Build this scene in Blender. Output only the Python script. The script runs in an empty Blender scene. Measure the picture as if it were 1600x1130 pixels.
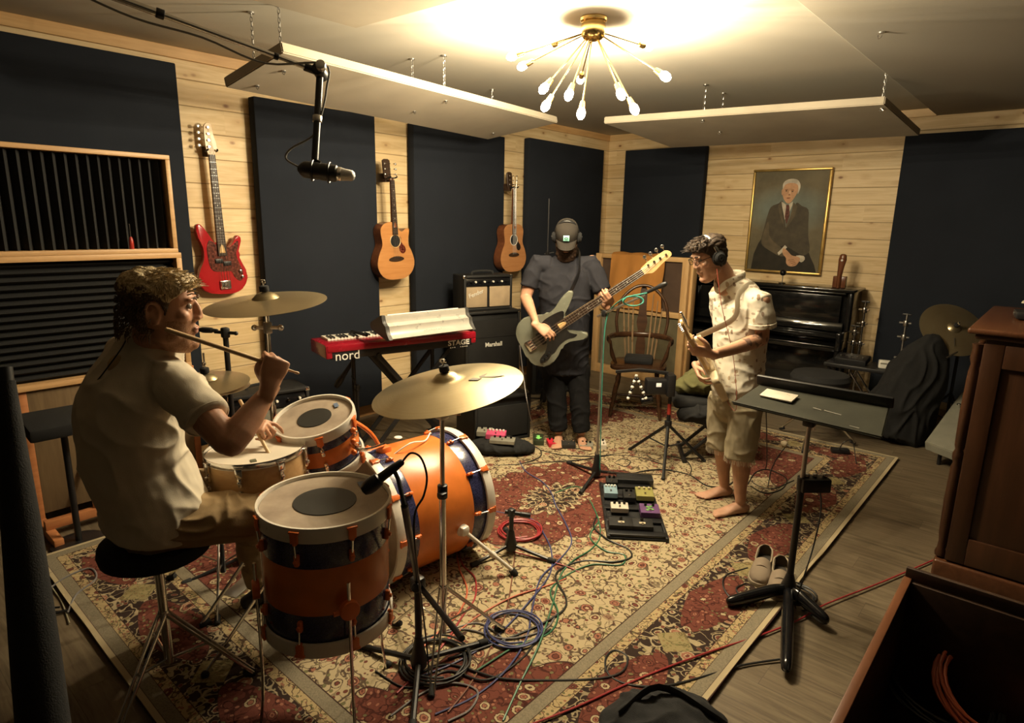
import bpy, bmesh, math, random
from mathutils import Vector, Matrix, Euler, noise
random.seed(7)
R = math.radians
PI = math.pi
SC = bpy.context.scene
COL = SC.collection
V = Vector

# ---------------------------------------------------------------- camera, world, exposure
FPX, CAMH = 983.0, 1.75
PITCH, ROLL, YAW = R(12.64), R(1.07), R(41.15)
_hd = V((-math.sin(YAW), math.cos(YAW), 0)); _hr = V((math.cos(YAW), math.sin(YAW), 0)); _z = V((0, 0, 1))
CF = _hd * math.cos(PITCH) - _z * math.sin(PITCH)
_up = _hd * math.sin(PITCH) + _z * math.cos(PITCH)
CR = _hr * math.cos(ROLL) + _up * math.sin(ROLL)
CU = -_hr * math.sin(ROLL) + _up * math.cos(ROLL)
CO = V((0, 0, CAMH))
cam = bpy.data.cameras.new('camera'); cam_o = bpy.data.objects.new('camera', cam); COL.objects.link(cam_o)
cam.sensor_width = 36; cam.sensor_fit = 'HORIZONTAL'; cam.lens = FPX / 1600 * 36
cam.clip_start = 0.02; cam.clip_end = 60
cam_o.matrix_world = Matrix(((CR.x, CU.x, -CF.x, 0), (CR.y, CU.y, -CF.y, 0), (CR.z, CU.z, -CF.z, CAMH), (0, 0, 0, 1)))
SC.camera = cam_o
w = bpy.data.worlds.new('world'); SC.world = w; w.use_nodes = True
w.node_tree.nodes['Background'].inputs[0].default_value = (0.9, 0.85, 0.7, 1)
w.node_tree.nodes['Background'].inputs[1].default_value = 0.0
SC.view_settings.view_transform = 'Standard'; SC.view_settings.look = 'None'
SC.view_settings.gamma = 1; SC.view_settings.use_curve_mapping = False
SC.view_settings.exposure = 0.7
BULB_WATTS = 19.0
BULB_COLOR = (1.0, 0.85, 0.60)

def ray(px, py): return CF + CR * ((px - 800) / FPX) - CU * ((py - 565) / FPX)
def PD(px, py, d): return CO + ray(px, py) * d                 # point at a camera depth
def PZ(px, py, z=0.0):
    r = ray(px, py); return CO + r * ((z - CAMH) / r.z)
def PYy(px, py, y):
    r = ray(px, py); return CO + r * (y / r.y)
def PXx(px, py, x):
    r = ray(px, py); return CO + r * (x / r.x)

# ---------------------------------------------------------------- node helper
class G:
    def __init__(s, name):
        s.mat = bpy.data.materials.new(name); s.mat.use_nodes = True
        s.nt = s.mat.node_tree; s.bsdf = s.nt.nodes['Principled BSDF']
    def link(s, a, b):
        if hasattr(a, 'links') or hasattr(a, 'is_output'): s.nt.links.new(a, b)
        else:
            if isinstance(a, (tuple, list)) and len(a) == 3 and b.type == 'RGBA': a = (*a, 1)
            b.default_value = a
    def n(s, t, **kw):
        x = s.nt.nodes.new(t)
        for k, v in kw.items(): setattr(x, k, v)
        return x
    def m(s, op, a, b=0.5, c=0.5):
        x = s.n('ShaderNodeMath', operation=op); s.link(a, x.inputs[0]); s.link(b, x.inputs[1]); s.link(c, x.inputs[2]); return x.outputs[0]
    def vm(s, op, a, b=(0, 0, 0), sc=None):
        x = s.n('ShaderNodeVectorMath', operation=op); s.link(a, x.inputs[0]); s.link(b, x.inputs[1])
        if sc is not None: s.link(sc, x.inputs['Scale'])
        return x.outputs[1] if op in ('LENGTH', 'DISTANCE', 'DOT_PRODUCT') else x.outputs[0]
    def obj(s): return s.n('ShaderNodeTexCoord').outputs['Object']
    def pos(s): return s.n('ShaderNodeNewGeometry').outputs['Position']
    def sep(s, v):
        x = s.n('ShaderNodeSeparateXYZ'); s.link(v, x.inputs[0]); return x.outputs
    def comb(s, a, b, c):
        x = s.n('ShaderNodeCombineXYZ'); s.link(a, x.inputs[0]); s.link(b, x.inputs[1]); s.link(c, x.inputs[2]); return x.outputs[0]
    def noise(s, v, scale, detail=3, rough=.5, out=0, dist=0):
        x = s.n('ShaderNodeTexNoise'); s.link(v, x.inputs['Vector']); x.inputs['Scale'].default_value = scale
        x.inputs['Detail'].default_value = detail; x.inputs['Roughness'].default_value = rough; x.inputs['Distortion'].default_value = dist
        return x.outputs[out]
    def vor(s, v, scale, feature='F1', out='Distance', rnd=1.0):
        x = s.n('ShaderNodeTexVoronoi', feature=feature); s.link(v, x.inputs['Vector']); x.inputs['Scale'].default_value = scale
        x.inputs['Randomness'].default_value = rnd
        return x.outputs[out]
    def white(s, v):
        x = s.n('ShaderNodeTexWhiteNoise', noise_dimensions='3D'); s.link(v, x.inputs['Vector']); return x.outputs['Value']
    def mix(s, f, a, b, bt='MIX'):
        x = s.n('ShaderNodeMix', data_type='RGBA', blend_type=bt); s.link(f, x.inputs[0]); s.link(a, x.inputs[6]); s.link(b, x.inputs[7]); return x.outputs[2]
    def ramp(s, f, stops, interp='LINEAR'):
        x = s.n('ShaderNodeValToRGB'); x.color_ramp.interpolation = interp; s.link(f, x.inputs[0]); e = x.color_ramp.elements
        while len(e) < len(stops): e.new(0.5)
        for i, (p, c) in enumerate(stops):
            e[i].position = p; e[i].color = (*c, 1) if len(c) == 3 else c
        return x.outputs[0]
    def mr(s, v, a, b, c=0.0, d=1.0):
        x = s.n('ShaderNodeMapRange'); s.link(v, x.inputs[0]); x.inputs[1].default_value = a; x.inputs[2].default_value = b
        x.inputs[3].default_value = c; x.inputs[4].default_value = d; return x.outputs[0]
    def bump(s, h, strength=.3, dist=.01):
        x = s.n('ShaderNodeBump'); s.link(h, x.inputs['Height']); x.inputs['Strength'].default_value = strength
        x.inputs['Distance'].default_value = dist; s.nt.links.new(x.outputs[0], s.bsdf.inputs['Normal'])
    def set(s, color=None, rough=None, metal=None, spec=None, **kw):
        I = s.bsdf.inputs
        if color is not None: s.link(color, I['Base Color'])
        if rough is not None: s.link(rough, I['Roughness'])
        if metal is not None: s.link(metal, I['Metallic'])
        if spec is not None: s.link(spec, I['Specular IOR Level'])
        for k, v in kw.items(): s.link(v, I[k.replace('_', ' ')])
        return s.mat

_M = {}
def mat(name, col, rough=.5, metal=0.0, var=.12, scale=12, bump=0.0, bscale=200, spec=.5, **kw):
    """procedural material: base colour broken up by noise, optional fine bump"""
    if name in _M: return _M[name]
    g = G(name); o = g.obj()
    nz = g.noise(o, scale, 4)
    c = g.mix(g.mr(nz, .3, .7), tuple(x * (1 - var) for x in col), tuple(min(1, x * (1 + var)) for x in col))
    rr = g.mr(nz, .2, .8, max(0, rough - .06), min(1, rough + .06))
    g.set(c, rr, metal, spec, **kw)
    if bump: g.bump(g.noise(o, bscale, 2), bump, .003)
    _M[name] = g.mat; return g.mat

def emis(name, col, st):
    g = G(name); g.set(col, .4); g.bsdf.inputs['Emission Color'].default_value = (*col, 1); g.bsdf.inputs['Emission Strength'].default_value = st
    return g.mat

def wood(name, c1, c2, axis=0, scale=1.0, rough=.45, knots=False, spec=.4):
    if name in _M: return _M[name]
    g = G(name); o = g.obj(); sx = [18, 18, 18]; sx[axis] = 1.6
    v = g.vm('MULTIPLY', o, tuple(q * scale for q in sx))
    nz = g.noise(v, 1.5, 5, .6, dist=.6); n2 = g.noise(v, 6, 3)
    f = g.m('ADD', g.m('MULTIPLY', nz, .8), g.m('MULTIPLY', n2, .25))
    c = g.ramp(f, [(.3, c1), (.7, c2)])
    g.set(c, rough, spec=spec); g.bump(f, .15, .002)
    _M[name] = g.mat; return g.mat

# ---------------------------------------------------------------- mesh builder
def frame(t, ref=None):
    t = t.normalized()
    if ref is None: ref = V((0, 0, 1)) if abs(t.z) < .92 else V((1, 0, 0))
    a = ref - t * ref.dot(t)
    if a.length < 1e-5: a = V((1, 0, 0)) - t * t.x
    a.normalize(); return a, t.cross(a)

def crom(pts, k=6, closed=False):
    pts = [V(p) for p in pts]; n = len(pts); out = []
    if n < 3: return pts
    rng = range(n if closed else n - 1)
    for i in rng:
        p0 = pts[(i - 1) % n] if closed or i > 0 else pts[0] * 2 - pts[1]
        p1 = pts[i]; p2 = pts[(i + 1) % n]
        p3 = pts[(i + 2) % n] if closed or i + 2 < n else pts[-1] * 2 - pts[-2]
        for j in range(k):
            t = j / k
            out.append(.5 * ((2 * p1) + (p2 - p0) * t + (2 * p0 - 5 * p1 + 4 * p2 - p3) * t * t + (3 * p1 - p0 - 3 * p2 + p3) * t ** 3))
    if not closed: out.append(pts[-1])
    return out

def to_m(loc=(0, 0, 0), rot=(0, 0, 0), s=1):
    return Matrix.Translation(V(loc)) @ Euler(rot).to_matrix().to_4x4() @ Matrix.Diagonal((s, s, s, 1))

def axis_m(origin, zdir, xref=None):
    """matrix whose local Z runs along zdir (local X as near xref as can be)"""
    z = V(zdir).normalized(); a, b = frame(z, V(xref) if xref is not None else None)
    return Matrix(((a.x, b.x, z.x, origin[0]), (a.y, b.y, z.y, origin[1]), (a.z, b.z, z.z, origin[2]), (0, 0, 0, 1)))

class MB:
    def __init__(s, M=None): s.bm = bmesh.new(); s.M = M or Matrix(); s.mi = 0
    def vs(s, pts): return [s.bm.verts.new(s.M @ V(p)) for p in pts]
    def f(s, vs):
        try: fa = s.bm.faces.new(vs); fa.material_index = s.mi; return fa
        except ValueError: return None
    def box(s, c, sz, rot=None, bev=0.0, seg=2):
        c = V(c); Rm = rot.to_matrix() if isinstance(rot, Euler) else (rot.to_3x3() if rot is not None else Matrix.Identity(3))
        h = V(sz) / 2; P = []
        for z in (-1, 1):
            for x, y in ((-1, -1), (1, -1), (1, 1), (-1, 1)): P.append(c + Rm @ V((x * h.x, y * h.y, z * h.z)))
        v = s.vs(P); fs = [s.f([v[i] for i in q]) for q in ((3, 2, 1, 0), (4, 5, 6, 7), (0, 1, 5, 4), (1, 2, 6, 5), (2, 3, 7, 6), (3, 0, 4, 7))]
        if bev > 0:
            es = list({e for fa in fs for e in fa.edges})
            r = bmesh.ops.bevel(s.bm, geom=es, offset=min(bev, min(sz) * .45), segments=seg, profile=.5, affect='EDGES')
            for fa in r['faces']: fa.material_index = s.mi
        return s
    def ring(s, c, a, b, rx, ry, n, e=1.0):
        P = []
        for i in range(n):
            t = 2 * PI * i / n; ct, st = math.cos(t), math.sin(t)
            if e != 1.0: ct = math.copysign(abs(ct) ** e, ct); st = math.copysign(abs(st) ** e, st)
            P.append(c + a * (rx * ct) + b * (ry * st))
        return s.vs(P)
    def skinrings(s, rs, cap0=True, cap1=True, closed=False):
        n = len(rs[0]); prs = list(zip(rs, rs[1:])) + ([(rs[-1], rs[0])] if closed else [])
        for A, B in prs:
            for i in range(n): s.f([A[i], A[(i + 1) % n], B[(i + 1) % n], B[i]])
        if not closed:
            if cap0: s.f(rs[0][::-1])
            if cap1: s.f(rs[-1])
    def tube(s, pts, r, n=8, k=0, closed=False, flat=1.0, ref=None, cap=True):
        pts = [V(p) for p in pts]
        rr = list(r) if isinstance(r, (list, tuple)) else [r] * len(pts)
        if k:
            q = [V((x, 0, 0)) for x in rr]; rr = [v.x for v in crom(q, k, closed)]; pts = crom(pts, k, closed)
        rs = []; a = None; L = len(pts)
        for i, p in enumerate(pts):
            t = (pts[(i + 1) % L] - pts[i - 1]) if closed else (pts[min(i + 1, L - 1)] - pts[max(i - 1, 0)])
            if t.length < 1e-9: t = V((0, 0, 1))
            a, b = frame(t, a if (a is not None and ref is None) else ref)
            rs.append(s.ring(p, a, b, rr[i], rr[i] * flat, n))
        s.skinrings(rs, cap, cap, closed); return s
    def cyl(s, a, b, r, n=16, r2=None, bev=0):
        a, b = V(a), V(b)
        if bev:
            d = (b - a).normalized(); r2 = r if r2 is None else r2
            return s.tube([a, a + d * bev * .3, a + d * bev, b - d * bev, b - d * bev * .3, b], [r - bev, r - bev * .3, r, r2, r2 - bev * .3, r2 - bev], n)
        return s.tube([a, b], [r, r if r2 is None else r2], n)
    def lathe(s, prof, n=24, M=None, closed=False):
        M = M or Matrix(); rs = []
        for r, z in prof:
            rs.append(s.vs([M @ V((max(r, 1e-4) * math.cos(2 * PI * i / n), max(r, 1e-4) * math.sin(2 * PI * i / n), z)) for i in range(n)]))
        s.skinrings(rs, True, True, closed); return s
    def loft(s, st, ref=None, n=20, e=1.0, round_ends=0.0):
        """st: (point, rx, ry); rx along ref, ry across it"""
        st = [(V(p), x, y) for p, x, y in st]; L = len(st)
        if round_ends:
            p0, x0, y0 = st[0]; d = (st[0][0] - st[1][0]).normalized(); rr = min(x0, y0) * round_ends
            pre = [(p0 + d * rr, x0 * .25, y0 * .25), (p0 + d * rr * .8, x0 * .65, y0 * .65), (p0 + d * rr * .4, x0 * .9, y0 * .9)]
            p1, x1, y1 = st[-1]; d = (st[-1][0] - st[-2][0]).normalized(); rr = min(x1, y1) * round_ends
            post = [(p1 + d * rr * .4, x1 * .9, y1 * .9), (p1 + d * rr * .8, x1 * .65, y1 * .65), (p1 + d * rr, x1 * .25, y1 * .25)]
            st = pre + st + post; L = len(st)
        rs = []; pa = None
        for i, (p, x, y) in enumerate(st):
            t = st[min(i + 1, L - 1)][0] - st[max(i - 1, 0)][0]
            a, b = frame(t, ref if ref is not None else pa); pa = a; rs.append(s.ring(p, a, b, x, y, n, e))
        s.skinrings(rs); return s
    def ell(s, c, r, rot=None, n=16, m=10):
        c = V(c); r = (r, r, r) if isinstance(r, (int, float)) else r
        Rm = (rot.to_matrix() if isinstance(rot, Euler) else rot.to_3x3()) if rot is not None else Matrix.Identity(3)
        rs = []
        for j in range(m + 1):
            ph = PI * j / m; sr = max(math.sin(ph), .02)
            rs.append(s.vs([c + Rm @ V((r[0] * sr * math.cos(2 * PI * i / n), r[1] * sr * math.sin(2 * PI * i / n), -r[2] * math.cos(ph))) for i in range(n)]))
        s.skinrings(rs); return s
    def prism(s, poly, h, M=None, bev=0.0, seg=2):
        """outline in local XY extruded along local Z from 0 to h"""
        M = M or Matrix(); A = s.vs([M @ V((x, y, 0)) for x, y in poly]); B = s.vs([M @ V((x, y, h)) for x, y in poly]); n = len(poly)
        fs = [s.f(A[::-1]), s.f(B)] + [s.f([A[i], A[(i + 1) % n], B[(i + 1) % n], B[i]]) for i in range(n)]
        fs = [q for q in fs if q]
        if bev:
            es = list({e for q in fs[:2] for e in q.edges})
            r = bmesh.ops.bevel(s.bm, geom=es, offset=bev, segments=seg, profile=.5, affect='EDGES')
            for fa in r['faces']: fa.material_index = s.mi
        return s
    def grid(s, fn, nu, nv, th=0.0):
        """open sheet from fn(u,v); th gives it a second side"""
        P = [[V(fn(i / nu, j / nv)) for i in range(nu + 1)] for j in range(nv + 1)]
        A = [s.vs(r) for r in P]
        for j in range(nv):
            for i in range(nu): s.f([A[j][i], A[j][i + 1], A[j + 1][i + 1], A[j + 1][i]])
        if th:
            B = []
            for j in range(nv + 1):
                row = []
                for i in range(nu + 1):
                    du = P[j][min(i + 1, nu)] - P[j][max(i - 1, 0)]; dv = P[min(j + 1, nv)][i] - P[max(j - 1, 0)][i]
                    nn = du.cross(dv); nn = nn.normalized() if nn.length > 1e-9 else V((0, 0, 1)); row.append(P[j][i] - nn * th)
                B.append(s.vs(row))
            for j in range(nv):
                for i in range(nu): s.f([B[j + 1][i], B[j + 1][i + 1], B[j][i + 1], B[j][i]])
            for i in range(nu):
                s.f([A[0][i + 1], A[0][i], B[0][i], B[0][i + 1]]); s.f([A[nv][i], A[nv][i + 1], B[nv][i + 1], B[nv][i]])
            for j in range(nv):
                s.f([A[j][0], A[j + 1][0], B[j + 1][0], B[j][0]]); s.f([A[j + 1][nu], A[j][nu], B[j][nu], B[j + 1][nu]])
        return s
    def build(s, name, ms, parent=None, smooth=True, ang=38, world=True, remesh=0, sm=0, sculpt=None, origin=None, post=None):
        bm = s.bm
        bmesh.ops.recalc_face_normals(bm, faces=bm.faces)
        me = bpy.data.meshes.new(name); bm.to_mesh(me); bm.free()
        ms = ms if isinstance(ms, (list, tuple)) else [ms]
        if remesh:
            tmp = bpy.data.objects.new('tmp', me); COL.objects.link(tmp)
            md = tmp.modifiers.new('r', 'REMESH'); md.mode = 'VOXEL'; md.voxel_size = remesh; md.adaptivity = 0
            if sm:
                q = tmp.modifiers.new('s', 'SMOOTH'); q.factor = .6; q.iterations = sm
            dg = bpy.context.evaluated_depsgraph_get(); dg.update()
            me2 = bpy.data.meshes.new_from_object(tmp.evaluated_get(dg)); bpy.data.objects.remove(tmp); bpy.data.meshes.remove(me); me = me2; me.name = name
            if sculpt: me.vertices.foreach_set('co', sculpt(me)); me.update()
            me.materials.clear()
        for m_ in ms: me.materials.append(m_)
        if post: post(me)
        if smooth:
            me.polygons.foreach_set('use_smooth', [True] * len(me.polygons))
            if not remesh:
                bm = bmesh.new(); bm.from_mesh(me)
                for e in bm.edges:
                    if len(e.link_faces) == 2 and e.calc_face_angle(0) > R(ang): e.smooth = False
                bm.to_mesh(me); bm.free()
        o = bpy.data.objects.new(name, me); COL.objects.link(o)
        if parent is not None:
            o.parent = parent
            if world: me.transform(ROOT[parent.name].inverted())
            ROOT[o.name] = ROOT[parent.name]
        else:
            if world:
                if origin is None:
                    xs = [v.co for v in me.vertices]
                    origin = V((sum(v.x for v in xs) / len(xs), sum(v.y for v in xs) / len(xs), min(v.z for v in xs)))
                me.transform(Matrix.Translation(-V(origin))); o.location = origin
            ROOT[o.name] = Matrix.Translation(o.location)
        return o
ROOT = {}
def tag(o, label, cat, group=None, kind=None):
    if label: o['label'] = label
    if cat: o['category'] = cat
    if group: o['group'] = group
    if kind: o['kind'] = kind
    return o
def thing(name, label, cat, loc=(0, 0, 0), rotz=0.0, group=None, M=None):
    o = bpy.data.objects.new(name, None); COL.objects.link(o); o.empty_display_size = .1
    M = M if M is not None else Matrix.Translation(V(loc)) @ Matrix.Rotation(rotz, 4, 'Z')
    o.matrix_world = M; ROOT[o.name] = M.copy(); return tag(o, label, cat, group)
def struct(o): o['kind'] = 'structure'; return o
def dup(root, M, label=None, group=None):
    r = root.copy(); COL.objects.link(r); r.matrix_world = M; ROOT[r.name] = M.copy()
    if label: r['label'] = label
    if group: r['group'] = group
    def kids(a, b):
        for ch in [c for c in COL.objects if c.parent == a]:
            c = ch.copy(); COL.objects.link(c); c.parent = b; kids(ch, c)
    kids(root, r); return r
def txt(s, size, M, name, m, parent, depth=.002, bold=False, sx=1.0):
    cu = bpy.data.curves.new(name, 'FONT'); cu.body = s; cu.size = size; cu.extrude = depth; cu.align_x = 'CENTER'; cu.align_y = 'CENTER'
    if bold: cu.offset = size * .025
    cu.resolution_u = 3
    t = bpy.data.objects.new('tmp', cu); COL.objects.link(t)
    dg = bpy.context.evaluated_depsgraph_get(); dg.update()
    me = bpy.data.meshes.new_from_object(t.evaluated_get(dg)); bpy.data.objects.remove(t); me.name = name
    me.materials.clear(); me.materials.append(m); me.transform(M @ Matrix.Diagonal((sx, 1, 1, 1)))
    o = bpy.data.objects.new(name, me); COL.objects.link(o); o.parent = parent; me.transform(ROOT[parent.name].inverted()); ROOT[o.name] = ROOT[parent.name]
    return o
# ================================================================= materials shared
BLK = mat('black_plastic', (.009, .009, .010), .42, var=.2)
BLKG = mat('black_gloss', (.006, .006, .007), .12, var=.1)
BLKC = mat('black_cloth', (.0065, .0065, .007), .9, bump=.4, bscale=300)
CHR = mat('chrome', (.75, .74, .72), .18, 1.0, var=.06)
STL = mat('brushed_steel', (.5, .49, .47), .35, 1.0, var=.1)
BRS = mat('brass', (.72, .5, .2), .25, 1.0, var=.1)
RUB = mat('rubber', (.01, .01, .01), .8)
WHT = mat('white_paint', (.75, .73, .66), .45, var=.06)

def shiplap():
    g = G('pine_shiplap'); p = g.pos(); s = g.sep(p)
    u = g.m('ADD', s[0], s[1]); z = g.m('DIVIDE', g.m('ADD', s[2], .02), .165)
    row = g.m('FLOOR', z); fr = g.m('SUBTRACT', z, row)
    seg = g.m('FLOOR', g.m('ADD', g.m('DIVIDE', u, 1.9), g.m('MULTIPLY', row, .377)))
    rnd = g.white(g.comb(row, seg, 1.0))
    v = g.comb(g.m('MULTIPLY', u, 1.2), g.m('ADD', g.m('MULTIPLY', s[2], 16), g.m('MULTIPLY', rnd, 40)), rnd)
    gr = g.noise(v, 1.6, 5, .6, dist=.8)
    c = g.ramp(gr, [(.3, (.56, .40, .20)), (.55, (.72, .555, .32)), (.8, (.80, .65, .41))])
    c = g.mix(g.m('MULTIPLY', rnd, .28), c, (.50, .31, .13))
    kv = g.comb(g.m('MULTIPLY', u, 4.2), g.m('MULTIPLY', s[2], 7.3), g.m('MULTIPLY', row, .71))
    kd = g.vor(kv, 1.0, rnd=1.0)
    k = g.mr(kd, .05, .12, 1, 0); halo = g.mr(kd, .08, .3, .35, 0)
    c = g.mix(halo, c, (.42, .22, .08)); c = g.mix(g.m('MULTIPLY', k, .85), c, (.17, .06, .02))
    gap = g.m('ADD', g.mr(fr, 0, .03, 1, 0), g.mr(fr, .97, 1, 0, 1))
    c = g.mix(g.m('MULTIPLY', gap, .75), c, (.10, .05, .02))
    g.set(c, .5, spec=.35); g.bump(g.m('SUBTRACT', g.m('MULTIPLY', gr, .1), gap), .5, .004); return g.mat
SHIP = shiplap()

def floorwood():
    g = G('floor_planks'); s = g.sep(g.pos())
    y = g.m('DIVIDE', s[1], .15); row = g.m('FLOOR', y); fr = g.m('SUBTRACT', y, row)
    xx = g.m('ADD', g.m('DIVIDE', s[0], 1.2), g.m('MULTIPLY', row, .37)); seg = g.m('FLOOR', xx); fx = g.m('SUBTRACT', xx, seg)
    rnd = g.white(g.comb(row, seg, 3.0))
    v = g.comb(g.m('MULTIPLY', s[0], 2.2), g.m('ADD', g.m('MULTIPLY', s[1], 26), g.m('MULTIPLY', rnd, 30)), rnd)
    gr = g.noise(v, 1.3, 6, .65, dist=.7)
    c = g.ramp(gr, [(.28, (.060, .044, .027)), (.5, (.14, .108, .068)), (.75, (.22, .175, .115))])
    c = g.mix(g.m('MULTIPLY', rnd, .35), c, (.13, .095, .06))
    gap = g.m('MAXIMUM', g.mr(fr, 0, .018, 1, 0), g.mr(fx, 0, .003, 1, 0))
    c = g.mix(g.m('MULTIPLY', gap, .7), c, (.03, .02, .012))
    g.set(c, g.mr(gr, .2, .8, .55, .4), spec=.35); g.bump(g.m('SUBTRACT', g.m('MULTIPLY', gr, .3), gap), .25, .002); return g.mat

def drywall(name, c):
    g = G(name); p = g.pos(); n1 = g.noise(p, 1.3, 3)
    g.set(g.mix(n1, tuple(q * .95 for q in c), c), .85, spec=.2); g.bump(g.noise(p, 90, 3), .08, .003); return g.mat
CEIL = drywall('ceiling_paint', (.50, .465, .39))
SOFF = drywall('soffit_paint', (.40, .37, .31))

def fabric(name, c, sc=380):
    g = G(name); p = g.obj(); n1 = g.noise(p, 2.5, 3); n2 = g.noise(p, sc, 2)
    g.set(g.mix(n1, tuple(q * .8 for q in c), tuple(q * 1.2 for q in c)), .95, spec=.12); g.bump(n2, .35, .002); return g.mat
NAVY = fabric('navy_burlap', (.017, .020, .027))
TAN = fabric('cloud_fabric', (.40, .35, .27))
PINE = wood('pine_trim', (.55, .36, .16), (.70, .50, .26), 0)
PINEY = wood('pine_frame', (.50, .28, .11), (.66, .42, .19), 1)
PINEZ = wood('pine_post', (.50, .29, .12), (.66, .43, .20), 2)
FOAM = mat('acoustic_foam', (.010, .010, .010), .95, bump=.3, bscale=120)

# ================================================================= room shell
X0, X1, Y0, Y1, ZC = -4.58, 2.6, -2.2, 7.02, 2.806
ZS, XS = 2.74, -1.115
def SZ(z): return 1.75 + (z - 1.75) * 1.2
def wallbox(name, c, sz, m):
    b = MB(); b.box(c, sz); return struct(b.build(name, m, smooth=False))
wallbox('floor', ((X0 + X1) / 2, (Y0 + Y1) / 2, -.05), (X1 - X0 + .2, Y1 - Y0 + .2, .1), floorwood())
wallbox('ceiling', ((X0 + X1) / 2, (Y0 + Y1) / 2, ZC + .05), (X1 - X0 + .2, Y1 - Y0 + .2, .1), CEIL)
wallbox('wall_left', (X0 - .05, (Y0 + Y1) / 2, ZC / 2), (.1, Y1 - Y0 + .2, ZC), SHIP)
wallbox('wall_back', ((X0 + X1) / 2, Y1 + .05, ZC / 2), (X1 - X0, .1, ZC), SHIP)
DKW = fabric('unseen_wall_bounce_cut', (.035, .032, .030))  # dark covering added to the two unseen walls to cut bounced light
wallbox('wall_right', (X1 + .05, (Y0 + Y1) / 2, ZC / 2), (.1, Y1 - Y0 + .2, ZC), DKW)
wallbox('wall_front', ((X0 + X1) / 2, Y0 - .05, ZC / 2), (X1 - X0, .1, ZC), DKW)
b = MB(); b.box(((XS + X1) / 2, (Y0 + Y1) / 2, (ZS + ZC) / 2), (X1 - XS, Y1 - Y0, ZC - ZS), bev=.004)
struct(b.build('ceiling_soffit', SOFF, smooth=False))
b = MB(); b.box((X0 + .008, (Y0 + Y1) / 2, .06), (.016, Y1 - Y0, .12), bev=.004); struct(b.build('baseboard_left', PINEY, smooth=False))
b = MB(); b.box(((X0 + X1) / 2, Y1 - .008, .06), (X1 - X0, .016, .12), bev=.004); struct(b.build('baseboard_back', PINE, smooth=False))
# step under the plank band on both walls
b = MB(); b.box((X0 + .012, (Y0 + Y1) / 2, ZC - .035), (.024, Y1 - Y0, .07), bev=.003); struct(b.build('trim_1', PINEY, smooth=False))
b = MB(); b.box(((X0 + XS) / 2, Y1 - .012, ZC - .035), (XS - X0, .024, .07), bev=.003); struct(b.build('trim_2', PINE, smooth=False))

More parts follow.
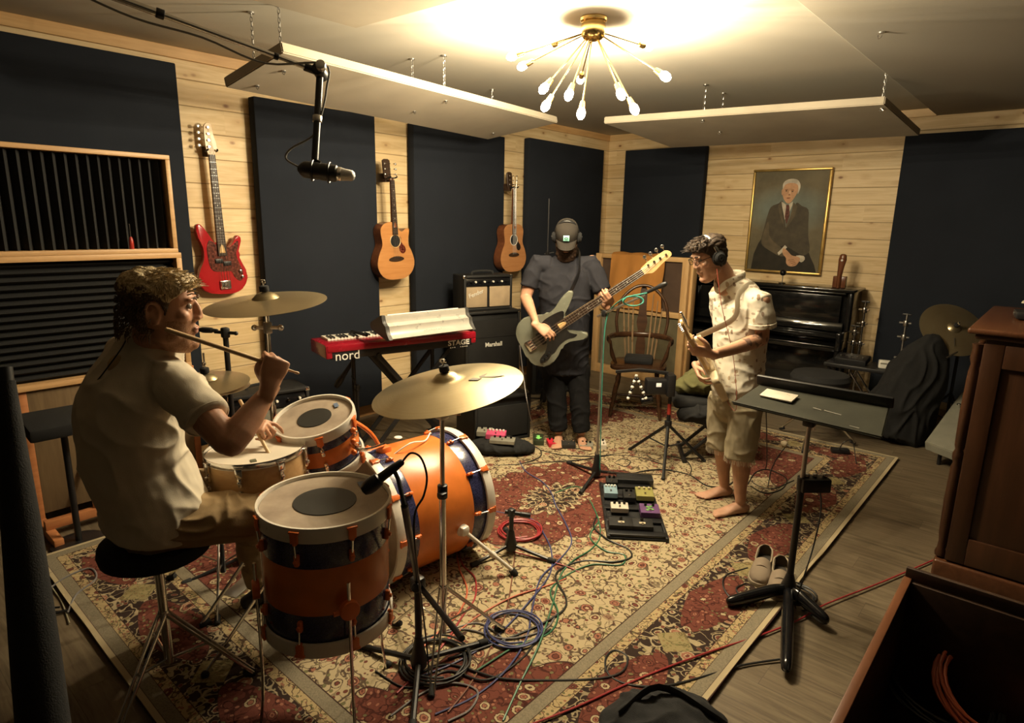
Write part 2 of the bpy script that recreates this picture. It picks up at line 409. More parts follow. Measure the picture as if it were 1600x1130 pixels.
# ================================================================= rug
RX0, RX1, RY0, RY1 = -3.74, -.76, .60, 5.42
def rugmat():
    g = G('oriental_rug'); o = g.obj(); s = g.sep(o)
    hx, hy = (RX1 - RX0) / 2, (RY1 - RY0) / 2
    wv = g.noise(o, 3.0, 2, out=1); wo = g.vm('ADD', o, g.vm('SCALE', g.vm('SUBTRACT', wv, (.5, .5, .5)), sc=.12))
    ax, ay = g.m('ABSOLUTE', s[0]), g.m('ABSOLUTE', s[1])
    d = g.m('MINIMUM', g.m('SUBTRACT', hx, ax), g.m('SUBTRACT', hy, ay))
    # vine and flower pattern: outlines of cells, curls, and blossoms in concentric rings
    def floral(sc, ground, line, c1, c2, c3):
        w2 = g.vm('ADD', wo, g.vm('SCALE', g.vm('SUBTRACT', g.noise(o, sc * 1.3, 2, out=1), (.5, .5, .5)), sc=.6 / sc))
        f = g.vor(wo, sc); cc = g.sep(g.vor(wo, sc, out='Color'))
        n1 = g.noise(w2, sc * .75, 1.5); n3 = g.noise(g.vm('ADD', w2, (7, 3, 1)), sc * 1.1, 1)
        e = g.m('MULTIPLY', g.m('ABSOLUTE', g.m('SUBTRACT', n1, .5)), 2.2); e2 = g.m('MULTIPLY', g.m('ABSOLUTE', g.m('SUBTRACT', n3, .52)), 2.2)
        f2 = g.vor(wo, sc * 2.6); cc2 = g.sep(g.vor(wo, sc * 2.6, out='Color'))
        c = g.mix(g.mr(e2, .025, .045, .6, 0), ground, line)
        c = g.mix(g.mr(e, .03, .05, .85, 0), c, line)
        leaf = g.m('MULTIPLY', g.mr(f2, .26, .30, 1, 0), g.mr(cc2[0], .15, .16, 0, 1))
        lc = g.mix(g.mr(cc2[1], .5, .51), c2, c3)
        c = g.mix(g.mr(f2, .30, .34, .7, 0), c, line); c = g.mix(leaf, c, lc)
        big = g.mr(cc[0], .30, .31, 0, 1)
        wob = g.m('ADD', f, g.m('MULTIPLY', g.noise(wo, sc * 9, 1), .12))
        c = g.mix(g.m('MULTIPLY', g.mr(wob, .42, .44, 1, 0), big), c, line)
        c = g.mix(g.m('MULTIPLY', g.mr(wob, .38, .40, 1, 0), big), c, g.mix(g.mr(cc[1], .5, .51), c1, ground))
        c = g.mix(g.m('MULTIPLY', g.mr(wob, .27, .29, 1, 0), big), c, line)
        c = g.mix(g.m('MULTIPLY', g.mr(wob, .23, .25, 1, 0), big), c, g.mix(g.mr(cc[2], .5, .51), c3, c1))
        c = g.mix(g.m('MULTIPLY', g.mr(wob, .15, .16, 1, 0), big), c, ground)
        return c
    CRM = (.43, .35, .215); DRK = (.045, .022, .018); RED = (.150, .048, .034); PNK = (.30, .13, .085); GRN = (.16, .15, .07); BLU = (.10, .09, .10)
    field = floral(14, CRM, DRK, PNK, GRN, RED)
    redf = floral(15, RED, (.05, .015, .012), CRM, GRN, PNK)
    dark = floral(12.0, (.035, .022, .018), CRM, PNK, (.24, .20, .10), RED)
    guard = floral(20.0, (.42, .32, .17), DRK, RED, GRN, PNK)
    grey = g.mix(g.noise(o, 160, 2), (.11, .095, .07), (.34, .29, .20))
    # medallion with lobes and pendants, corner spandrels
    r = g.m('SQRT', g.m('ADD', g.m('POWER', g.m('DIVIDE', s[0], .62), 2.0), g.m('POWER', g.m('DIVIDE', s[1], .95), 2.0)))
    th = g.m('ARCTAN2', s[1], s[0]); rl = g.m('SUBTRACT', r, g.m('MULTIPLY', g.m('ABSOLUTE', g.m('SINE', g.m('MULTIPLY', th, 8.0))), .10))
    cx, cy = g.m('SUBTRACT', hx - .48, ax), g.m('SUBTRACT', hy - .48, ay)
    rc = g.m('SQRT', g.m('ADD', g.m('POWER', g.m('DIVIDE', cx, .62), 2.0), g.m('POWER', g.m('DIVIDE', cy, .9), 2.0)))
    tc = g.m('ARCTAN2', cy, cx); rc = g.m('SUBTRACT', rc, g.m('MULTIPLY', g.m('ABSOLUTE', g.m('SINE', g.m('MULTIPLY', tc, 9.0))), .12))
    c = field
    def region(c, q, th, inner):
        c = g.mix(g.mr(q, th + .012, th + .02, 1, 0), c, DRK)
        return g.mix(g.mr(q, th, th + .008, 1, 0), c, inner)
    c = region(c, rc, .70, redf); c = region(c, rl, .66, redf); c = region(c, rl, .20, field); c = region(c, rl, .14, dark)
    # border with cartouches
    al = g.m('DIVIDE', g.mix(g.mr(g.m('SUBTRACT', g.m('SUBTRACT', hx, ax), g.m('SUBTRACT', hy, ay)), -.001, .001), s[1], s[0]), .78)
    fa = g.m('ABSOLUTE', g.m('SUBTRACT', g.m('FRACT', al), .5)); db = g.m('ABSOLUTE', g.m('DIVIDE', g.m('SUBTRACT', d, .245), .125))
    cart = g.m('ADD', g.m('MULTIPLY', fa, 2.6), g.m('POWER', db, 2.0)); 
    cart2 = g.m('ADD', g.m('MULTIPLY', g.m('SUBTRACT', .5, fa), 5.5), g.m('MULTIPLY', db, .9))
    bd = region(dark, cart, .95, redf); bd = region(bd, cart2, .62, g.mix(.4, (.20, .18, .08), guard))
    def band(c, lo, hi, col): 
        m1 = g.m('MULTIPLY', g.mr(d, lo - .001, lo + .001), g.mr(d, hi - .001, hi + .001, 1, 0)); return g.mix(m1, c, col)
    c = band(c, -.1, .48, DRK)
    for lo, hi, col in ((.0, .022, (.46, .38, .24)), (.024, .072, grey), (.074, .115, guard), (.118, .375, bd), (.378, .42, guard), (.423, .475, grey)): c = band(c, lo, hi, col)
    pile = g.noise(o, 420, 2); c = g.mix(g.m('MULTIPLY', pile, .35), c, g.mix(.5, c, (.02, .015, .01)))
    g.set(c, .95, spec=.1); g.bump(pile, .4, .004); return g.mat
cxr, cyr = (RX0 + RX1) / 2, (RY0 + RY1) / 2
b = MB()
def rugf(u, v):
    x = RX0 + (RX1 - RX0) * u; y = RY0 + (RY1 - RY0) * v
    ed = min(1, min(u, 1 - u, v, 1 - v) * 30)
    z = .012 + .004 * noise.noise(V((x * 1.5, y * 1.5, 0))) * ed
    x += .018 * noise.noise(V((y * 1.7, 3.1, 0))) * (1 if u > .5 else .3)
    y += .015 * noise.noise(V((x * 2.1, 9.1, 0)))
    return (x, y, z)
b.grid(rugf, 60, 90, th=-.009)
rug = tag(b.build('rug', rugmat(), origin=(cxr, cyr, 0)), 'large cream and red oriental rug with dark floral border on the plank floor', 'rug')

# ================================================================= acoustic panels
def panel(axis, a0, a1, z0, z1, label, grp, y0=None):
    a0, a1, z0, z1 = a0 * 1.2, a1 * 1.2, .13, SZ(z1)
    T = thing('wall_absorber', label, 'acoustic panel', (X0, (a0 + a1) / 2, z0) if axis == 'x' else ((a0 + a1) / 2, Y1, z0), 0, grp)
    b = MB(); th = .085
    c = (X0 + .027 + th / 2, (a0 + a1) / 2, (z0 + z1) / 2) if axis == 'x' else ((a0 + a1) / 2, Y1 - .027 - th / 2, (z0 + z1) / 2)
    sz = (th, a1 - a0, z1 - z0) if axis == 'x' else (a1 - a0, th, z1 - z0)
    b.box(c, sz, bev=.008); b.build('fabric_panel', NAVY, T)
    for q in (-.35, .35):
        for zz in (.15, .85):
            b = MB(); z = z0 + (z1 - z0) * zz; m_ = (a0 + a1) / 2 + q * (a1 - a0)
            b.box((X0 + .013, m_, z), (.026, .08, .12)) if axis == 'x' else b.box((m_, Y1 - .013, z), (.08, .026, .12))
            b.build('mounting_block', BLK, T)
panel('x', -1.2, 1.51, .14, 2.53, 'dark navy fabric wall panel behind the black foam frames at far left', 'navy acoustic panels')
panel('x', 1.93, 2.79, .14, 2.43, 'dark navy fabric wall panel between the red bass and the first acoustic guitar', 'navy acoustic panels')
panel('x', 3.13, 4.12, .14, 2.43, 'dark navy fabric wall panel between the two acoustic guitars', 'navy acoustic panels')
panel('x', 4.45, 5.62, .14, 2.46, 'dark navy fabric wall panel behind the capped bassist, next to the room corner', 'navy acoustic panels')
panel('y', -3.56, -2.70, .14, 2.46, 'dark navy fabric wall panel behind the draped cabinet, right of the room corner', 'navy acoustic panels')
panel('y', -1.10, 1.2, .14, 2.44, 'wide dark navy fabric wall panel to the right of the piano', 'navy acoustic panels')

# ================================================================= ceiling clouds
def cloud(P, th, label, hooks):
    """P: four bottom corners"""
    P = [V(p) for p in P]; n = (P[1] - P[0]).cross(P[3] - P[0]).normalized()
    if n.z < 0: n = -n
    c = sum(P, V()) / 4
    T = thing('ceiling_cloud', label, 'ceiling cloud', c, 0, 'hung ceiling clouds')
    b = MB(); A = b.vs(P); B = b.vs([p + n * th for p in P])
    fs = [b.f(A[::-1]), b.f(B)] + [b.f([A[i], A[(i + 1) % 4], B[(i + 1) % 4], B[i]]) for i in range(4)]
    bmesh.ops.bevel(b.bm, geom=list(b.bm.edges), offset=.006, segments=2, affect='EDGES')
    b.build('fabric_cloud', TAN, T)
    for (u, v) in hooks:
        p = P[0].lerp(P[1], u).lerp(P[3].lerp(P[2], u), v); t = p + n * th
        b = MB(); b.cyl(p - n * .006, p, .012, 10); b.tube([p - n * .004, p - n * .016 + V((.012, 0, 0)), p - n * .02, p - n * .012 - V((.014, 0, 0))], .0025, 6)
        b.build('eye_bolt', STL, T)
        b = MB(); zt = (ZS if t.x > XS else ZC); k = 0; z = t.z
        while z < zt - .012:
            a = V((.006, 0, 0)) if k % 2 else V((0, .006, 0)); m_ = V((t.x, t.y, z + .012))
            b.tube([m_ - a + V((0, 0, -.009)), m_ + V((0, 0, -.014)), m_ + a + V((0, 0, -.009)), m_ + a + V((0, 0, .009)), m_ + V((0, 0, .014)), m_ - a + V((0, 0, .009))], .0022, 5, closed=True); z += .022; k += 1
        b.cyl((t.x, t.y, zt - .008), (t.x, t.y, zt), .018, 10); b.build('hanging_chain', STL, T)
def zz(px, py, z): return PZ(px, py, z)
cloud([zz(442, 82, 2.53), zz(872, 192, 2.554), zz(762, 218, 2.434), zz(352, 137, 2.416)], .054, 'tan fabric ceiling cloud hung tilted over the left wall above the keyboard', [(.05, .35), (.5, .15), (.5, .6), (.93, .75), (.05, .8)])
cloud([zz(943, 193, 2.554), zz(1382, 163, 2.554), zz(1437, 212, 2.446), zz(1050, 231, 2.452)], .054, 'tan fabric ceiling cloud hung tilted over the piano and portrait', [(.38, .1), (.98, .1), (.35, .5)])
cloud([(-3.02, 2.16, 2.722), (-1.5, 2.23, 2.722), (-1.5, -.5, 2.722), (-3.1, -.55, 2.722)], .045, 'tan fabric ceiling cloud close under the ceiling nearest the drummer', [(.8, .3)])
hk = thing('ceiling_hook', 'small steel hook screwed into the lower ceiling at upper right', 'hook', PZ(1378, 50, ZS))
p = PZ(1378, 50, ZS); b = MB(); b.cyl(p - V((0, 0, .006)), p, .016, 12); b.build('hook_plate', STL, hk)
b = MB(); b.tube([p, p - V((0, 0, .02)), p - V((.014, 0, .03)), p - V((.014, .006, .014))], .003, 6, k=3); b.build('hook_wire', CHR, hk)

# ================================================================= chandelier
HUB = PZ(927, 47, 2.745)
CH = thing('chandelier', 'brass sputnik ceiling light with glowing bulbs on thin arms', 'ceiling light', (HUB.x, HUB.y, ZC))
b = MB(); b.lathe([(.0, 0), (.070, 0), (.073, -.006), (.070, -.018), (.062, -.024), (0, -.026)], 28, Matrix.Translation((HUB.x, HUB.y, ZC))); b.build('canopy', BRS, CH)
b = MB(); b.lathe([(.058, .042), (.064, .03), (.066, .0), (.062, -.028), (.048, -.045), (.02, -.054), (0, -.055)], 28, Matrix.Translation(HUB)); b.build('hub', BRS, CH)
g = G('bulb_glass'); nt_ = g.nt; tr = g.n('ShaderNodeBsdfTransparent'); em = g.n('ShaderNodeEmission'); ad = g.n('ShaderNodeAddShader')
tr.inputs[0].default_value = (.95, .93, .88, 1); em.inputs[0].default_value = (1, .9, .68, 1); em.inputs[1].default_value = 14.0
nt_.links.new(tr.outputs[0], ad.inputs[0]); nt_.links.new(em.outputs[0], ad.inputs[1]); nt_.links.new(ad.outputs[0], nt_.nodes['Material Output'].inputs['Surface']); BG = g.mat
bulbs = [(862, 44, .33, 1), (801, 88, .36, 1), (817, 103, .36, 1), (850, 138, .36, -1), (853, 165, .40, -1), (889, 148, .34, -1), (907, 124, .38, 1), (908, 177, .40, -1), (970, 147, .36, -1), (991, 170, .42, -1), (1039, 119, .42, -1), (1012, 73, .33, 1)]
for (bx, by, L, side) in bulbs:
    L *= 1.2; r = ray(bx, by); oc = CO - HUB; A = r.dot(r); B = 2 * oc.dot(r); Cc = oc.dot(oc) - L * L
    D = B * B - 4 * A * Cc
    while D < 0: L += .02; Cc = oc.dot(oc) - L * L; D = B * B - 4 * A * Cc
    t = (-B + side * math.sqrt(D)) / (2 * A); p = CO + r * t
    if p.z > ZC - .06: p.z = ZC - .06
    d = (p - HUB).normalized(); ln = (p - HUB).length
    b = MB(); b.cyl(HUB + d * .03, HUB + d * (ln - .06), .004, 8); ar = b.build('arm', BRS, CH)
    b = MB(); b.lathe([(.004, 0), (.013, .003), (.0165, .030), (.0165, .044), (.0145, .044), (.0145, .038)], 14, axis_m(HUB + d * (ln - .068), d)); b.build('bulb_socket', BRS, ar)
    b = MB(); b.lathe([(.006, 0), (.014, .004), (.0205, .018), (.0230, .034), (.0205, .050), (.012, .063), (.001, .068)], 16, axis_m(HUB + d * (ln - .032), d)); b.build('light_bulb', BG, ar)
    ld = bpy.data.lights.new('bulb_light', 'POINT'); ld.energy = BULB_WATTS; ld.color = BULB_COLOR; ld.shadow_soft_size = .007
    lo = bpy.data.objects.new('bulb_light', ld); COL.objects.link(lo); lo.parent = ar; lo.location = ROOT[CH.name].inverted() @ (HUB + d * (ln + .002))
# ================================================================= gobos with foam at far left
OAK = wood('oak_edge', (.42, .24, .10), (.58, .36, .17), 1)
OAKR = wood('red_oak', (.36, .13, .05), (.50, .21, .08), 1)
PLY = wood('brown_plywood', (.13, .085, .045), (.20, .135, .07), 2)
def foamsheet(b, x, y0, y1, z0, z1, vertical, pitch, dep):
    """convoluted foam: a row of soft wedges standing out along +x"""
    n = int(round(((y1 - y0) if vertical else (z1 - z0)) / pitch)); prof = []
    for i in range(n):
        for t, h in ((0, 0), (.25, .55), (.5, 1), (.75, .55)): prof.append(((i + t) / n, h))
    prof.append((1, 0))
    for (t0, h0), (t1, h1) in zip(prof, prof[1:]):
        if vertical:
            a, c = y0 + (y1 - y0) * t0, y0 + (y1 - y0) * t1
            v = b.vs([(x + h0 * dep, a, z0), (x + h1 * dep, c, z0), (x + h1 * dep, c, z1), (x + h0 * dep, a, z1)])
        else:
            a, c = z0 + (z1 - z0) * t0, z0 + (z1 - z0) * t1
            v = b.vs([(x + h0 * dep, y0, a), (x + h0 * dep, y1, a), (x + h1 * dep, y1, c), (x + h1 * dep, y0, c)])
        b.f(v)
    bmesh.ops.remove_doubles(b.bm, verts=b.bm.verts, dist=1e-5)
def gobo(label, y0, y1, z0, z1, x, vertical, fw):
    T = thing('foam_baffle', label, 'acoustic baffle', (x, (y0 + y1) / 2, z0), 0, 'wood framed foam baffles')
    d = .11
    for nm, c, sz in (('top_rail', (x, (y0 + y1) / 2, z1 - fw / 2), (d, y1 - y0, fw)), ('bottom_rail', (x, (y0 + y1) / 2, z0 + fw / 2), (d, y1 - y0, fw)),
                      ('stile', (x, y1 - fw / 2, (z0 + z1) / 2), (d * .98, fw, z1 - z0 - 2 * fw)), ('stile', (x, y0 + fw / 2, (z0 + z1) / 2), (d * .98, fw, z1 - z0 - 2 * fw))):
        b = MB(); b.box(c, sz, bev=.003); b.build(nm, OAK, T)
    b = MB(); b.box((x - d / 2 + .008, (y0 + y1) / 2, (z0 + z1) / 2), (.012, y1 - y0 - fw, z1 - z0 - fw)); b.build('backing_board', PLY, T)
    b = MB(); foamsheet(b, x - d / 2 + .02, y0 + fw, y1 - fw, z0 + fw, z1 - fw, vertical, .052 if vertical else .042, .045); b.build('foam_wedges', FOAM, T, smooth=True, ang=60)
    return T
gobo('upper oak framed foam baffle with upright ridges at far left', -.35, 1.585, 1.52, 2.09, -4.17, True, .026)
GL = gobo('lower oak framed foam baffle with level ridges, behind the drummer', -.35, 1.60, .80, 1.52, -4.17, False, .032)
T = thing('plywood_stand', 'brown plywood board on a reddish oak foot under the lower foam baffle', 'stand', (-4.17, 1.15, 0))
b = MB(); b.box((-4.15, 1.16, .44), (.018, .84, .72), bev=.002); b.build('board', PLY, T)
for y in (.72, 1.60):
    b = MB(); b.box((-4.17, y, .41), (.06, .04, .78), bev=.003); b.build('post', OAKR, T)
    b = MB(); b.box((-4.05, y, .025), (.5, .045, .05), bev=.004); b.build('foot', OAKR, T)
b = MB(); b.box((-3.98, 1.16, .075), (.045, .92, .05), bev=.004); b.build('cross_rail', OAKR, T)
b = MB(); b.tube([(-3.97, .95, .10), (-4.13, .97, .36)], .017, 4); b.build('brace', OAKR, T)
# screwdriver standing on the ledge between the baffles
p = V((-4.135, 1.335, 1.541))
T = thing('screwdriver', 'small red handled screwdriver standing on the rail between the foam baffles', 'screwdriver', p)
b = MB(); b.lathe([(.009, .0), (.013, .006), (.013, .05), (.010, .065), (.006, .075)], 12, Matrix.Translation(p)); b.build('handle', mat('red_plastic', (.35, .03, .02), .3), T)
b = MB(); b.lathe([(.003, .073), (.003, .14), (.0035, .147), (.001, .15)], 8, Matrix.Translation(p)); b.build('blade', CHR, T)

# ================================================================= guitars
REDP = mat('red_lacquer', (.33, .010, .014), .18, var=.08)
TORT = mat('tortoise_guard', (.09, .02, .012), .25, var=.7, scale=60)
ROSE = wood('rosewood', (.025, .013, .008), (.05, .028, .016), 1, rough=.4)
MAPLE = wood('maple', (.52, .33, .14), (.66, .45, .21), 1, rough=.3)
SPRU = wood('spruce_top', (.40, .17, .055), (.52, .25, .09), 1, rough=.2)
SPRU2 = wood('aged_spruce', (.36, .16, .06), (.46, .22, .09), 1, rough=.25)
MAHO = wood('mahogany', (.10, .035, .015), (.17, .06, .025), 1, rough=.2)
INLAY = mat('pearl', (.7, .68, .6), .3)
BASS_OUT = [(0, 0), (.09, .008), (.155, .06), (.168, .14), (.135, .22), (.118, .28), (.138, .345), (.148, .39), (.118, .405), (.085, .355), (.045, .318), (.032, .33), (-.03, .35), (-.05, .37), (-.085, .43), (-.125, .488), (-.158, .475), (-.152, .41), (-.125, .33), (-.128, .25), (-.165, .17), (-.178, .09), (-.13, .022)]
JAZZ_OUT = [(-.02, 0), (.07, -.012), (.15, .02), (.185, .09), (.165, .17), (.128, .235), (.125, .30), (.15, .36), (.165, .41), (.135, .425), (.09, .37), (.045, .33), (.032, .34), (-.03, .36), (-.05, .38), (-.085, .44), (-.13, .50), (-.16, .487), (-.15, .42), (-.118, .34), (-.115, .27), (-.15, .20), (-.178, .12), (-.15, .045), (-.09, .01)]
STRAT_OUT = [(0, 0), (.08, .008), (.145, .05), (.155, .12), (.122, .19), (.108, .25), (.13, .31), (.145, .36), (.115, .37), (.075, .325), (.04, .29), (.028, .30), (-.028, .32), (-.05, .335), (-.085, .38), (-.12, .425), (-.148, .41), (-.14, .35), (-.115, .28), (-.118, .21), (-.15, .14), (-.158, .07), (-.11, .018)]
def outline(pts, k=4): return [(p.x, p.y) for p in crom([V((x, y, 0)) for x, y in pts], k, True)]
def inset(poly, f, c): return [(c[0] + (x - c[0]) * f, c[1] + (y - c[1]) * f) for x, y in poly]
def electric(T, M, out, bodym, guardm, boardm, headm, scale, nstr, bass=True, pick=((0, .2),), guard=None):
    th = .042
    b = MB(M); b.prism(outline(out), th, Matrix.Translation((0, 0, -th)), bev=.009, seg=3); bo = b.build('body', bodym, T)
    b = MB(M); b.prism(outline(guard, 3), .0025, bev=.0008, seg=1); b.build('pickguard', guardm, T)
    yb = .085; yn = yb + scale; y0 = max(y for x, y in out if abs(x) < .04 and y > .2) - .03; w0, w1 = (.031, .021) if bass else (.028, .021)
    b = MB(M); b.loft([((0, y0 - .03, -.004), .022, w0), ((0, y0 + .05, -.006), .016, w0 * .98), ((0, yn - .02, -.003), .012, w1), ((0, yn, -.003), .012, w1)], ref=M.to_3x3() @ V((0, 0, 1)) if False else V((0, 0, 1)), n=14)
    b.build('neck', headm, T)
    b = MB(M); A = [(w0 * 1.0, y0 - .05), (w1, yn), (-w1, yn), (-w0, y0 - .05)]; b.prism(A, .012 , bev=.001, seg=1); b.mi = 1
    for i in range(1, 21):
        y = yb + scale / (2 ** (i / 12))
        if y < y0 - .045: break
        t = (y - y0) / (yn - y0); wd = w0 + (w1 - w0) * t; b.box((0, y, .0125), (wd * 2, .0011, .0016))
    b.mi = 2
    for i in (3, 5, 7, 9, 12, 15):
        y = yb + scale / (2 ** ((i - .5) / 12)); b.cyl((0, y, .011), (0, y, .0126), .0038, 10)
    b.build('fretboard', [boardm, STL, INLAY], T)
    b = MB(M); L = .20 if bass else .17
    hp = [(w1, yn - .005), (w1 + .004, yn + .02), (w1 + .018, yn + .04), (w1 + .02, yn + .06), (w1 + .006, yn + L * .55), (w1 - .002, yn + L * .8), (.012, yn + L), (-.012, yn + L + .004), (-.032, yn + L * .93), (-.036, yn + L * .8), (-.036, yn + L * .3), (-w1 - .006, yn + .02), (-w1, yn - .005)]
    b.prism(outline(hp, 2), .014, Matrix.Translation((0, 0, -.006)), bev=.002, seg=1); hd = b.build('headstock', headm, T)
    for i in range(nstr):
        t = i / (nstr - 1); ty = yn + L * (.25 + .62 * t); tx = -.018 + .006 * t
        b = MB(M); b.cyl((tx, ty, .006), (tx, ty, .022), .0075 if bass else .0045, 10); b.cyl((tx, ty, -.012), (tx - .055, ty + .006, -.012), .003, 6)
        b.cyl((tx - .052, ty + .006, -.018), (tx - .052, ty + .006, -.006), .0125 if bass else .008, 10, bev=.002); b.build('tuning_peg', CHR, T)
    for q in pick:
        b = MB(M); b.box((q[0], q[1], .006), (q[2] if len(q) > 2 else .10, .018 if not bass else .030, .012), bev=.003); b.build('pickup', BLK if bass else WHT, T)
    b = MB(M); b.box((0, yb - .02, .006), (.075, .06 if bass else .04, .010), bev=.002)
    for i in range(nstr): b.cyl((-.03 + .06 * i / (nstr - 1), yb - .03, .014), (-.03 + .06 * i / (nstr - 1), yb + .005, .014), .006, 8)
    b.build('bridge', CHR, T)
    for i in range(nstr):
        t = i / (nstr - 1) * 2 - 1
        b = MB(M); b.tube([(t * .029, yb, .021), (t * w1 * .8, yn, .015), (-.018 + .003 * (t + 1), yn + L * (.25 + .31 * (t + 1)), .016)], .0011 if bass else .0007, 5); b.build('string', STL, T)
    return T
BG_ = [(.03, .33), (.05, .325), (.08, .34), (.12, .37), (.12, .33), (.10, .28), (.115, .21), (.135, .16), (.13, .10), (.105, .085), (.07, .12), (.05, .16), (-.05, .16), (-.09, .19), (-.10, .26), (-.10, .33), (-.08, .38), (-.045, .36), (-.03, .345)]
MW_ = lambda y, z, tilt=0, x=-4.50: Matrix(((0, 0, 1, x), (1, 0, 0, y), (0, 1, 0, z), (0, 0, 0, 1))) @ Matrix.Rotation(tilt, 4, 'Z')
def hanger(T, M, yy):
    b = MB(M); zb = -4.58 - M.translation.x; b.box((0, yy, zb / 2 - .03), (.05, .07, -zb - .05), bev=.004); b.build('wall_plate', ROSE, T)
    b = MB(M); b.tube([(0, yy, -.06), (0, yy, -.03), (-.03, yy - .005, -.02), (-.034, yy, .02), (-.03, yy + .008, .03)], .006, 8, k=3); b.tube([(0, yy, -.03), (.03, yy - .005, -.02), (.034, yy, .02), (.03, yy + .008, .03)], .006, 8, k=3); b.build('yoke', BLK, T)
M = MW_(2.03, 1.20, R(1.5))
T = thing('bass_guitar', 'red electric bass with dark tortoise pickguard hanging on the pine wall', 'bass guitar', M=Matrix.Translation(M.translation))
electric(T, M, BASS_OUT, REDP, TORT, ROSE, MAPLE, .864, 4, True, ((-.028, .235, .055), (.028, .215, .055)), BG_); hanger(T, M, .975)
for kx, ky in ((.118, .155), (.128, .115)):
    b = MB(M); b.cyl((kx, ky, .002), (kx, ky, .016), .010, 12, bev=.002); b.build('knob', CHR, T)

def acoustic(M, label, topm, cut, guardm, y0h=.975):
    T = thing('acoustic_guitar', label, 'acoustic guitar', M=Matrix.Translation(M.translation), group='acoustic guitars hung on the wall')
    R_ = [(0, 0), (.09, .006), (.165, .05), (.198, .13), (.178, .215), (.142, .285), (.138, .33)]
    R2 = [(.150, .38), (.155, .42), (.120, .425), (.075, .40), (.04, .425), (.028, .455)] if cut else [(.148, .39), (.142, .44), (.10, .475), (.03, .485)]
    L_ = [(-.03, .485), (-.10, .475), (-.142, .44), (-.148, .39), (-.138, .33), (-.142, .285), (-.178, .215), (-.198, .13), (-.165, .05), (-.09, .006)]
    po = outline(R_ + R2 + L_, 4)
    b = MB(M); b.prism(po, .098, Matrix.Translation((0, 0, -.1)), bev=.003, seg=2); b.build('body', MAHO, T)
    b = MB(M); b.prism(po, .003, Matrix.Translation((0, 0, -.002)), bev=.001, seg=1); tp = b.build('soundboard', topm, T)
    b = MB(M); b.cyl((0, .325, .0005), (0, .325, .0016), .050, 36); b.build('soundhole', BLKC, T)
    b = MB(M); b.tube([(.055 * math.cos(a * PI / 18), .325 + .055 * math.sin(a * PI / 18), .0018) for a in range(36)], .0035, 6, closed=True); b.build('rosette', INLAY if not cut else MAPLE, T)
    b = MB(M); b.prism(outline([(.035, .37), (.06, .35), (.065, .31), (.10, .27), (.105, .235), (.075, .215), (.045, .235), (.035, .275), (.052, .31), (.05, .345)], 3), .0022, Matrix.Translation((0, 0, .001))); b.build('pickguard', guardm, T)
    b = MB(M); b.prism(outline([(-.075, .165), (-.03, .155), (.03, .155), (.075, .165), (.075, .18), (.03, .195), (-.03, .195), (-.075, .18)], 2), .009, Matrix.Translation((0, 0, .001)), bev=.002, seg=1); b.box((0, .182, .012), (.07, .003, .004)); b.build('bridge', ROSE, T)
    yn = .182 + .645
    b = MB(M); b.loft([((0, .44, -.012), .03, .027), ((0, .50, -.01), .018, .026), ((0, yn - .02, -.004), .012, .021), ((0, yn + .01, -.006), .012, .021)], ref=V((0, 0, 1)), n=14); b.build('neck', MAHO, T)
    b = MB(M); b.prism([(.028, .378), (.021, yn), (-.021, yn), (-.028, .378)], .008, Matrix.Translation((0, 0, .002)), bev=.001, seg=1); b.mi = 1
    for i in range(1, 20): y = .182 + .645 / (2 ** (i / 12)); b.box((0, y, .0105), (.044, .0012, .0014))
    b.mi = 2
    for i in (3, 5, 7, 9, 12): y = .182 + .645 / (2 ** ((i - .5) / 12)); b.cyl((0, y, .0095), (0, y, .0106), .0034, 8)
    b.build('fretboard', [ROSE, STL, INLAY], T)
    b = MB(M); b.prism([(.021, yn), (.036, yn + .03), (.038, yn + .16), (.02, yn + .172), (-.02, yn + .172), (-.038, yn + .16), (-.036, yn + .03), (-.021, yn)], .014, Matrix.Translation((0, 0, -.008)) @ Matrix.Rotation(R(-4), 4, 'X'), bev=.002, seg=1); b.build('headstock', ROSE, T)
    for s in (-1, 1):
        for i in range(3):
            ty = yn + .045 + .042 * i; b = MB(M); b.cyl((s * .025, ty, .0), (s * .025, ty, .018), .004, 8); b.cyl((s * .036, ty, -.01), (s * .056, ty, -.01), .003, 6); b.ell((s * .056, ty, -.01), (.007, .0095, .005)); b.build('tuning_peg', CHR, T)
    for i in range(6):
        t = i / 5 * 2 - 1; b = MB(M); b.tube([(t * .027, .18, .014), (t * .018, yn, .012), ((-1 if t < 0 else 1) * .025, yn + .045 + .042 * (2 - min(i, 5 - i)), .014)], .0006, 4); b.build('string', STL, T)
    hanger(T, M, yn + .02); return T
acoustic(MW_(3.46, 1.235, R(2.5), -4.36), 'acoustic guitar with a cutaway hanging between two navy panels', SPRU, True, TORT)
acoustic(MW_(4.97, 1.23, R(1), -4.345), 'acoustic guitar hanging beside the bassist, crossed by a thin stand pole', SPRU2, False, BLK)

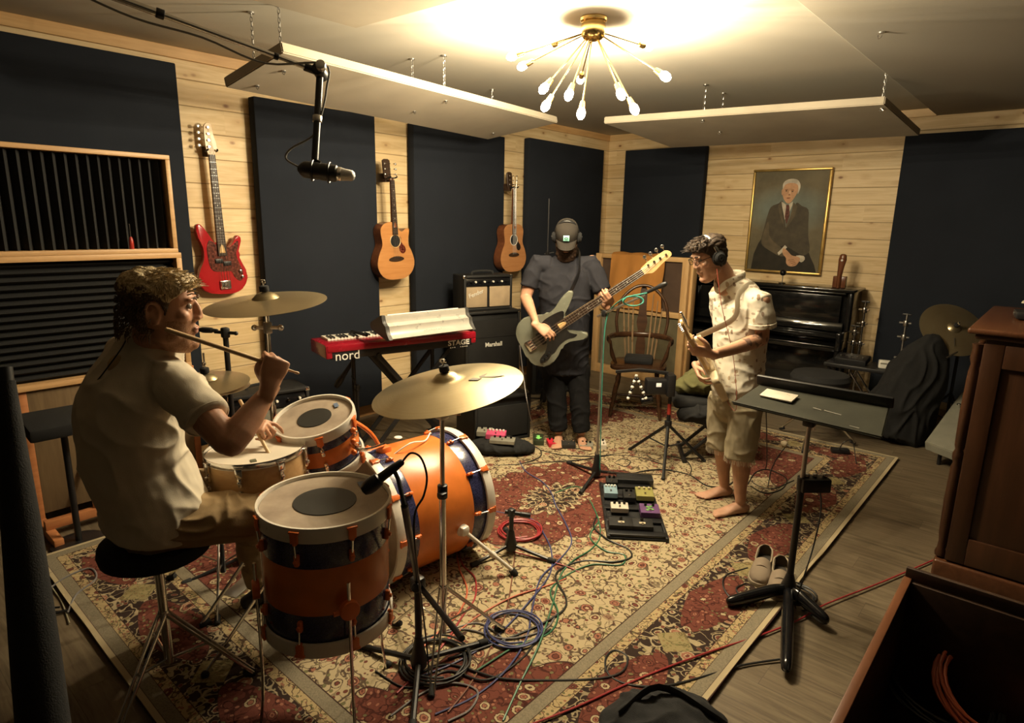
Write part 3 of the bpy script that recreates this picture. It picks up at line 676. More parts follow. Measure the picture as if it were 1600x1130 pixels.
# ================================================================= keyboards on their stands
KRED = mat('keyboard_red', (.25, .006, .015), .25, var=.08)
KSIL = mat('silver_shell', (.47, .45, .40), .30, .3, var=.05)
KGRY = mat('dark_grey_end', (.05, .048, .045), .5)
IVO = mat('key_white', (.72, .69, .60), .3, var=.03)
ka = PZ(509, 541, .90); kb_ = PZ(744, 518, .90); kd = V((kb_.x - ka.x, kb_.y - ka.y, 0)).normalized(); kn = V((kd.y, -kd.x, 0))   # kn points to the camera side
KL = (kb_ - ka).length
KM = Matrix(((kd.x, -kn.x, 0, ka.x), (kd.y, -kn.y, 0, ka.y), (0, 0, 1, .90), (0, 0, 0, 1)))    # local: x along, y to the wall, z up from top edge
T = thing('keyboard', 'red stage keyboard with black underside and white lettering on its back', 'keyboard', M=Matrix.Translation(ka - V((0, 0, .1))))
KD = .33
b = MB(KM); b.box((KL / 2, KD / 2 + .005, -.016), (KL, KD - .01, .032), bev=.006); b.box((.022, KD / 2, -.05), (.045, KD, .09), bev=.010); b.box((KL - .022, KD / 2, -.045), (.045, KD, .09), bev=.010); b.box((KL / 2, .006, -.027), (KL - .02, .02, .046), bev=.005); b.build('case', KRED, T)
b = MB(KM); b.box((KL / 2, KD / 2, -.075), (KL - .1, KD - .02, .05), bev=.006); b.box((KL / 2, .012, -.072), (KL - .06, .016, .062), bev=.004); b.build('chassis', BLK, T)
b = MB(KM)
nk = 44; kw = (KL - .14) / nk
for i in range(nk): b.box((.07 + kw * (i + .5), KD - .09, .008), (kw * .93, .15, .016), bev=.0015, seg=1)
b.build('white_keys', IVO, T)
b = MB(KM)
for i in range(nk):
    if i % 7 not in (2, 6): b.box((.07 + kw * (i + 1), KD - .12, .020), (kw * .55, .095, .012), bev=.002, seg=1)
b.build('black_keys', BLKG, T)
TM = KM @ Matrix(((1, 0, 0, 0), (0, 0, 1, 0), (0, 1, 0, 0), (0, 0, 0, 1)))
fm = lambda x, z: KM @ Matrix(((1, 0, 0, x), (0, 0, -1, .002), (0, 1, 0, z), (0, 0, 0, 1)))
txt('nord', .092, fm(.150, -.082), 'lettering', WHT, T, .0015, False)
txt('STAGE', .055, fm(KL - .155, -.075), 'lettering', WHT, T, .0015, True, 1.15)
for i in range(9):
    b = MB(fm(KL - .155, -.108)); b.box((-.072 + .018 * i, 0, .001), (.010, .008 - .003 * (i % 2), .002)); b.build('small_print', WHT, T)
# silver synth above
sa = PXx(612, 531, ka.x + .30 * kd.x + 0.02); sa = PZ(614, 530, .955); sb = PZ(739, 514, .955); sd = V((sb.x - sa.x, sb.y - sa.y, 0)); SL = sd.length; sd.normalize(); sn = V((sd.y, -sd.x, 0))
SM = Matrix(((0, 0, sd.x, sa.x), (0, 0, sd.y, sa.y), (0, 1, 0, .955), (0, 0, 0, 1)))
SMf = lambda: Matrix(((-sn.x, 0, sd.x, sa.x), (-sn.y, 0, sd.y, sa.y), (0, 1, 0, .955), (0, 0, 0, 1)))     # local x to the wall, y up, z along
prof = [(x * .78, y * .78) for x, y in [(0, 0), (.03, .018), (.055, .046), (.063, .08), (.060, .100), (.086, .104), (.112, .122), (.120, .15), (.116, .172), (.120, .186), (.145, .186), (.30, .10), (.315, .085), (.30, .06), (.03, -.014)]]
T = thing('keyboard', 'silver sculpted synthesizer lying tilted on top of the red keyboard', 'keyboard', M=Matrix.Translation(sa))
b = MB(SMf()); b.prism(prof, SL, bev=.002, seg=1); b.build('case', KSIL, T)
pe = [(-.004, -.006)] + [(x - .002, y + .004) for x, y in prof[1:11]] + [(.24, .09), (.255, .07), (.24, .04), (.03, -.018)]
for z0 in (-.028, SL):
    b = MB(SMf()); b.prism(pe, .028, Matrix.Translation((0, 0, z0)), bev=.004); b.build('end_cheek', KGRY, T)
b = MB(SMf()); b.box((.18, .112, SL / 2), (.12, .012, SL - .08), rot=Euler((0, 0, R(-30)))); b.build('white_keys', IVO, T)
mm = SMf() @ Matrix(((0, .70, -.72, .0305), (0, .72, .70, .0275), (1, 0, 0, SL * .5), (0, 0, 0, 1)))
for i in range(8):
    b = MB(mm @ Matrix.Translation((-.08 + .021 * i, .004 * ((i * 3) % 2) - .010, .0045))); b.tube([(0, 0, 0), (.006, .008, 0), (.012, .002 * (i % 3), 0)], .0012, 4); b.build('faded_mark', mat('grey_print', (.25, .24, .22), .5), T)
# stand: black X legs and posts
T = thing('keyboard_stand', 'black double braced stand carrying the two keyboards', 'keyboard stand', M=Matrix.Translation(V((ka.x, ka.y, 0)) + kd * KL / 2))
def KP(x, y, z): q = KM @ V((x, y, 0)); return V((q.x, q.y, z))
for yy, nm in ((.05, 'cross_leg'), (.28, 'cross_leg')):
    b = MB(); b.tube([KP(.38, yy, .80), KP(1.0, yy, .04)], .020, 8, flat=.6); b.build(nm, BLK, T)
    b = MB(); b.tube([KP(1.02, yy + .03, .80), KP(.34, yy + .03, .04)], .020, 8, flat=.6); b.build(nm, BLK, T)
for xx in (.38, 1.02): b = MB(); b.tube([KP(xx, -.01, .795), KP(xx, .36, .795)], .018, 8); b.build('support_arm', BLK, T)
for xx in (.30, .96):
    b = MB(); b.box(KP(xx, .17, .022), (.07, .40, .04), Euler((0, 0, math.atan2(kd.y, kd.x))), bev=.01); b.build('foot', RUB, T)
    b = MB(); b.tube([KP(xx, .30, .04), KP(xx, .30, .93)], .016, 10); b.tube([KP(xx, .30, .93), KP(xx, .02, .945)], .012, 8); b.build('upper_tier_post', BLK, T)

# ================================================================= amplifiers by the left wall
TOLX = mat('black_tolex', (.006, .006, .006), .6, bump=.6, bscale=260)
GRLT = mat('tan_grill_cloth', (.36, .27, .17), .9, bump=.5, bscale=500)
GRLG = mat('grey_grill_cloth', (.17, .165, .13), .9, var=.2, bump=.5, bscale=500)
GRLB = mat('black_grill_cloth', (.006, .0055, .005), .9, bump=.5, bscale=500)
def amp(label, loc, rz, sz, grill, gz, name='guitar_amplifier', corners=True, handle=True, knobs=0, M=None, panel=None, halves=False):
    """local: front faces -y, base at z=0"""
    w_, d_, h_ = sz; M = M or (Matrix.Translation(V(loc)) @ Matrix.Rotation(rz, 4, 'Z'))
    T = thing(name, label, 'amplifier', M=M)
    b = MB(M); b.box((0, .012, h_ / 2), (w_, d_ - .024, h_), bev=.012, seg=3)
    for q in ((-w_ / 2 + .012, 0, h_ / 2, .024, h_), (w_ / 2 - .012, 0, h_ / 2, .024, h_)): b.box((q[0], -d_ / 2 + .01, q[2]), (q[3], .03, q[4]), bev=.006)
    for q in (.012, h_ - .012): b.box((0, -d_ / 2 + .01, q), (w_, .03, .024), bev=.006)
    b.build('cabinet', TOLX, T)
    gs = [(-w_ / 4 + .004, w_ / 2 - .034), (w_ / 4 - .004, w_ / 2 - .034)] if halves else [(0, w_ - .05)]
    for gx, gw in gs:
        b = MB(M); b.box((gx, -d_ / 2 + .008, (gz[0] + gz[1]) / 2), (gw, .016, gz[1] - gz[0]), bev=.005); b.build('grill_cloth', grill, T)
    if handle: b = MB(M); b.tube([(-.11, 0, h_), (-.10, 0, h_ + .022), (0, 0, h_ + .03), (.10, 0, h_ + .022), (.11, 0, h_)], .010, 8, k=4, flat=.5); b.build('handle', RUB, T)
    if panel is not None:
        b = MB(M); b.box((0, -d_ / 2 + .012, (gz[1] + h_ - .02) / 2), (w_ - .05, .02, h_ - .03 - gz[1]), Euler((R(-14), 0, 0)), bev=.002); b.build('control_panel', panel, T)
    for i in range(knobs):
        x = -w_ / 2 + .07 + (w_ - .14) * i / max(1, knobs - 1); b = MB(M); z = (gz[1] + h_ - .015) / 2
        b.cyl((x, -d_ / 2 + .004, z), (x, -d_ / 2 - .016, z), .009, 10, bev=.002); b.build('knob', INLAY if i % 2 else BLKG, T)
    if corners:
        for sx in (-1, 1):
            for zz_ in (0, 1):
                b = MB(M); b.box((sx * (w_ / 2 - .012), -d_ / 2 + .012, .014 + zz_ * (h_ - .028)), (.034, .036, .034), bev=.010); b.build('corner_cap', CHR if zz_ else RUB, T)
    return T
# large black cabinet, small combo on it
A1 = amp('large black speaker cabinet under the small tan grilled amplifier', (-4.08, 4.24, .0), R(74), (.58, .40, .94), GRLB, (.06, .86), name='speaker_cabinet', handle=False)
M_ = ROOT[A1.name]; b = MB(M_); b.tube([(-.33, -.2, .70), (.33, -.2, .70)], .004, 5); b.build('piping', GRLB, A1)
txt('Marshall', .055, M_ @ Matrix(((1, 0, 0, .0), (0, 0, -1, -.205), (0, 1, 0, .63), (0, 0, 0, 1))), 'lettering', WHT, A1, .002, True)
A2 = amp('small amplifier with tan grill standing on the black speaker cabinet', (-4.07, 4.22, .942), R(72), (.50, .24, .32), GRLT, (.03, .215), knobs=9, panel=BLKG, halves=True)
M_ = ROOT[A2.name]; txt('Fender', .055, M_ @ Matrix(((1, 0, 0, -.13), (0, 0, -1, -.125), (0, 1, 0, .155), (0, 0, 0, 1))) @ Matrix.Rotation(R(18), 4, 'Z'), 'lettering', WHT, A2, .002)
# amp behind the hi-hat
A3 = amp('black amplifier with grey grill against the wall behind the snare drum', (-3.95, 1.98, .0), R(80), (.52, .28, .62), GRLG, (.05, .50), knobs=6, panel=BLKG)
# orange striped amp behind the bassist
ORG = mat('orange_trim', (.55, .13, .03), .4)
M_ = Matrix.Translation((-3.92, 5.08, 0)) @ Matrix.Rotation(R(52), 4, 'Z')
T = thing('guitar_amplifier', 'narrow black amplifier with orange stripe and two round dials behind the bassist', 'amplifier', M=M_)
b = MB(M_); b.box((0, .02, .38), (.42, .28, .76), bev=.012); b.build('cabinet', TOLX, T)
b = MB(M_); b.box((0, -.125, .63), (.36, .012, .20), bev=.003); b.build('grill_cloth', mat('wire_grill', (.07, .06, .045), .7, bump=1.0, bscale=120), T)
b = MB(M_); b.box((0, -.128, .505), (.40, .02, .026), bev=.004); b.build('stripe', ORG, T)
b = MB(M_); b.box((0, -.125, .25), (.34, .012, .44), bev=.004); b.build('faceplate', BLKG, T)
for z in (.34, .15):
    b = MB(M_); b.cyl((0, -.13, z), (0, -.145, z), .042, 24, bev=.004); b.build('dial', INLAY, T)
    b = MB(M_); b.cyl((0, -.144, z), (0, -.158, z), .016 if z < .2 else .008, 16, bev=.002); b.build('knob', BLK, T)
b = MB(M_); b.prism(outline([(-.06, 0), (-.04, .02), (0, .012), (.04, .022), (.06, .004), (.035, -.016), (0, -.008), (-.035, -.018)], 2), .003, Matrix(((1, 0, 0, 0), (0, 0, -1, -.130), (0, 1, 0, .43), (0, 0, 0, 1)))); b.build('crest', mat('dull_crest', (.10, .11, .10), .5), T)
# black combo wedge in front of the big cabinet (behind the ride cymbal)
amp('low black amplifier on the rug in front of the big speaker cabinet', (-3.36, 3.62, .017), R(70), (.50, .36, .38), GRLB, (.04, .30), knobs=0, handle=True, corners=False)

# ================================================================= gobo cabinet with cloth, windsor chair
T = thing('sound_baffle', 'pine framed standing baffle draped with an orange brown cloth behind the wooden chair', 'acoustic baffle', (-3.5, 6.25, 0))
GB = mat('brown_burlap', (.085, .052, .035), .95, bump=.5, bscale=300); OLV = mat('olive_carpet', (.15, .13, .075), .95, bump=.5, bscale=200)
PX_ = wood('pine_cross', (.50, .29, .12), (.66, .43, .20), 0)
for x in (-4.12, -3.03):
    b = MB(); b.box((x, 6.25, .70), (.075, .09, 1.40), bev=.004); b.build('post', PINEZ, T)
b = MB(); b.box((-2.975, 6.30, .695), (.03, .10, 1.39), bev=.003); b.build('side_board', PINEZ, T)
for z, h in ((1.375, .05), (.78, .06), (.05, .10)):
    b = MB(); b.box((-3.575, 6.25, z), (1.02, .085, h), bev=.003); b.build('rail', PX_, T)
b = MB(); b.box((-3.575, 6.27, 1.08), (1.02, .05, .54)); b.build('upper_panel', GB, T)
b = MB(); b.box((-3.575, 6.27, .42), (1.02, .05, .64)); b.build('lower_panel', OLV, T)
DR = fabric('orange_cloth', (.50, .225, .06), 200)
y0_ = 6.19; zt = 1.412
b = MB()
pa, pb = PYy(956, 398, y0_), PYy(1040, 398, y0_)
zl = PYy(956, 462, y0_).z
def dr(u, v):
    x = pa.x + (pb.x - pa.x) * u + .006 * math.sin(v * 9 + u * 5)
    L = .12 + (zt - zl); s_ = v * (L + .10)
    if s_ < .10: return (x, 6.31 - s_ * 1.05 + .0, zt + .004 + .012 * math.sin(u * 17) * (.5))
    d = s_ - .10; return (x, y0_ - .006 + .010 * math.sin(u * 21 + d * 6) * min(1, d * 6) - .01 * min(1, d * 8), zt - d)
b.grid(dr, 40, 24, th=.006); tag(b.build('draped_cloth', DR), 'orange brown cloth draped over the standing baffle behind the chair', 'cloth')

CHW = wood('dark_chair_wood', (.025, .011, .006), (.06, .027, .012), 0, rough=.25)
cc = V((-2.84, 5.02, .018)); M_ = Matrix.Translation(cc) @ Matrix.Rotation(math.atan2(-.4, .9) + R(-8), 4, 'Z') if False else Matrix.Translation(cc) @ Matrix.Rotation(R(28), 4, 'Z')
T = thing('wooden_chair', 'dark spindle back wooden armchair behind the camera stand', 'chair', M=M_)
b = MB(M_); b.prism(outline([(-.22, -.20), (0, -.225), (.22, -.20), (.245, 0), (.20, .19), (0, .215), (-.20, .19), (-.245, 0)], 4), .04, Matrix.Translation((0, 0, .44)), bev=.012, seg=3); b.build('seat', CHW, T)
for sx in (-1, 1):
    for sy in (-1, 1):
        b = MB(M_); pts = [V((sx * .16, sy * .14, .44)).lerp(V((sx * .225, sy * .215, 0)), t) for t in (0, .12, .2, .26, .34, .5, .62, .68, .75, .9, 1)]
        b.tube(pts, [.014, .016, .022, .015, .021, .023, .018, .012, .02, .016, .012], 12); b.build('leg', CHW, T)
    b = MB(M_); b.tube([(sx * .2, -.185, .16), (sx * .2, 0, .16), (sx * .2, .18, .16)], [.009, .015, .009], 8, k=3); b.build('stretcher', CHW, T)
    b = MB(M_); b.tube([(sx * .20, -.10, .48), (sx * .235, -.115, .56), (sx * .25, -.12, .63), (sx * .258, -.125, .69)], [.012, .021, .013, .012], 10, k=3); b.build('arm_post', CHW, T)
b = MB(M_); b.tube([(-.2, 0, .16), (0, 0, .16), (.2, 0, .16)], [.009, .016, .009], 8, k=3); b.build('stretcher', CHW, T)
b = MB(M_); b.tube([(-.26, -.20, .70), (-.285, -.05, .70), (-.24, .12, .70), (-.12, .21, .70), (0, .235, .70), (.12, .21, .70), (.24, .12, .70), (.285, -.05, .70), (.26, -.20, .70)], .026, 10, k=5, flat=.5, ref=V((0, 0, 1)) if False else None); b.build('arm_rail', CHW, T)
b = MB(M_); hoop = [(-.215, .17, .70), (-.235, .20, .85), (-.20, .235, 1.02), (-.10, .26, 1.13), (0, .268, 1.16), (.10, .26, 1.13), (.20, .235, 1.02), (.235, .20, .85), (.215, .17, .70)]
b.tube(hoop, .014, 10, k=5); b.build('hoop', CHW, T)
SPN = mat('spindle_wood', (.22, .14, .075), .3)
for x in (-.165, -.125, -.085, .085, .125, .165):
    zt_ = 1.16 - 1.7 * abs(x) ** 1.55 * 2.0; b = MB(M_); b.tube([(x * .8, .19, .48), (x * .95, .215, .72), (x * 1.08, .255, min(zt_, 1.13))], [.007, .009, .005], 8); b.build('spindle', SPN, T)
b = MB(M_); sp = outline([(-.03, .48), (-.045, .60), (-.03, .72), (-.05, .82), (-.035, .93), (-.028, 1.14), (.028, 1.14), (.035, .93), (.05, .82), (.03, .72), (.045, .60), (.03, .48)], 3)
b.prism(sp, .012, Matrix(((1, 0, 0, 0), (0, .14, 1, .135), (0, .99, -.14, 0), (0, 0, 0, 1)))); b.build('splat', CHW, T)
b = MB(M_); b.box((.0, 0, .51), (.26, .20, .07), bev=.03); tag(b.build('small_bag', BLKC), 'small black pouch lying on the seat of the wooden chair', 'bag')

# ================================================================= piano, portrait, things on it
PB = mat('piano_black', (.008, .008, .008), .10, var=.1)
px0, px1, pf = -3.10, -1.50, 6.60
T = thing('upright_piano', 'black upright piano against the pine wall below the portrait', 'piano', ((px0 + px1) / 2, 6.75, 0))
W = px1 - px0; cx = (px0 + px1) / 2
b = MB(); b.box((cx, (pf + 6.95) / 2 + .02, .58), (W - .08, .30, 1.14), bev=.004)
b.build('case', PB, T)
for x in (px0 + .02, px1 - .02):
    b = MB(); b.box((x, 6.77, .57), (.04, .36, 1.14), bev=.004); b.build('side_panel', PB, T)
    b = MB(); b.box((x, 6.48, .69), (.045, .26, .17), bev=.012); b.build('key_block_arm', PB, T)
    b = MB(); b.tube([(x, 6.385, .60), (x, 6.38, .45), (x, 6.40, .3), (x, 6.385, .05), (x, 6.385, 0)], [.028, .035, .026, .03, .035], 10, k=3); b.build('leg', PB, T)
b = MB(); b.box((cx, 6.75, 1.155), (W + .05, .42, .028), bev=.008); b.build('lid', PB, T)
b = MB(); b.box((cx, pf - .005, .97), (W - .18, .02, .26), bev=.004); b.build('upper_panel', PB, T)
b = MB(); b.box((cx, pf - .02, 1.125), (W - .1, .05, .018), bev=.006); b.build('upper_moulding', PB, T)
b = MB(); b.box((cx, 6.49, .62), (W - .08, .25, .05), bev=.006); b.build('key_bed', PB, T)
b = MB(); b.box((cx, 6.52, .735), (W - .09, .19, .025), Euler((R(8), 0, 0)), bev=.010); b.build('fallboard', PB, T)
b = MB(); b.box((cx, 6.575, .80), (W - .09, .03, .09), Euler((R(-14), 0, 0)), bev=.008); b.build('music_shelf', PB, T)
b = MB(); b.box((cx, pf - .005, .32), (W - .18, .02, .48), bev=.004); b.build('lower_panel', PB, T)
for x in (-.08, 0, .08): b = MB(); b.tube([(cx + x, 6.62, .07), (cx + x, 6.54, .065), (cx + x, 6.50, .05)], [.010, .014, .018], 8, flat=.5); b.build('pedal', BRS, T)
# portrait
def Q(px, py): return PYy(px, py, 6.985)
PT = thing('portrait_painting', 'gold framed portrait of an old white haired man in a dark suit above the piano', 'painting', (-2.3, 7.0, 1.25))
pxl, pxr, pzb, pzt = -2.70, -1.915, 1.255, 2.325
GLD = mat('gold_frame', (.50, .34, .11), .35, .8, var=.15)
for c, sz in (((-2.3075, 6.978, pzt - .012), (pxr - pxl, .045, .024)), ((-2.3075, 6.978, pzb + .012), (pxr - pxl, .045, .024)), ((pxl + .012, 6.978, (pzb + pzt) / 2), (.024, .045, pzt - pzb - .048)), ((pxr - .012, 6.978, (pzb + pzt) / 2), (.024, .045, pzt - pzb - .048))):
    b = MB(); b.box(c, sz, bev=.006); b.build('frame_bar', GLD, PT)
g = G('painted_backdrop'); o = g.obj(); s = g.sep(o); nz = g.noise(o, 2.6, 5, .6); 
gl = g.m('SUBTRACT', 1.0, g.m('MULTIPLY', g.vm('LENGTH', g.vm('MULTIPLY', g.vm('SUBTRACT', o, (-.02, 0, .66)), (2.2, 0, 4.2))), .9)); gl = g.m('MAXIMUM', gl, 0.0)
c = g.ramp(nz, [(.3, (.075, .065, .04)), (.6, (.15, .125, .075)), (.8, (.19, .155, .09))]); c = g.mix(g.m('MULTIPLY', gl, g.mr(nz, .3, .7, .3, 1.0)), c, (.17, .25, .25))
g.set(c, .55, spec=.2); g.bump(g.noise(o, 300, 2), .2, .002); BD = g.mat
b = MB(); b.box(((pxl + pxr) / 2, 6.986, (pzb + pzt) / 2), (pxr - pxl - .04, .014, pzt - pzb - .04)); cv = b.build('canvas', BD, PT, smooth=False)
def pflat(name, uv, m, d, k=3, sm=True):
    """a painted shape on the canvas, u 0-1 across, v 0-1 up"""
    W_, H_ = pxr - pxl - .04, pzt - pzb - .04
    P = [(pxl + .02 + u * W_, pzb + .02 + v * H_) for u, v in uv]
    P = outline(P, k) if sm else P
    b = MB(); A = b.vs([(x, 6.979 - d, z) for x, z in P]); B = b.vs([(x, 6.981, z) for x, z in P]); b.f(A); b.f(B[::-1])
    for i in range(len(A)): b.f([A[i], B[i], B[(i + 1) % len(A)], A[(i + 1) % len(A)]])
    return b.build(name, m, cv, smooth=False)
paint = lambda n, c, v=.25, sc=14: mat('paint_' + n, c, .55, var=v, scale=sc, spec=.2)
SUIT = paint('suit', (.062, .050, .032)); SUIT2 = paint('suit_light', (.095, .074, .045)); SKN = paint('skin', (.48, .27, .15), .2, 20); SKD = paint('skin_dark', (.26, .12, .06)); HR = paint('hair', (.52, .46, .37)); SHT = paint('shirt', (.50, .45, .36)); TIE = paint('tie', (.10, .035, .025), .5, 40); DK = paint('dark', (.022, .018, .012))
pflat('painted_shape', [(.06, .0), (.08, .16), (.13, .27), (.20, .36), (.5, .34), (.80, .27), (.86, .17), (.93, .08), (.97, .0)], DK, .0006, 1, False)
pflat('painted_shape', [(.17, .28), (.19, .42), (.22, .55), (.26, .645), (.36, .68), (.42, .70), (.47, .52), (.50, .44), (.57, .56), (.60, .685), (.68, .655), (.77, .62), (.79, .50), (.81, .36), (.85, .22), (.77, .17), (.62, .22), (.50, .26), (.40, .23), (.27, .22)], SUIT, .0010)
pflat('painted_shape', [(.24, .50), (.28, .36), (.36, .29), (.50, .22), (.56, .17), (.47, .15), (.34, .19), (.21, .25), (.18, .33)], SUIT2, .0014)
pflat('painted_shape', [(.40, .70), (.41, .66), (.445, .58), (.47, .52), (.50, .55), (.55, .66), (.555, .70), (.48, .66)], SHT, .0016, 1, False)
pflat('painted_shape', [(.465, .665), (.505, .668), (.515, .645), (.53, .56), (.50, .47), (.465, .55), (.47, .64)], TIE, .0020, 1, False)
pflat('painted_shape', [(.40, .70), (.355, .66), (.40, .55), (.475, .44), (.43, .56), (.40, .64)], SUIT2, .0021, 1, False)
pflat('painted_shape', [(.565, .69), (.62, .65), (.60, .55), (.49, .42), (.54, .55), (.555, .64)], SUIT2, .0021, 1, False)
pflat('painted_shape', [(.415, .86), (.40, .80), (.415, .74), (.45, .70), (.49, .678), (.53, .695), (.57, .74), (.605, .80), (.60, .86), (.55, .89), (.48, .895)], SKN, .0024)
pflat('painted_shape', [(.405, .82), (.385, .81), (.39, .77), (.41, .765)], SKN, .0023)
pflat('painted_shape', [(.40, .82), (.395, .87), (.43, .905), (.50, .92), (.58, .91), (.625, .87), (.63, .82), (.605, .77), (.605, .84), (.575, .87), (.50, .88), (.44, .87), (.415, .85)], HR, .0028)
for u, v, a, c2, m in ((.45, .815, .022, .006, SKD), (.535, .81, .022, .006, SKD), (.45, .803, .013, .005, DK), (.535, .797, .013, .005, DK), (.495, .765, .014, .007, SKD), (.49, .735, .030, .005, SKD), (.487, .728, .024, .004, paint('lip', (.34, .12, .08)))):
    pflat('painted_shape', [(u + a * math.cos(t), v + c2 * math.sin(t)) for t in [i * PI / 5 for i in range(10)]], m, .0030, 1, False)
pflat('painted_shape', [(.50, .81), (.515, .775), (.50, .765), (.485, .78)], paint('skin_light', (.60, .38, .24)), .0028, 2)
pflat('painted_shape', [(.42, .185), (.44, .16), (.50, .20), (.545, .245), (.51, .265), (.47, .225)], SHT, .0020, 1, False)
pflat('painted_shape', [(.50, .235), (.56, .205), (.62, .165), (.70, .155), (.74, .135), (.72, .095), (.68, .06), (.60, .055), (.555, .085), (.545, .135), (.50, .17), (.485, .205)], SKN, .0026)
pflat('painted_shape', [(.68, .165), (.78, .165), (.80, .13), (.76, .10), (.72, .12)], SHT, .0024, 2)
for i in range(4): pflat('painted_shape', [(.58 + .02 * i, .118 - .016 * i), (.66 + .012 * i, .128 - .014 * i), (.66 + .012 * i, .122 - .014 * i), (.58 + .02 * i, .111 - .016 * i)], SKD, .0031, 1, False)
# wooden carved object on the piano lid
q = PYy(1311, 448, 6.72); q.z = 1.170
T = thing('wooden_ornament', 'brown wooden plane handle ornament with a small red block on the piano lid', 'ornament', q)
MR = wood('reddish_wood', (.09, .03, .015), (.18, .07, .03), 2, rough=.25)
b = MB(); b.box(q + V((0, 0, .055)), (.115, .06, .11), bev=.006); b.build('block', MR, T)
b = MB(); b.loft([(q + V((0, -.035, .0)), .02, .026), (q + V((0, -.035, .12)), .022, .028), (q + V((.004, -.035, .20)), .028, .022), (q + V((.010, -.035, .27)), .036, .028), (q + V((.012, -.035, .31)), .030, .024)], ref=V((1, 0, 0)), n=16, round_ends=.6); b.build('handle', MR, T)
b = MB(); b.cyl(q + V((.011, -.066, .265)), q + V((.011, -.058, .265)), .010, 12); b.build('inlay_spot', INLAY, T)
q = PYy(1222, 441, 6.70); q.z = 1.170
T = thing('desk_microphone', 'small black ball headed desk microphone standing on the piano lid', 'microphone', q)
b = MB(); b.lathe([(.035, 0), (.034, .008), (.01, .012)], 20, Matrix.Translation(q)); b.build('base', BLKG, T)
b = MB(); b.cyl(q, q + V((0, 0, .085)), .005, 8); b.build('stem', STL, T)
b = MB(); b.ell(q + V((0, 0, .11)), .032); b.build('head', BLKG, T)
# ================================================================= drum kit
SHB = mat('sparkle_blue', (.030, .032, .085), .18, var=.9, scale=260, spec=.6)
ORS = mat('orange_shell', (.62, .17, .03), .32, var=.12)
WHH = mat('white_hoop', (.70, .66, .58), .3, var=.06)
ORL = mat('orange_lug', (.70, .16, .03), .35, var=.1)
HEADC = mat('coated_head', (.62, .56, .46), .6, var=.08, scale=5)
def worn():
    g = G('worn_head'); o = g.obj(); nz = g.noise(o, 6, 5, .6)
    g.set(g.ramp(nz, [(.3, (.22, .17, .13)), (.55, (.36, .29, .22)), (.8, (.46, .39, .30))]), .5, spec=.4); return g.mat
HEADW = worn()
DOT = mat('black_dot', (.015, .015, .013), .5)
ACR = mat('tape_blue', (.10, .14, .22), .6)
NATW = wood('maple_shell', (.42, .25, .11), (.56, .36, .17), 0, rough=.3)
def cymmat():
    g = G('cymbal_bronze'); o = g.obj(); r = g.vm('LENGTH', g.vm('MULTIPLY', o, (1, 1, 0)))
    rg = g.noise(g.comb(g.m('MULTIPLY', r, 260), 0.0, 0.0), 1, 2); n2 = g.noise(o, 5, 4)
    c = g.mix(n2, (.38, .31, .18), (.54, .46, .30)); c = g.mix(g.mr(rg, .4, .6, 0, .25), c, (.30, .21, .09))
    g.set(c, g.mr(n2, .3, .7, .30, .42), .9); g.bump(rg, .12, .001); return g.mat
CYM = cymmat()
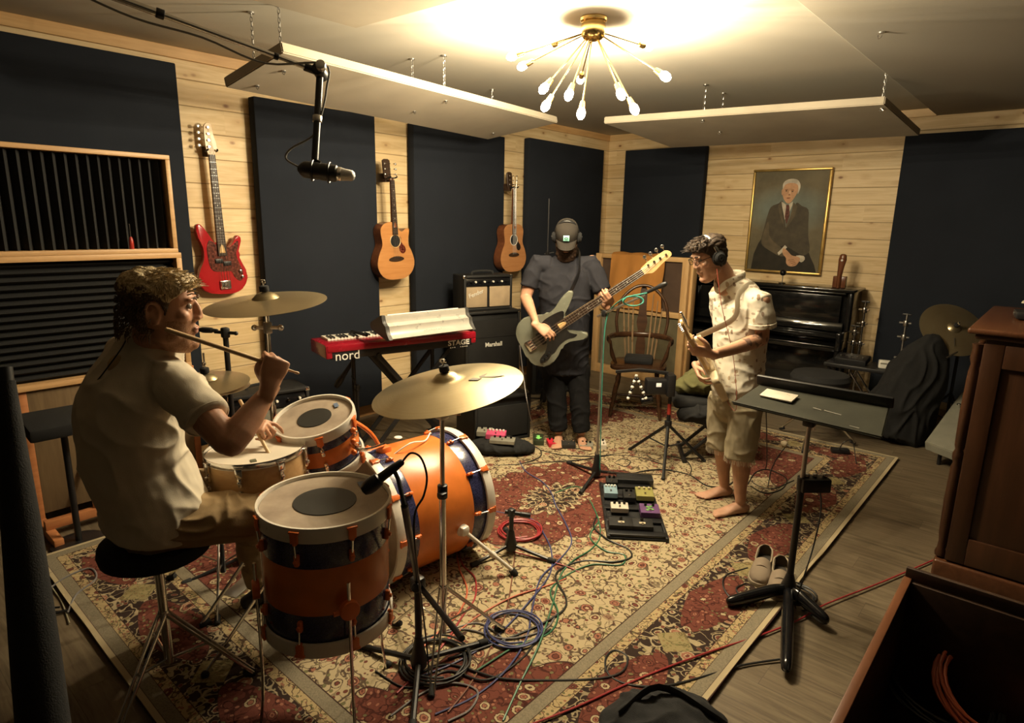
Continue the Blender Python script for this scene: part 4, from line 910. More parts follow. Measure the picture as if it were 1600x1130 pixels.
def drum(label, name, C, axis, r, L, bands, lugs, headm, dot=.0, hoopw=.035, hoopm=None, lugm=None, both=True, xref=None, hoop_out=.012, lug0=0.0, claws=False):
    """C: centre of the batter head; axis: from batter to resonant head"""
    A = V(axis).normalized(); M = axis_m(C, A, xref)
    T = thing(name, label, 'drum', M=Matrix.Translation(V(C)))
    hoopm = hoopm or WHH; lugm = lugm or ORL
    z = .0
    for fr, m_ in bands:
        z1 = z + L * fr; b = MB(M); b.lathe([(r, z), (r + .0005, z + .002), (r + .0005, z1 - .002), (r, z1), (r - .008, z1), (r - .008, z)], 56, closed=True); b.build('shell_band', m_, T); z = z1
    for zc, s in ((-.006, 1), (L + .006, -1)):
        b = MB(M); b.lathe([(.001, zc), (r * .9, zc), (r + .002, zc - .001 * s), (r + .002, zc + .012 * s), (r - .004, zc + .012 * s), (r - .01, zc + .003 * s), (.001, zc + .003 * s)], 56); hd = b.build('drumhead', headm if s == 1 else HEADC, T)
        if dot and s == 1:
            b = MB(M); b.lathe([(.001, zc - .0035), (dot * r, zc - .003), (dot * r, zc), (.001, zc)], 40); b.build('centre_dot', DOT, hd)
        h0 = zc - .014 * s; h1 = h0 + hoopw * s; ho = hoop_out
        b = MB(M); b.lathe([(r + .004, h0), (r + ho, h0), (r + ho + .001, h0 + .003 * s), (r + ho + .001, h1 - .003 * s), (r + ho, h1), (r + .004, h1)], 56, closed=True); b.build('hoop', hoopm, T)
    for i in range(lugs):
        a = 2 * PI * i / lugs + lug0; u = V((math.cos(a), math.sin(a), 0)); t_ = V((-math.sin(a), math.cos(a), 0))
        for e, s in ((0, 1), (L, -1)):
            b = MB(M); q = u * (r + hoop_out + .006) + V((0, 0, e + (-.012) * s))
            Rm = Matrix((t_, u, V((0, 0, 1)))).transposed()
            b.box(q + V((0, 0, .003 * s)), (.034, .010, .008), Rm, bev=.003); b.box(q + V((0, 0, .022 * s)) , (.026, .008, .036), Rm, bev=.003)
            b.box(q + V((0, 0, .040 * s)) - u * .004, (.014, .016, .016), Rm, bev=.005); b.build('claw_hook' if claws else 'hoop_claw', lugm, T)
            zz_ = (.09 if L > .25 else L * .32); b = MB(M); p0 = u * (r + hoop_out + .006) + V((0, 0, e + .028 * s)); p1 = u * (r + .012) + V((0, 0, e + zz_ * s))
            b.cyl(p0, p1, .003, 8); b.build('tension_rod', CHR, T)
            b = MB(M); c_ = u * (r + .007) + V((0, 0, e + zz_ * s)); b.box(c_, (.016, .018, .040), Rm, bev=.006); b.cyl(c_ + u * .006, c_ + u * .015, .007, 10, bev=.002); b.build('lug', lugm if L > .2 else CHR, T)
    return T, M
BND = [(.30, SHB), (.40, ORS), (.30, SHB)]
# floor tom
FT = V((-1.755, 1.045, .835)); FT = PD(508, 786, 2.10)
T, M = drum('floor tom with blue sparkle and orange bands and clear dotted head, nearest the camera', 'floor_tom', FT, (-.02, 0, -1), .205, .41, BND, 8, HEADW, .50, hoopw=.050, lug0=.2)
WN = mat('white_sticker', (.6, .6, .6), .5)
b = MB(M); b.box((-.02, -.16, -.0105), (.045, .022, .001), Euler((0, 0, .4))); b.build('tape', ACR, T)
for a in (-2.0, -.3, 1.7):
    u = V((math.cos(a), math.sin(a), 0)); x0 = FT + u * .232
    b = MB(); b.tube([x0 + V((0, 0, -.17)), x0 + V((0, 0, -.60)), x0 + u * .02 + V((0, 0, -.80))], .0055, 8, k=3); q = x0 + u * .04; lg = b.build('leg', CHR, T)
    b = MB(); b.ell((x0.x + u.x * .033, x0.y + u.y * .033, .026), (.014, .014, .016)); b.build('rubber_foot', RUB, lg)
    b = MB(); b.cyl(x0 - u * .012 + V((0, 0, -.265)), x0 + u * .012 + V((0, 0, -.265)), .032, 20, bev=.004); b.tube([x0 + V((0, 0, -.265)), x0 + V((.05 * u.y, -.05 * u.x, -.265))], .008, 8); b.build('leg_bracket', ORL, T)
# kick
KA, KB = PZ(563, 812, .325), PZ(722, 758, .325); kax = (KB - KA).normalized(); KA = KA + kax * .02
KL_ = .54
T, M = drum('orange and blue sparkle bass drum lying on its side with white hoops', 'bass_drum', KA, kax, .318, KL_, [(.20, SHB), (.60, ORS), (.20, SHB)], 10, HEADW, 0, hoopw=.048, hoop_out=.016, xref=(0, 0, 1), lug0=.31, claws=True)
top = KA + kax * .20 + V((0, 0, .306))
b = MB(); b.lathe([(.022, 0), (.020, .004), (.010, .006), (.001, .007)], 20, Matrix.Translation(PZ(622, 684, .628)) ); b.build('badge', WHT, T)
for s, z0 in ((1, .36), (-1, .36)):
    sd_ = V((kax.y, -kax.x, 0)) * s; q = KA + kax * z0 + sd_ * .290 + V((0, 0, -.06))
    b = MB(); b.lathe([(.03, 0), (.036, .01), (.030, .03), (.012, .036)], 16, axis_m(q, sd_)); b.box(q + sd_ * .03, (.05, .05, .05), bev=.014); b.build('spur_bracket', WHH, T)
    e = q + sd_ * .20 + kax * .20; e.z = .03
    b = MB(); b.tube([q + sd_ * .03, q.lerp(e, .55) + sd_ * .012, e], .010, 10); b.cyl(q.lerp(e, .55), q.lerp(e, .62), .016, 10); sp_ = b.build('spur', WHH, T)
    b = MB(); b.cyl(e + V((0, 0, -.012)), e + (q - e).normalized() * .03, .018, 12, bev=.004); b.build('rubber_foot', RUB, sp_)
# tom mount cluster on the kick
mt = KA + kax * .12 + V((0, 0, .30))
b = MB(); b.box(mt + V((0, 0, .02)), (.06, .06, .05), bev=.012); b.tube([mt, mt + V((-.02, -.06, .12)), mt + V((-.08, -.14, .20))], .010, 8, k=4); b.build('tom_mount', ORL, T)
b = MB(); b.tube([mt + V((.05, .0, .0)), mt + V((.08, .10, .05)), mt + V((.05, .22, .025)), mt + V((.0, .30, .035)), mt + V((-.06, .36, -.02))], .004, 6, k=5); b.build('cord', WHT, T)
# rack tom
TC = PD(492, 655, 2.62); ta = V((-.10, .28, -1))
T, M = drum('small rack tom with orange band and dotted head mounted above the bass drum', 'rack_tom', TC, ta, .155, .20, [(.34, SHB), (.36, ORS), (.30, SHB)], 6, HEADW, .45, hoopw=.044, lug0=.5)
b = MB(M); b.box((.0, -.11, -.0105), (.036, .018, .001), Euler((0, 0, .4))); b.build('tape', ACR, T)
b = MB(); q = TC + ta.normalized() * .10; b.tube([q + V((.14, .05, 0)), q + V((.20, .08, -.02)), mt + V((0, 0, .05))], .009, 8, k=4); b.build('mount_arm', CHR, T)
for dz in (0, .03, .06):
    b = MB(); b.ell(q + V((.168, .05, -.03 + dz * 1.6)), (.012, .012, .012)); b.build('wing_nut', ORL, T)
# snare on its stand
SNC = PD(400, 706, 2.42)
T, M = drum('natural maple snare drum with chrome hoops and white head', 'snare_drum', SNC, (.02, .02, -1), .178, .145, [(1.0, NATW)], 8, HEADC, 0, hoopw=.020, hoopm=CHR, lugm=CHR, hoop_out=.006)
b = MB(M); b.box((.10, .06, -.0075), (.028, .02, .002), Euler((0, 0, .3))); b.build('damper_gel', mat('gel', (.10, .11, .07), .3), T)
T = thing('snare_stand', 'chrome tripod stand under the snare drum', 'drum stand', (SNC.x, SNC.y, 0.012))
b = MB(); b.cyl((SNC.x, SNC.y, .16), (SNC.x, SNC.y, .64), .013, 12); b.build('post', CHR, T)
for i in range(3):
    a = 2 * PI * i / 3 + .5; u = V((math.cos(a), math.sin(a), 0)); c_ = V((SNC.x, SNC.y, 0))
    b = MB(); b.tube([c_ + V((0, 0, .30)), c_ + u * .26 + V((0, 0, .03))], .008, 8, flat=.6); lg = b.build('leg', CHR, T)
    b = MB(); b.ell(c_ + u * .262 + V((0, 0, .028)), .016); b.build('rubber_foot', RUB, lg)
    b = MB(); b.tube([c_ + V((0, 0, .62)), c_ + u * .17 + V((0, 0, .665)), c_ + u * .198 + V((0, 0, .70))], .006, 8); b.build('basket_arm', CHR, T)

def cymbal(label, C, nrm, r, dome=.028, bell=.055, name='cymbal', grp=None):
    N = V(nrm).normalized(); M = axis_m(C, N); T = thing(name, label, 'cymbal', M=M, group=grp)
    pr = []
    for i in range(13):
        t = i / 12; rr = bell + (r - bell) * t; pr.append((rr, .0 - dome * t ** 1.25))
    bellp = [(.006, .026), (.02, .0245), (.035, .019), (.046, .009), (.052, .003)]
    up = bellp + pr; dn = [(x, z - .0016) for x, z in up][::-1]
    b = MB(M); b.lathe(up + dn, 72, closed=True); b.build('plate', CYM, T)
    b = MB(M); b.cyl((0, 0, -.02), (0, 0, .075), .004, 10); b.cyl((0, 0, .066), (0, 0, .078), .009, 10, bev=.002); b.box((0, 0, .070), (.034, .006, .014), bev=.003); b.build('wing_nut', CHR, T)
    b = MB(M); b.cyl((0, 0, .028), (0, 0, .052), .019, 18, bev=.004); b.build('felt_washer', BLKC, T)
    b = MB(M); b.cyl((0, 0, -.018), (0, 0, .004), .018, 18, bev=.004); b.build('felt_washer', BLKC, T)
    return T, M
def tripod(T, base, r, h, n=3, a0=0.0, leg=.009, m=CHR, hub=.5, double=False, foot=True):
    base = V(base)
    for i in range(n):
        a = 2 * PI * i / n + a0; u = V((math.cos(a), math.sin(a), 0)); v = V((-u.y, u.x, 0)) * .014
        e = base + u * r + V((0, 0, .022)); b = MB()
        for s in ((1, -1) if double else (0,)): b.tube([base + v * s + V((0, 0, h)), e + v * s * .6], leg * (.7 if double else 1), 8, flat=.7)
        b.tube([base + V((0, 0, h * .42)), base.lerp(e, .5) + V((0, 0, h * .5))], leg * .55, 6)
        lg = b.build('leg', m, T)
        if foot: b = MB(); b.cyl(e + (base - e).normalized() * .035 + V((0, 0, .012)), e - V((0, 0, .008)) + u * .008, .0125, 10, bev=.003); b.build('rubber_foot', RUB, lg)
# ride cymbal and stand
RC = PD(697, 592, 2.34); rn = (CU * .40 + V((0, 0, 1)) * .58 - CF * .17 - CR * .17)
cT, cM = cymbal('large ride cymbal tilted over the bass drum', RC, rn, .285, .038, .058)
b = MB(cM)
lm = mat('cymbal_print', (.16, .14, .10), .5)
xd = (cM.to_3x3().inverted() @ CR); ang = math.atan2(xd.y, xd.x)
lz = axis_m(RC, rn) ; LM = cM @ Matrix.Rotation(ang + R(8), 4, 'Z') @ Matrix.Translation((.115, -.035, -.0085)) @ Matrix.Rotation(R(8), 4, 'Y')
b = MB(LM); b.prism([(-.036, -.026), (-.002, -.034), (.014, -.012), (-.018, -.002)], .002); b.prism([(.008, .0), (.055, -.008), (.10, .004), (.055, .010), (.024, .008), (.040, .044), (.006, .014)], .002); b.build('logo_print', lm, cT)
rs = PZ(692, 905, .18); rs = V((RC.x - .06, RC.y + .02, 0)); rs = PD(692, 860, 2.50); rs.z = 0; rft = PZ(785, 992); rang = math.atan2(rft.y - rs.y, rft.x - rs.x); rrad = (rft - rs).length
T = thing('cymbal_stand', 'chrome cymbal stand in front of the bass drum carrying the ride cymbal', 'cymbal stand', (rs.x, rs.y, .012))
t0 = RC - V(rn).normalized() * .03; tp_ = V((rs.x, rs.y, t0.z - .10))
b = MB(); b.cyl((rs.x, rs.y, .10), (rs.x, rs.y, .72), .0135, 12); b.build('lower_tube', CHR, T)
b = MB(); b.cyl((rs.x, rs.y, .70), tp_, .0095, 12); b.build('upper_tube', CHR, T)
b = MB(); b.cyl((rs.x, rs.y, .69), (rs.x, rs.y, .745), .020, 12, bev=.003); b.box((rs.x + .02, rs.y - .02, .715), (.03, .03, .02), bev=.004); b.build('height_clamp', BLK, T)
b = MB(); b.box(tp_, (.045, .045, .06), bev=.010); b.tube([tp_, t0], .007, 8); b.tube([tp_ + V((.03, 0, 0)), tp_ + V((.07, .03, .0))], .006, 6); b.build('tilter', STL, T)
tripod(T, (rs.x, rs.y, .012), min(rrad, .42), .30, 3, rang, .008, CHR, double=True)
# crash over the drummer's far side
CC = PD(415, 466, 2.62); cn = V((0, 0, 1)) - CR * .06 - CF * .10
cymbal('thin crash cymbal level with the drummer face, in front of the red bass', CC, cn, .245, .022, .055)
b0 = V((CC.x, CC.y, 0))
T = thing('cymbal_stand', 'chrome and black cymbal stand behind the drummer arm carrying the crash cymbal', 'cymbal stand', (CC.x, CC.y, 0))
b = MB(); b.cyl((CC.x, CC.y, .12), (CC.x, CC.y, .95), .0135, 12); b.build('lower_tube', CHR, T)
b = MB(); b.cyl((CC.x, CC.y, .95), (CC.x, CC.y, CC.z - .02), .009, 12); b.build('upper_tube', CHR, T)
b = MB(); q = PD(418, 514, 2.62); q = V((CC.x, CC.y, q.z)); b.box(q, (.03, .03, .05), bev=.006); b.tube([q - CR * .055, q + CR * .055], .008, 8); b.ell(q - CR * .055, .013); b.ell(q + CR * .055, .013); b.build('height_clamp', STL, T)
tripod(T, (CC.x, CC.y, 0.012), .36, .45, 3, R(20), .009)
# hi-hat behind the snare
HC = PD(322, 600, 2.78)
cymbal('upper hi-hat cymbal half hidden behind the drummer shoulder', HC + V((0, 0, .022)), (0.05, -.05, 1), .18, .018, .045, grp=None)
cymbal('lower hi-hat cymbal turned upside down under the upper one', HC - V((0, 0, .03)), (0, 0, -1), .18, .014, .045)
T = thing('hi_hat_stand', 'black hi-hat stand behind the snare drum', 'cymbal stand', (HC.x, HC.y, 0.012))
b = MB(); b.cyl((HC.x, HC.y, .10), (HC.x, HC.y, .80), .013, 12); b.build('lower_tube', BLK, T)
b = MB(); b.cyl((HC.x, HC.y, .10), (HC.x, HC.y, 1.16), .004, 10); b.build('pull_rod', CHR, T)
b = MB(); q = V((HC.x, HC.y, 0)); b.box(q + V((.05, .10, .035)), (.08, .26, .018), Euler((R(8), 0, R(20))), bev=.004); b.build('pedal', STL, T)
tripod(T, (HC.x, HC.y, 0.012), .30, .32, 3, R(90), .008)

# ================================================================= microphones and their stands
MICB = mat('mic_body', (.014, .014, .015), .45)
MSIL = mat('mic_grille', (.42, .40, .38), .4, .8, bump=.8, bscale=900)
def clipmic(T, p, d, L=.16, r=.012, headr=.018, bodym=MICB, headm=MSIL):
    """p: rear end, d: towards the capsule"""
    M = axis_m(p, d); b = MB(M); b.lathe([(.006, -.005), (r * .8, 0), (r, .03), (r * 1.1, L - .05), (headr, L - .045)], 18); b.build('mic_body', bodym, T)
    b = MB(M); b.lathe([(headr, L - .046), (headr * 1.1, L - .02), (headr * 1.05, L - .005), (headr * .7, L + .010), (.001, L + .014)], 18); b.build('mic_grille', headm, T)
# overhead boom with large microphone
B0, B1 = PD(60, -48, 1.72), PD(500, 113, 2.18); bd_ = (B1 - B0).normalized(); Bs = B0 - bd_ * .9
T = thing('overhead_boom', 'long chrome boom arm reaching in from the upper left over the drummer', 'microphone boom', M=Matrix.Translation(B1))
b = MB(); b.cyl(Bs, B0.lerp(B1, .38), .0115, 12); b.build('outer_tube', CHR, T)
b = MB(); b.cyl(B0.lerp(B1, .36), B1 - bd_ * .05, .0085, 12); b.build('inner_tube', CHR, T)
b = MB(); b.cyl(B0.lerp(B1, .36), B0.lerp(B1, .39), .015, 12, bev=.003); b.cyl(B0.lerp(B1, .80), B0.lerp(B1, .82), .0115, 10, bev=.002); b.build('collar', BLK, T)
b = MB(); b.cyl(B1 - bd_ * .055, B1, .014, 12, bev=.003); b.build('end_joint', BLK, T)
b = MB(); b.cyl(B1 - CF * .03, B1 + CF * .03, .022, 18, bev=.004); b.build('swivel_knob', BLK, T)
b = MB(); b.cyl(B1 + CR * .016 - CF * .035, B1 + CR * .02 - CF * .062, .017, 18, bev=.004); b.build('knob_cap', STL, T)
C1 = PD(492, 250, 2.16)
b = MB(); b.tube([B1, B1.lerp(C1, .6), C1], .012, 10); b.build('drop_tube', BLK, T)
b = MB(); b.cyl(B1.lerp(C1, .50), B1.lerp(C1, .57), .016, 10, bev=.002); b.build('cable_tie', STL, T)
pts = [Bs - CU * .02]
for i in range(1, 9): pts.append(Bs.lerp(B1, i / 9) - V((0, 0, .018 + .020 * abs(math.sin(i * 1.3)))))
cg = [pts[-1], B1 + CR * .02 + CU * .02 - CF * .02, B1 + CR * .022 - CU * .06, B1.lerp(C1, .5) + CR * .012, B1.lerp(C1, .72) - CR * .01, PD(455, 232, 2.15), PD(447, 248, 2.15), PD(470, 263, 2.15)]
b = MB(); b.tube(pts + cg[1:], .0036, 7, k=5); tag(b.build('boom_cable', mat('grey_cable', (.16, .155, .14), .5)), 'thin grey microphone cable taped along the long boom arm', 'cable')
md_ = (CR * .98 - CU * .10 + CF * .12).normalized(); mp = PD(470, 264, 2.15)
T = thing('microphone', 'large black overhead microphone with silver tip hanging from the boom', 'microphone', M=Matrix.Translation(mp))
M = axis_m(mp, md_); L = .185
b = MB(M); b.lathe([(.008, -.01), (.020, 0), (.0275, .012), (.029, .055), (.027, .065), (.029, .070), (.028, .118), (.021, .124)], 28); b.build('mic_body', MICB, T)
b = MB(M); b.lathe([(.021, .122), (.022, .135), (.020, .150), (.018, .172), (.012, .180), (.001, .183)], 24); b.build('mic_grille', MSIL, T)
b = MB(M); b.lathe([(.0222, .122), (.0235, .124), (.0235, .134), (.0222, .136)], 24, closed=True); b.build('silver_ring', CHR, T)
b = MB(M); b.tube([(.034 * math.cos(t), .034 * math.sin(t), .04) for t in [i * PI / 12 for i in range(24)]], .003, 6, closed=True); b.tube([(.034 * math.cos(t), .034 * math.sin(t), .095) for t in [i * PI / 12 for i in range(24)]], .003, 6, closed=True); b.build('shock_mount', BLK, T)
b = MB(); b.tube([C1, mp + md_ * .067 + CU * .03], .006, 8); b.build('mount_stem', BLK, T)

def stand(label, base, h, legr=.33, legh=.0, m=BLK, name='microphone_stand', a0=0., r=.010, basem=None, top=True, legw=.009, hub=.10):
    base = V(base); T = thing(name, label, 'microphone stand', base)
    b = MB(); b.cyl(base + V((0, 0, .05)), base + V((0, 0, h)), r, 12); b.build('pole', m, T)
    b = MB(); b.lathe([(.014, .02), (.030, .03), (.034, .06), (.024, .06 + hub * .4), (.016, .06 + hub)], 18, Matrix.Translation(base)); b.build('hub', BLK, T)
    for i in range(3):
        a = 2 * PI * i / 3 + a0; u = V((math.cos(a), math.sin(a), 0)); e = base + u * legr + V((0, 0, .016))
        b = MB(); b.tube([base + u * .02 + V((0, 0, .055 + legh)), e], legw, 8); lg = b.build('leg', BLK, T)
        b = MB(); b.cyl(e - u * .03 + V((0, 0, .004)), e + u * .012, .0145, 12, bev=.003); b.build('rubber_foot', RUB, lg)
    return T
# floor tom mic stand with boom (dark, close to the camera)
sb_ = PZ(655, 1055, .0); sb_.z = .012
T = stand('black boom stand beside the floor tom holding a close microphone', sb_, .40, .30, a0=R(75), r=.014, legw=.011)
j = PD(652, 880, 1.98); j = V((sb_.x, sb_.y, .40)); mE = PD(655, 712, 1.86)
b = MB(); b.tube([PD(722, 998, 2.0), j, PD(632, 790, 1.82)], .011, 10); b.build('boom', BLK, T)
b = MB(); b.box(j, (.05, .05, .06), bev=.014); b.cyl(j - CF * .05, j + CF * .02, .018, 12, bev=.003); b.build('boom_clamp', BLK, T)
m0 = PD(628, 722, 1.86); m1 = PD(572, 764, 1.84)
T2 = thing('microphone', 'black microphone aimed down at the floor tom head', 'microphone', M=Matrix.Translation(m0))
clipmic(T2, m0, (m1 - m0), (m1 - m0).length, .013, .021, headm=MICB)
b = MB(); b.tube([PD(632, 790, 1.82), PD(622, 748, 1.84), m0.lerp(m1, .25)], .007, 8); b.build('clip', BLK, T2)
b = MB(); b.tube([m0, PD(642, 708, 1.86), PD(658, 716, 1.86), PD(667, 745, 1.86), PD(662, 775, 1.87), PD(648, 805, 1.88), PD(650, 870, 1.95), sb_ + V((.02, .02, .15)), sb_ + V((.07, -.02, .02)), sb_ + V((.03, -.10, .012)), sb_ + V((-.12, -.12, .012))], .0034, 7, k=5); tag(b.build('microphone_cable', BLK), 'black cable looping from the floor tom microphone down its stand', 'cable')
# small black stand with mic seen past the drummer's chin
q0 = PD(352, 520, 2.95); qb = V((q0.x, q0.y, .0))
T = stand('slim black stand behind the drummer chin with a small clip on microphone', qb, q0.z, .28, a0=.4, r=.0125)
b = MB(); b.tube([q0 - CR * .05 + CU * .004, q0 + CR * .055 - CU * .003], .008, 8); b.box(q0, (.035, .035, .05), bev=.008); b.ell(q0 + CR * .05 - CU * .003, (.012, .010, .010)); b.build('stand_head', BLK, T)
mm0 = q0 - CR * .04 + CU * .01; T2 = thing('microphone', 'small black microphone on the stand behind the drummer chin', 'microphone', M=Matrix.Translation(mm0)); clipmic(T2, mm0, -CR + CU * .05 , .07, .010, .013, headm=MICB)
# kick mic stand
kb0 = PZ(798, 866, .012)
T = stand('short black tripod stand in front of the bass drum with a level clip on top', kb0, .235, .24, a0=R(18), r=.0125, hub=.08)
kt = kb0 + V((0, 0, .24))
b = MB(); b.tube([kt - CR * .035 + CU * .005, kt + CR * .095 - CU * .015], .0115, 10); b.box(kt, (.035, .035, .045), bev=.008); b.cyl(kt + CR * .045 - CU * .008, kt + CR * .10 - CU * .016, .014, 10, bev=.003); b.build('stand_head', BLK, T)
# vocal stand in front of the bassist
vb = PZ(931, 748, .012); vt = V((vb.x, vb.y, 0)); 
T = stand('chrome and black boom stand between the bassist and the wooden chair', vb, .85, .30, a0=R(-75), m=STL, r=.0095, hub=.12, legw=.011)
zt_ = PD(941, 483, (vb - CO).dot(CF) - .05).z
b = MB(); b.cyl(vb + V((0, 0, .80)), (vb.x, vb.y, zt_), .0085, 10); b.build('upper_tube', STL, T)
vt = V((vb.x, vb.y, zt_)); v2 = PD(1046, 444, 3.75)
vd = (v2 - vt).normalized()
b = MB(); b.tube([vt - vd * .06, vt + vd * .34], .0075, 10); b.build('boom', STL, T)
b = MB(); b.box(vt, (.03, .03, .045), bev=.008); b.build('boom_clamp', BLK, T)
T2 = thing('microphone', 'slim black microphone on the boom in front of the wooden chair', 'microphone', M=Matrix.Translation(vt + vd * .30))
clipmic(T2, vt + vd * .30 + CU * .012, (v2 - vt - vd * .30), (v2 - vt - vd * .30).length - .03, .011, .015, headm=MICB)
TEAL = mat('teal_cable', (.05, .24, .19), .4)
c0 = PD(990, 470, 3.78); pts = [vb + V((.03, 0, .05)), vt + V((.012, 0, -.5)), vt + V((.012, 0, -.1)), vt + vd * .06 + CU * .01]
b = MB(); L_ = []
for i in range(15): L_.append(c0 + CR * .062 * math.cos(i * 2 * PI / 7.3 + 2.5) + CU * .030 * math.sin(i * 2 * PI / 7.3 + 2.5) + CF * .006 * i / 3)
b.tube(pts + L_ + [c0 + vd * .1 + CU * .01], .0042, 6, k=4); tag(b.build('microphone_cable', TEAL), 'teal cable coiled around the boom beside the bass headstock', 'cable')
# pole crossing the second acoustic guitar
pb0 = PXx(795, 640, -3.62); pb0 = V((-3.66, 4.66, 0)); q = PD(798, 400, (pb0 - CO).dot(CF))
T = stand('thin black stand rising in front of the guitar next to the bassist', pb0, 1.95, .22, a0=1.0, r=.007)
b = MB(); q = V((pb0.x, pb0.y, PD(798, 397, 5.7).z)); b.box(q, (.03, .03, .05), bev=.006); b.tube([q - CR * .03, q + CR * .06 + CU * .015], .006, 6); b.build('boom_clamp', BLK, T)
mk = PZ(562, 712, .0); mk.z = .018
T = stand('black stand beyond the rack tom holding a microphone under the keyboard', mk, PD(562, 600, (mk - CO).dot(CF)).z, .24, a0=.9, r=.011)
mt_ = V((mk.x, mk.y, PD(562, 600, (mk - CO).dot(CF)).z)); mD = (mk - CO).dot(CF)
b = MB(); b.box(mt_, (.035, .035, .045), bev=.008); b.tube([mt_, PD(550, 588, mD)], .008, 8); b.build('boom_clamp', BLK, T)
ma, mb_ = PD(560, 551, mD), PD(524, 606, mD)
T2 = thing('microphone', 'black microphone with chrome collar pointing down beside the keyboard lettering', 'microphone', M=Matrix.Translation(ma))
M = axis_m(ma, mb_ - ma); L = (mb_ - ma).length
b = MB(M); b.lathe([(.006, 0), (.010, .004), (.010, .045), (.007, .048)], 14); b.build('connector', CHR, T2)
b = MB(M); b.lathe([(.010, .046), (.013, .06), (.017, L * .6), (.018, L * .66)], 18); b.build('mic_body', MICB, T2)
b = MB(M); b.lathe([(.018, L * .66), (.024, L * .75), (.025, L * .88), (.018, L * .98), (.001, L)], 18); b.build('mic_grille', BLK, T2)
# foreground stand at the far left edge, dark
fb_ = V((-1.93, -.02, 0))
g0 = PD(45, 1120, 1.45)
# ================================================================= people
def skinmat(name, c, red=(.42, .12, .07)):
    g = G(name); o = g.obj(); n1 = g.noise(o, 14, 3); n2 = g.noise(o, 60, 3)
    cc_ = g.mix(g.mr(n1, .35, .7), c, tuple(q * .82 for q in c)); cc_ = g.mix(g.mr(n2, .55, .75, 0, .25), cc_, red)
    g.set(cc_, .5, spec=.4); g.bsdf.inputs['Subsurface Weight'].default_value = .08; g.bsdf.inputs['Subsurface Radius'].default_value = (.02, .008, .004)
    g.bump(g.noise(o, 350, 2), .12, .002); return g.mat
SK1 = skinmat('skin_fair', (.52, .27, .165)); SK2 = skinmat('skin_warm', (.50, .27, .17)); SK3 = skinmat('skin_pale', (.50, .285, .185))
LIP = mat('lips', (.36, .16, .11), .5); EYEW = mat('eye_white', (.30, .26, .22), .2, var=.02); IRIS = mat('iris', (.03, .02, .015), .1)
def hairmat(name, c1, c2, sc=120):
    g = G(name); o = g.obj(); nz = g.noise(g.vm('MULTIPLY', o, (1, 1, .35)), sc, 3, .6, dist=1.5)
    g.set(g.ramp(nz, [(.35, c1), (.65, c2)]), .5, spec=.35); g.bump(nz, .8, .006); return g.mat
HRINGS = [(-.125, .076, .030, .020), (-.115, .086, .005, .036), (-.098, .090, -.02, .048), (-.075, .087, -.045, .056), (-.05, .087, -.068, .062), (-.025, .089, -.084, .067), (0, .086, -.093, .071), (.022, .084, -.099, .073), (.045, .089, -.102, .074), (.068, .083, -.100, .072), (.088, .066, -.088, .063), (.102, .040, -.066, .045), (.110, .008, -.035, .02)]
def skull(b, M, grow=0.0, n=28):
    rs = []; X, Y = M.to_3x3() @ V((1, 0, 0)), M.to_3x3() @ V((0, 1, 0))
    sc = X.length; X = X / sc; Y = Y / sc
    for z, f, bk, w_ in HRINGS: rs.append(b.ring(M @ V((0, (f + bk) / 2, z)), X, Y, (w_ + grow) * sc, ((f - bk) / 2 + grow) * sc, n, .88))
    b.skinrings(rs)
def head(b, M, jaw=1.0):
    skull(b, M); s = M.to_scale().x; Rm = M.to_3x3().normalized()
    def el(c, r, rot=None): b.ell(M @ V(c), tuple(q * s for q in r), Rm if rot is None else Rm @ rot.to_matrix(), 14, 9)
    def lf(st, ref=(1, 0, 0)): b.loft([(M @ V(p), x * s, y * s) for p, x, y in st], ref=Rm @ V(ref), n=12, round_ends=.7)
    lf([((0, .078, .040), .008, .010), ((0, .092, .020), .0085, .010), ((0, .099, .0), .011, .011), ((0, .102, -.012), .0135, .010), ((0, .090, -.021), .015, .008)])
    for q in (-1, 1):
        el((q * .011, .097, -.015), (.009, .011, .008)); el((q * .030, .081, .042), (.024, .012, .008)); el((q * .044, .060, -.006), (.024, .022, .020)); el((q * .030, .076, .012), (.016, .010, .007))
        el((q * .050, .020, -.065), (.018 * jaw, .040, .026))
        # ear: helix ring, lobe, bowl
        er = [V((q * (.073 + .012 * max(0, math.cos(t - 2.2)) ), -.012 + .017 * math.cos(t), .002 + .031 * math.sin(t))) for t in [i * PI / 8 for i in range(16)]]
        b.tube([M @ p for p in er], .0045 * s, 7, closed=True); el((q * .073, -.010, -.004), (.006, .012, .022)); el((q * .074, -.004, -.024), (.006, .008, .009))
    el((0, .091, -.047), (.024, .009, .0065)); el((0, .089, -.059), (.021, .009, .0065)); el((0, .084, -.098), (.024, .016, .018))
def face_sculpt(M, extra=None):
    s = M.to_scale().x; Rm = M.to_3x3().normalized()
    D = []
    for q in (-1, 1): D.append((M @ V((q * .031, .094, .023)), .0135 * s, Rm @ V((0, -.010 * s, 0)))); D.append((M @ V((q * .008, .108, -.024)), .004 * s, Rm @ V((0, 0, .005 * s)))); D.append((M @ V((q * .085, -.006, .004)), .009 * s, Rm @ V((-q * .008 * s, 0, 0))))
    D.append((M @ V((0, .099, -.0535)), .0045 * s, Rm @ V((0, -.005 * s, 0)))); D.append((M @ V((0, .095, -.078)), .010 * s, Rm @ V((0, -.003 * s, 0))))
    def f(me):
        out = []
        hc = M.translation
        for v in me.vertices:
            p = v.co.copy()
            if (p - hc).length < .17:
                for c, r, d in D:
                    q = (p - c).length / r
                    if q < 2.5: p = p + d * math.exp(-q * q)
            out += [p.x, p.y, p.z]
        return out
    return f
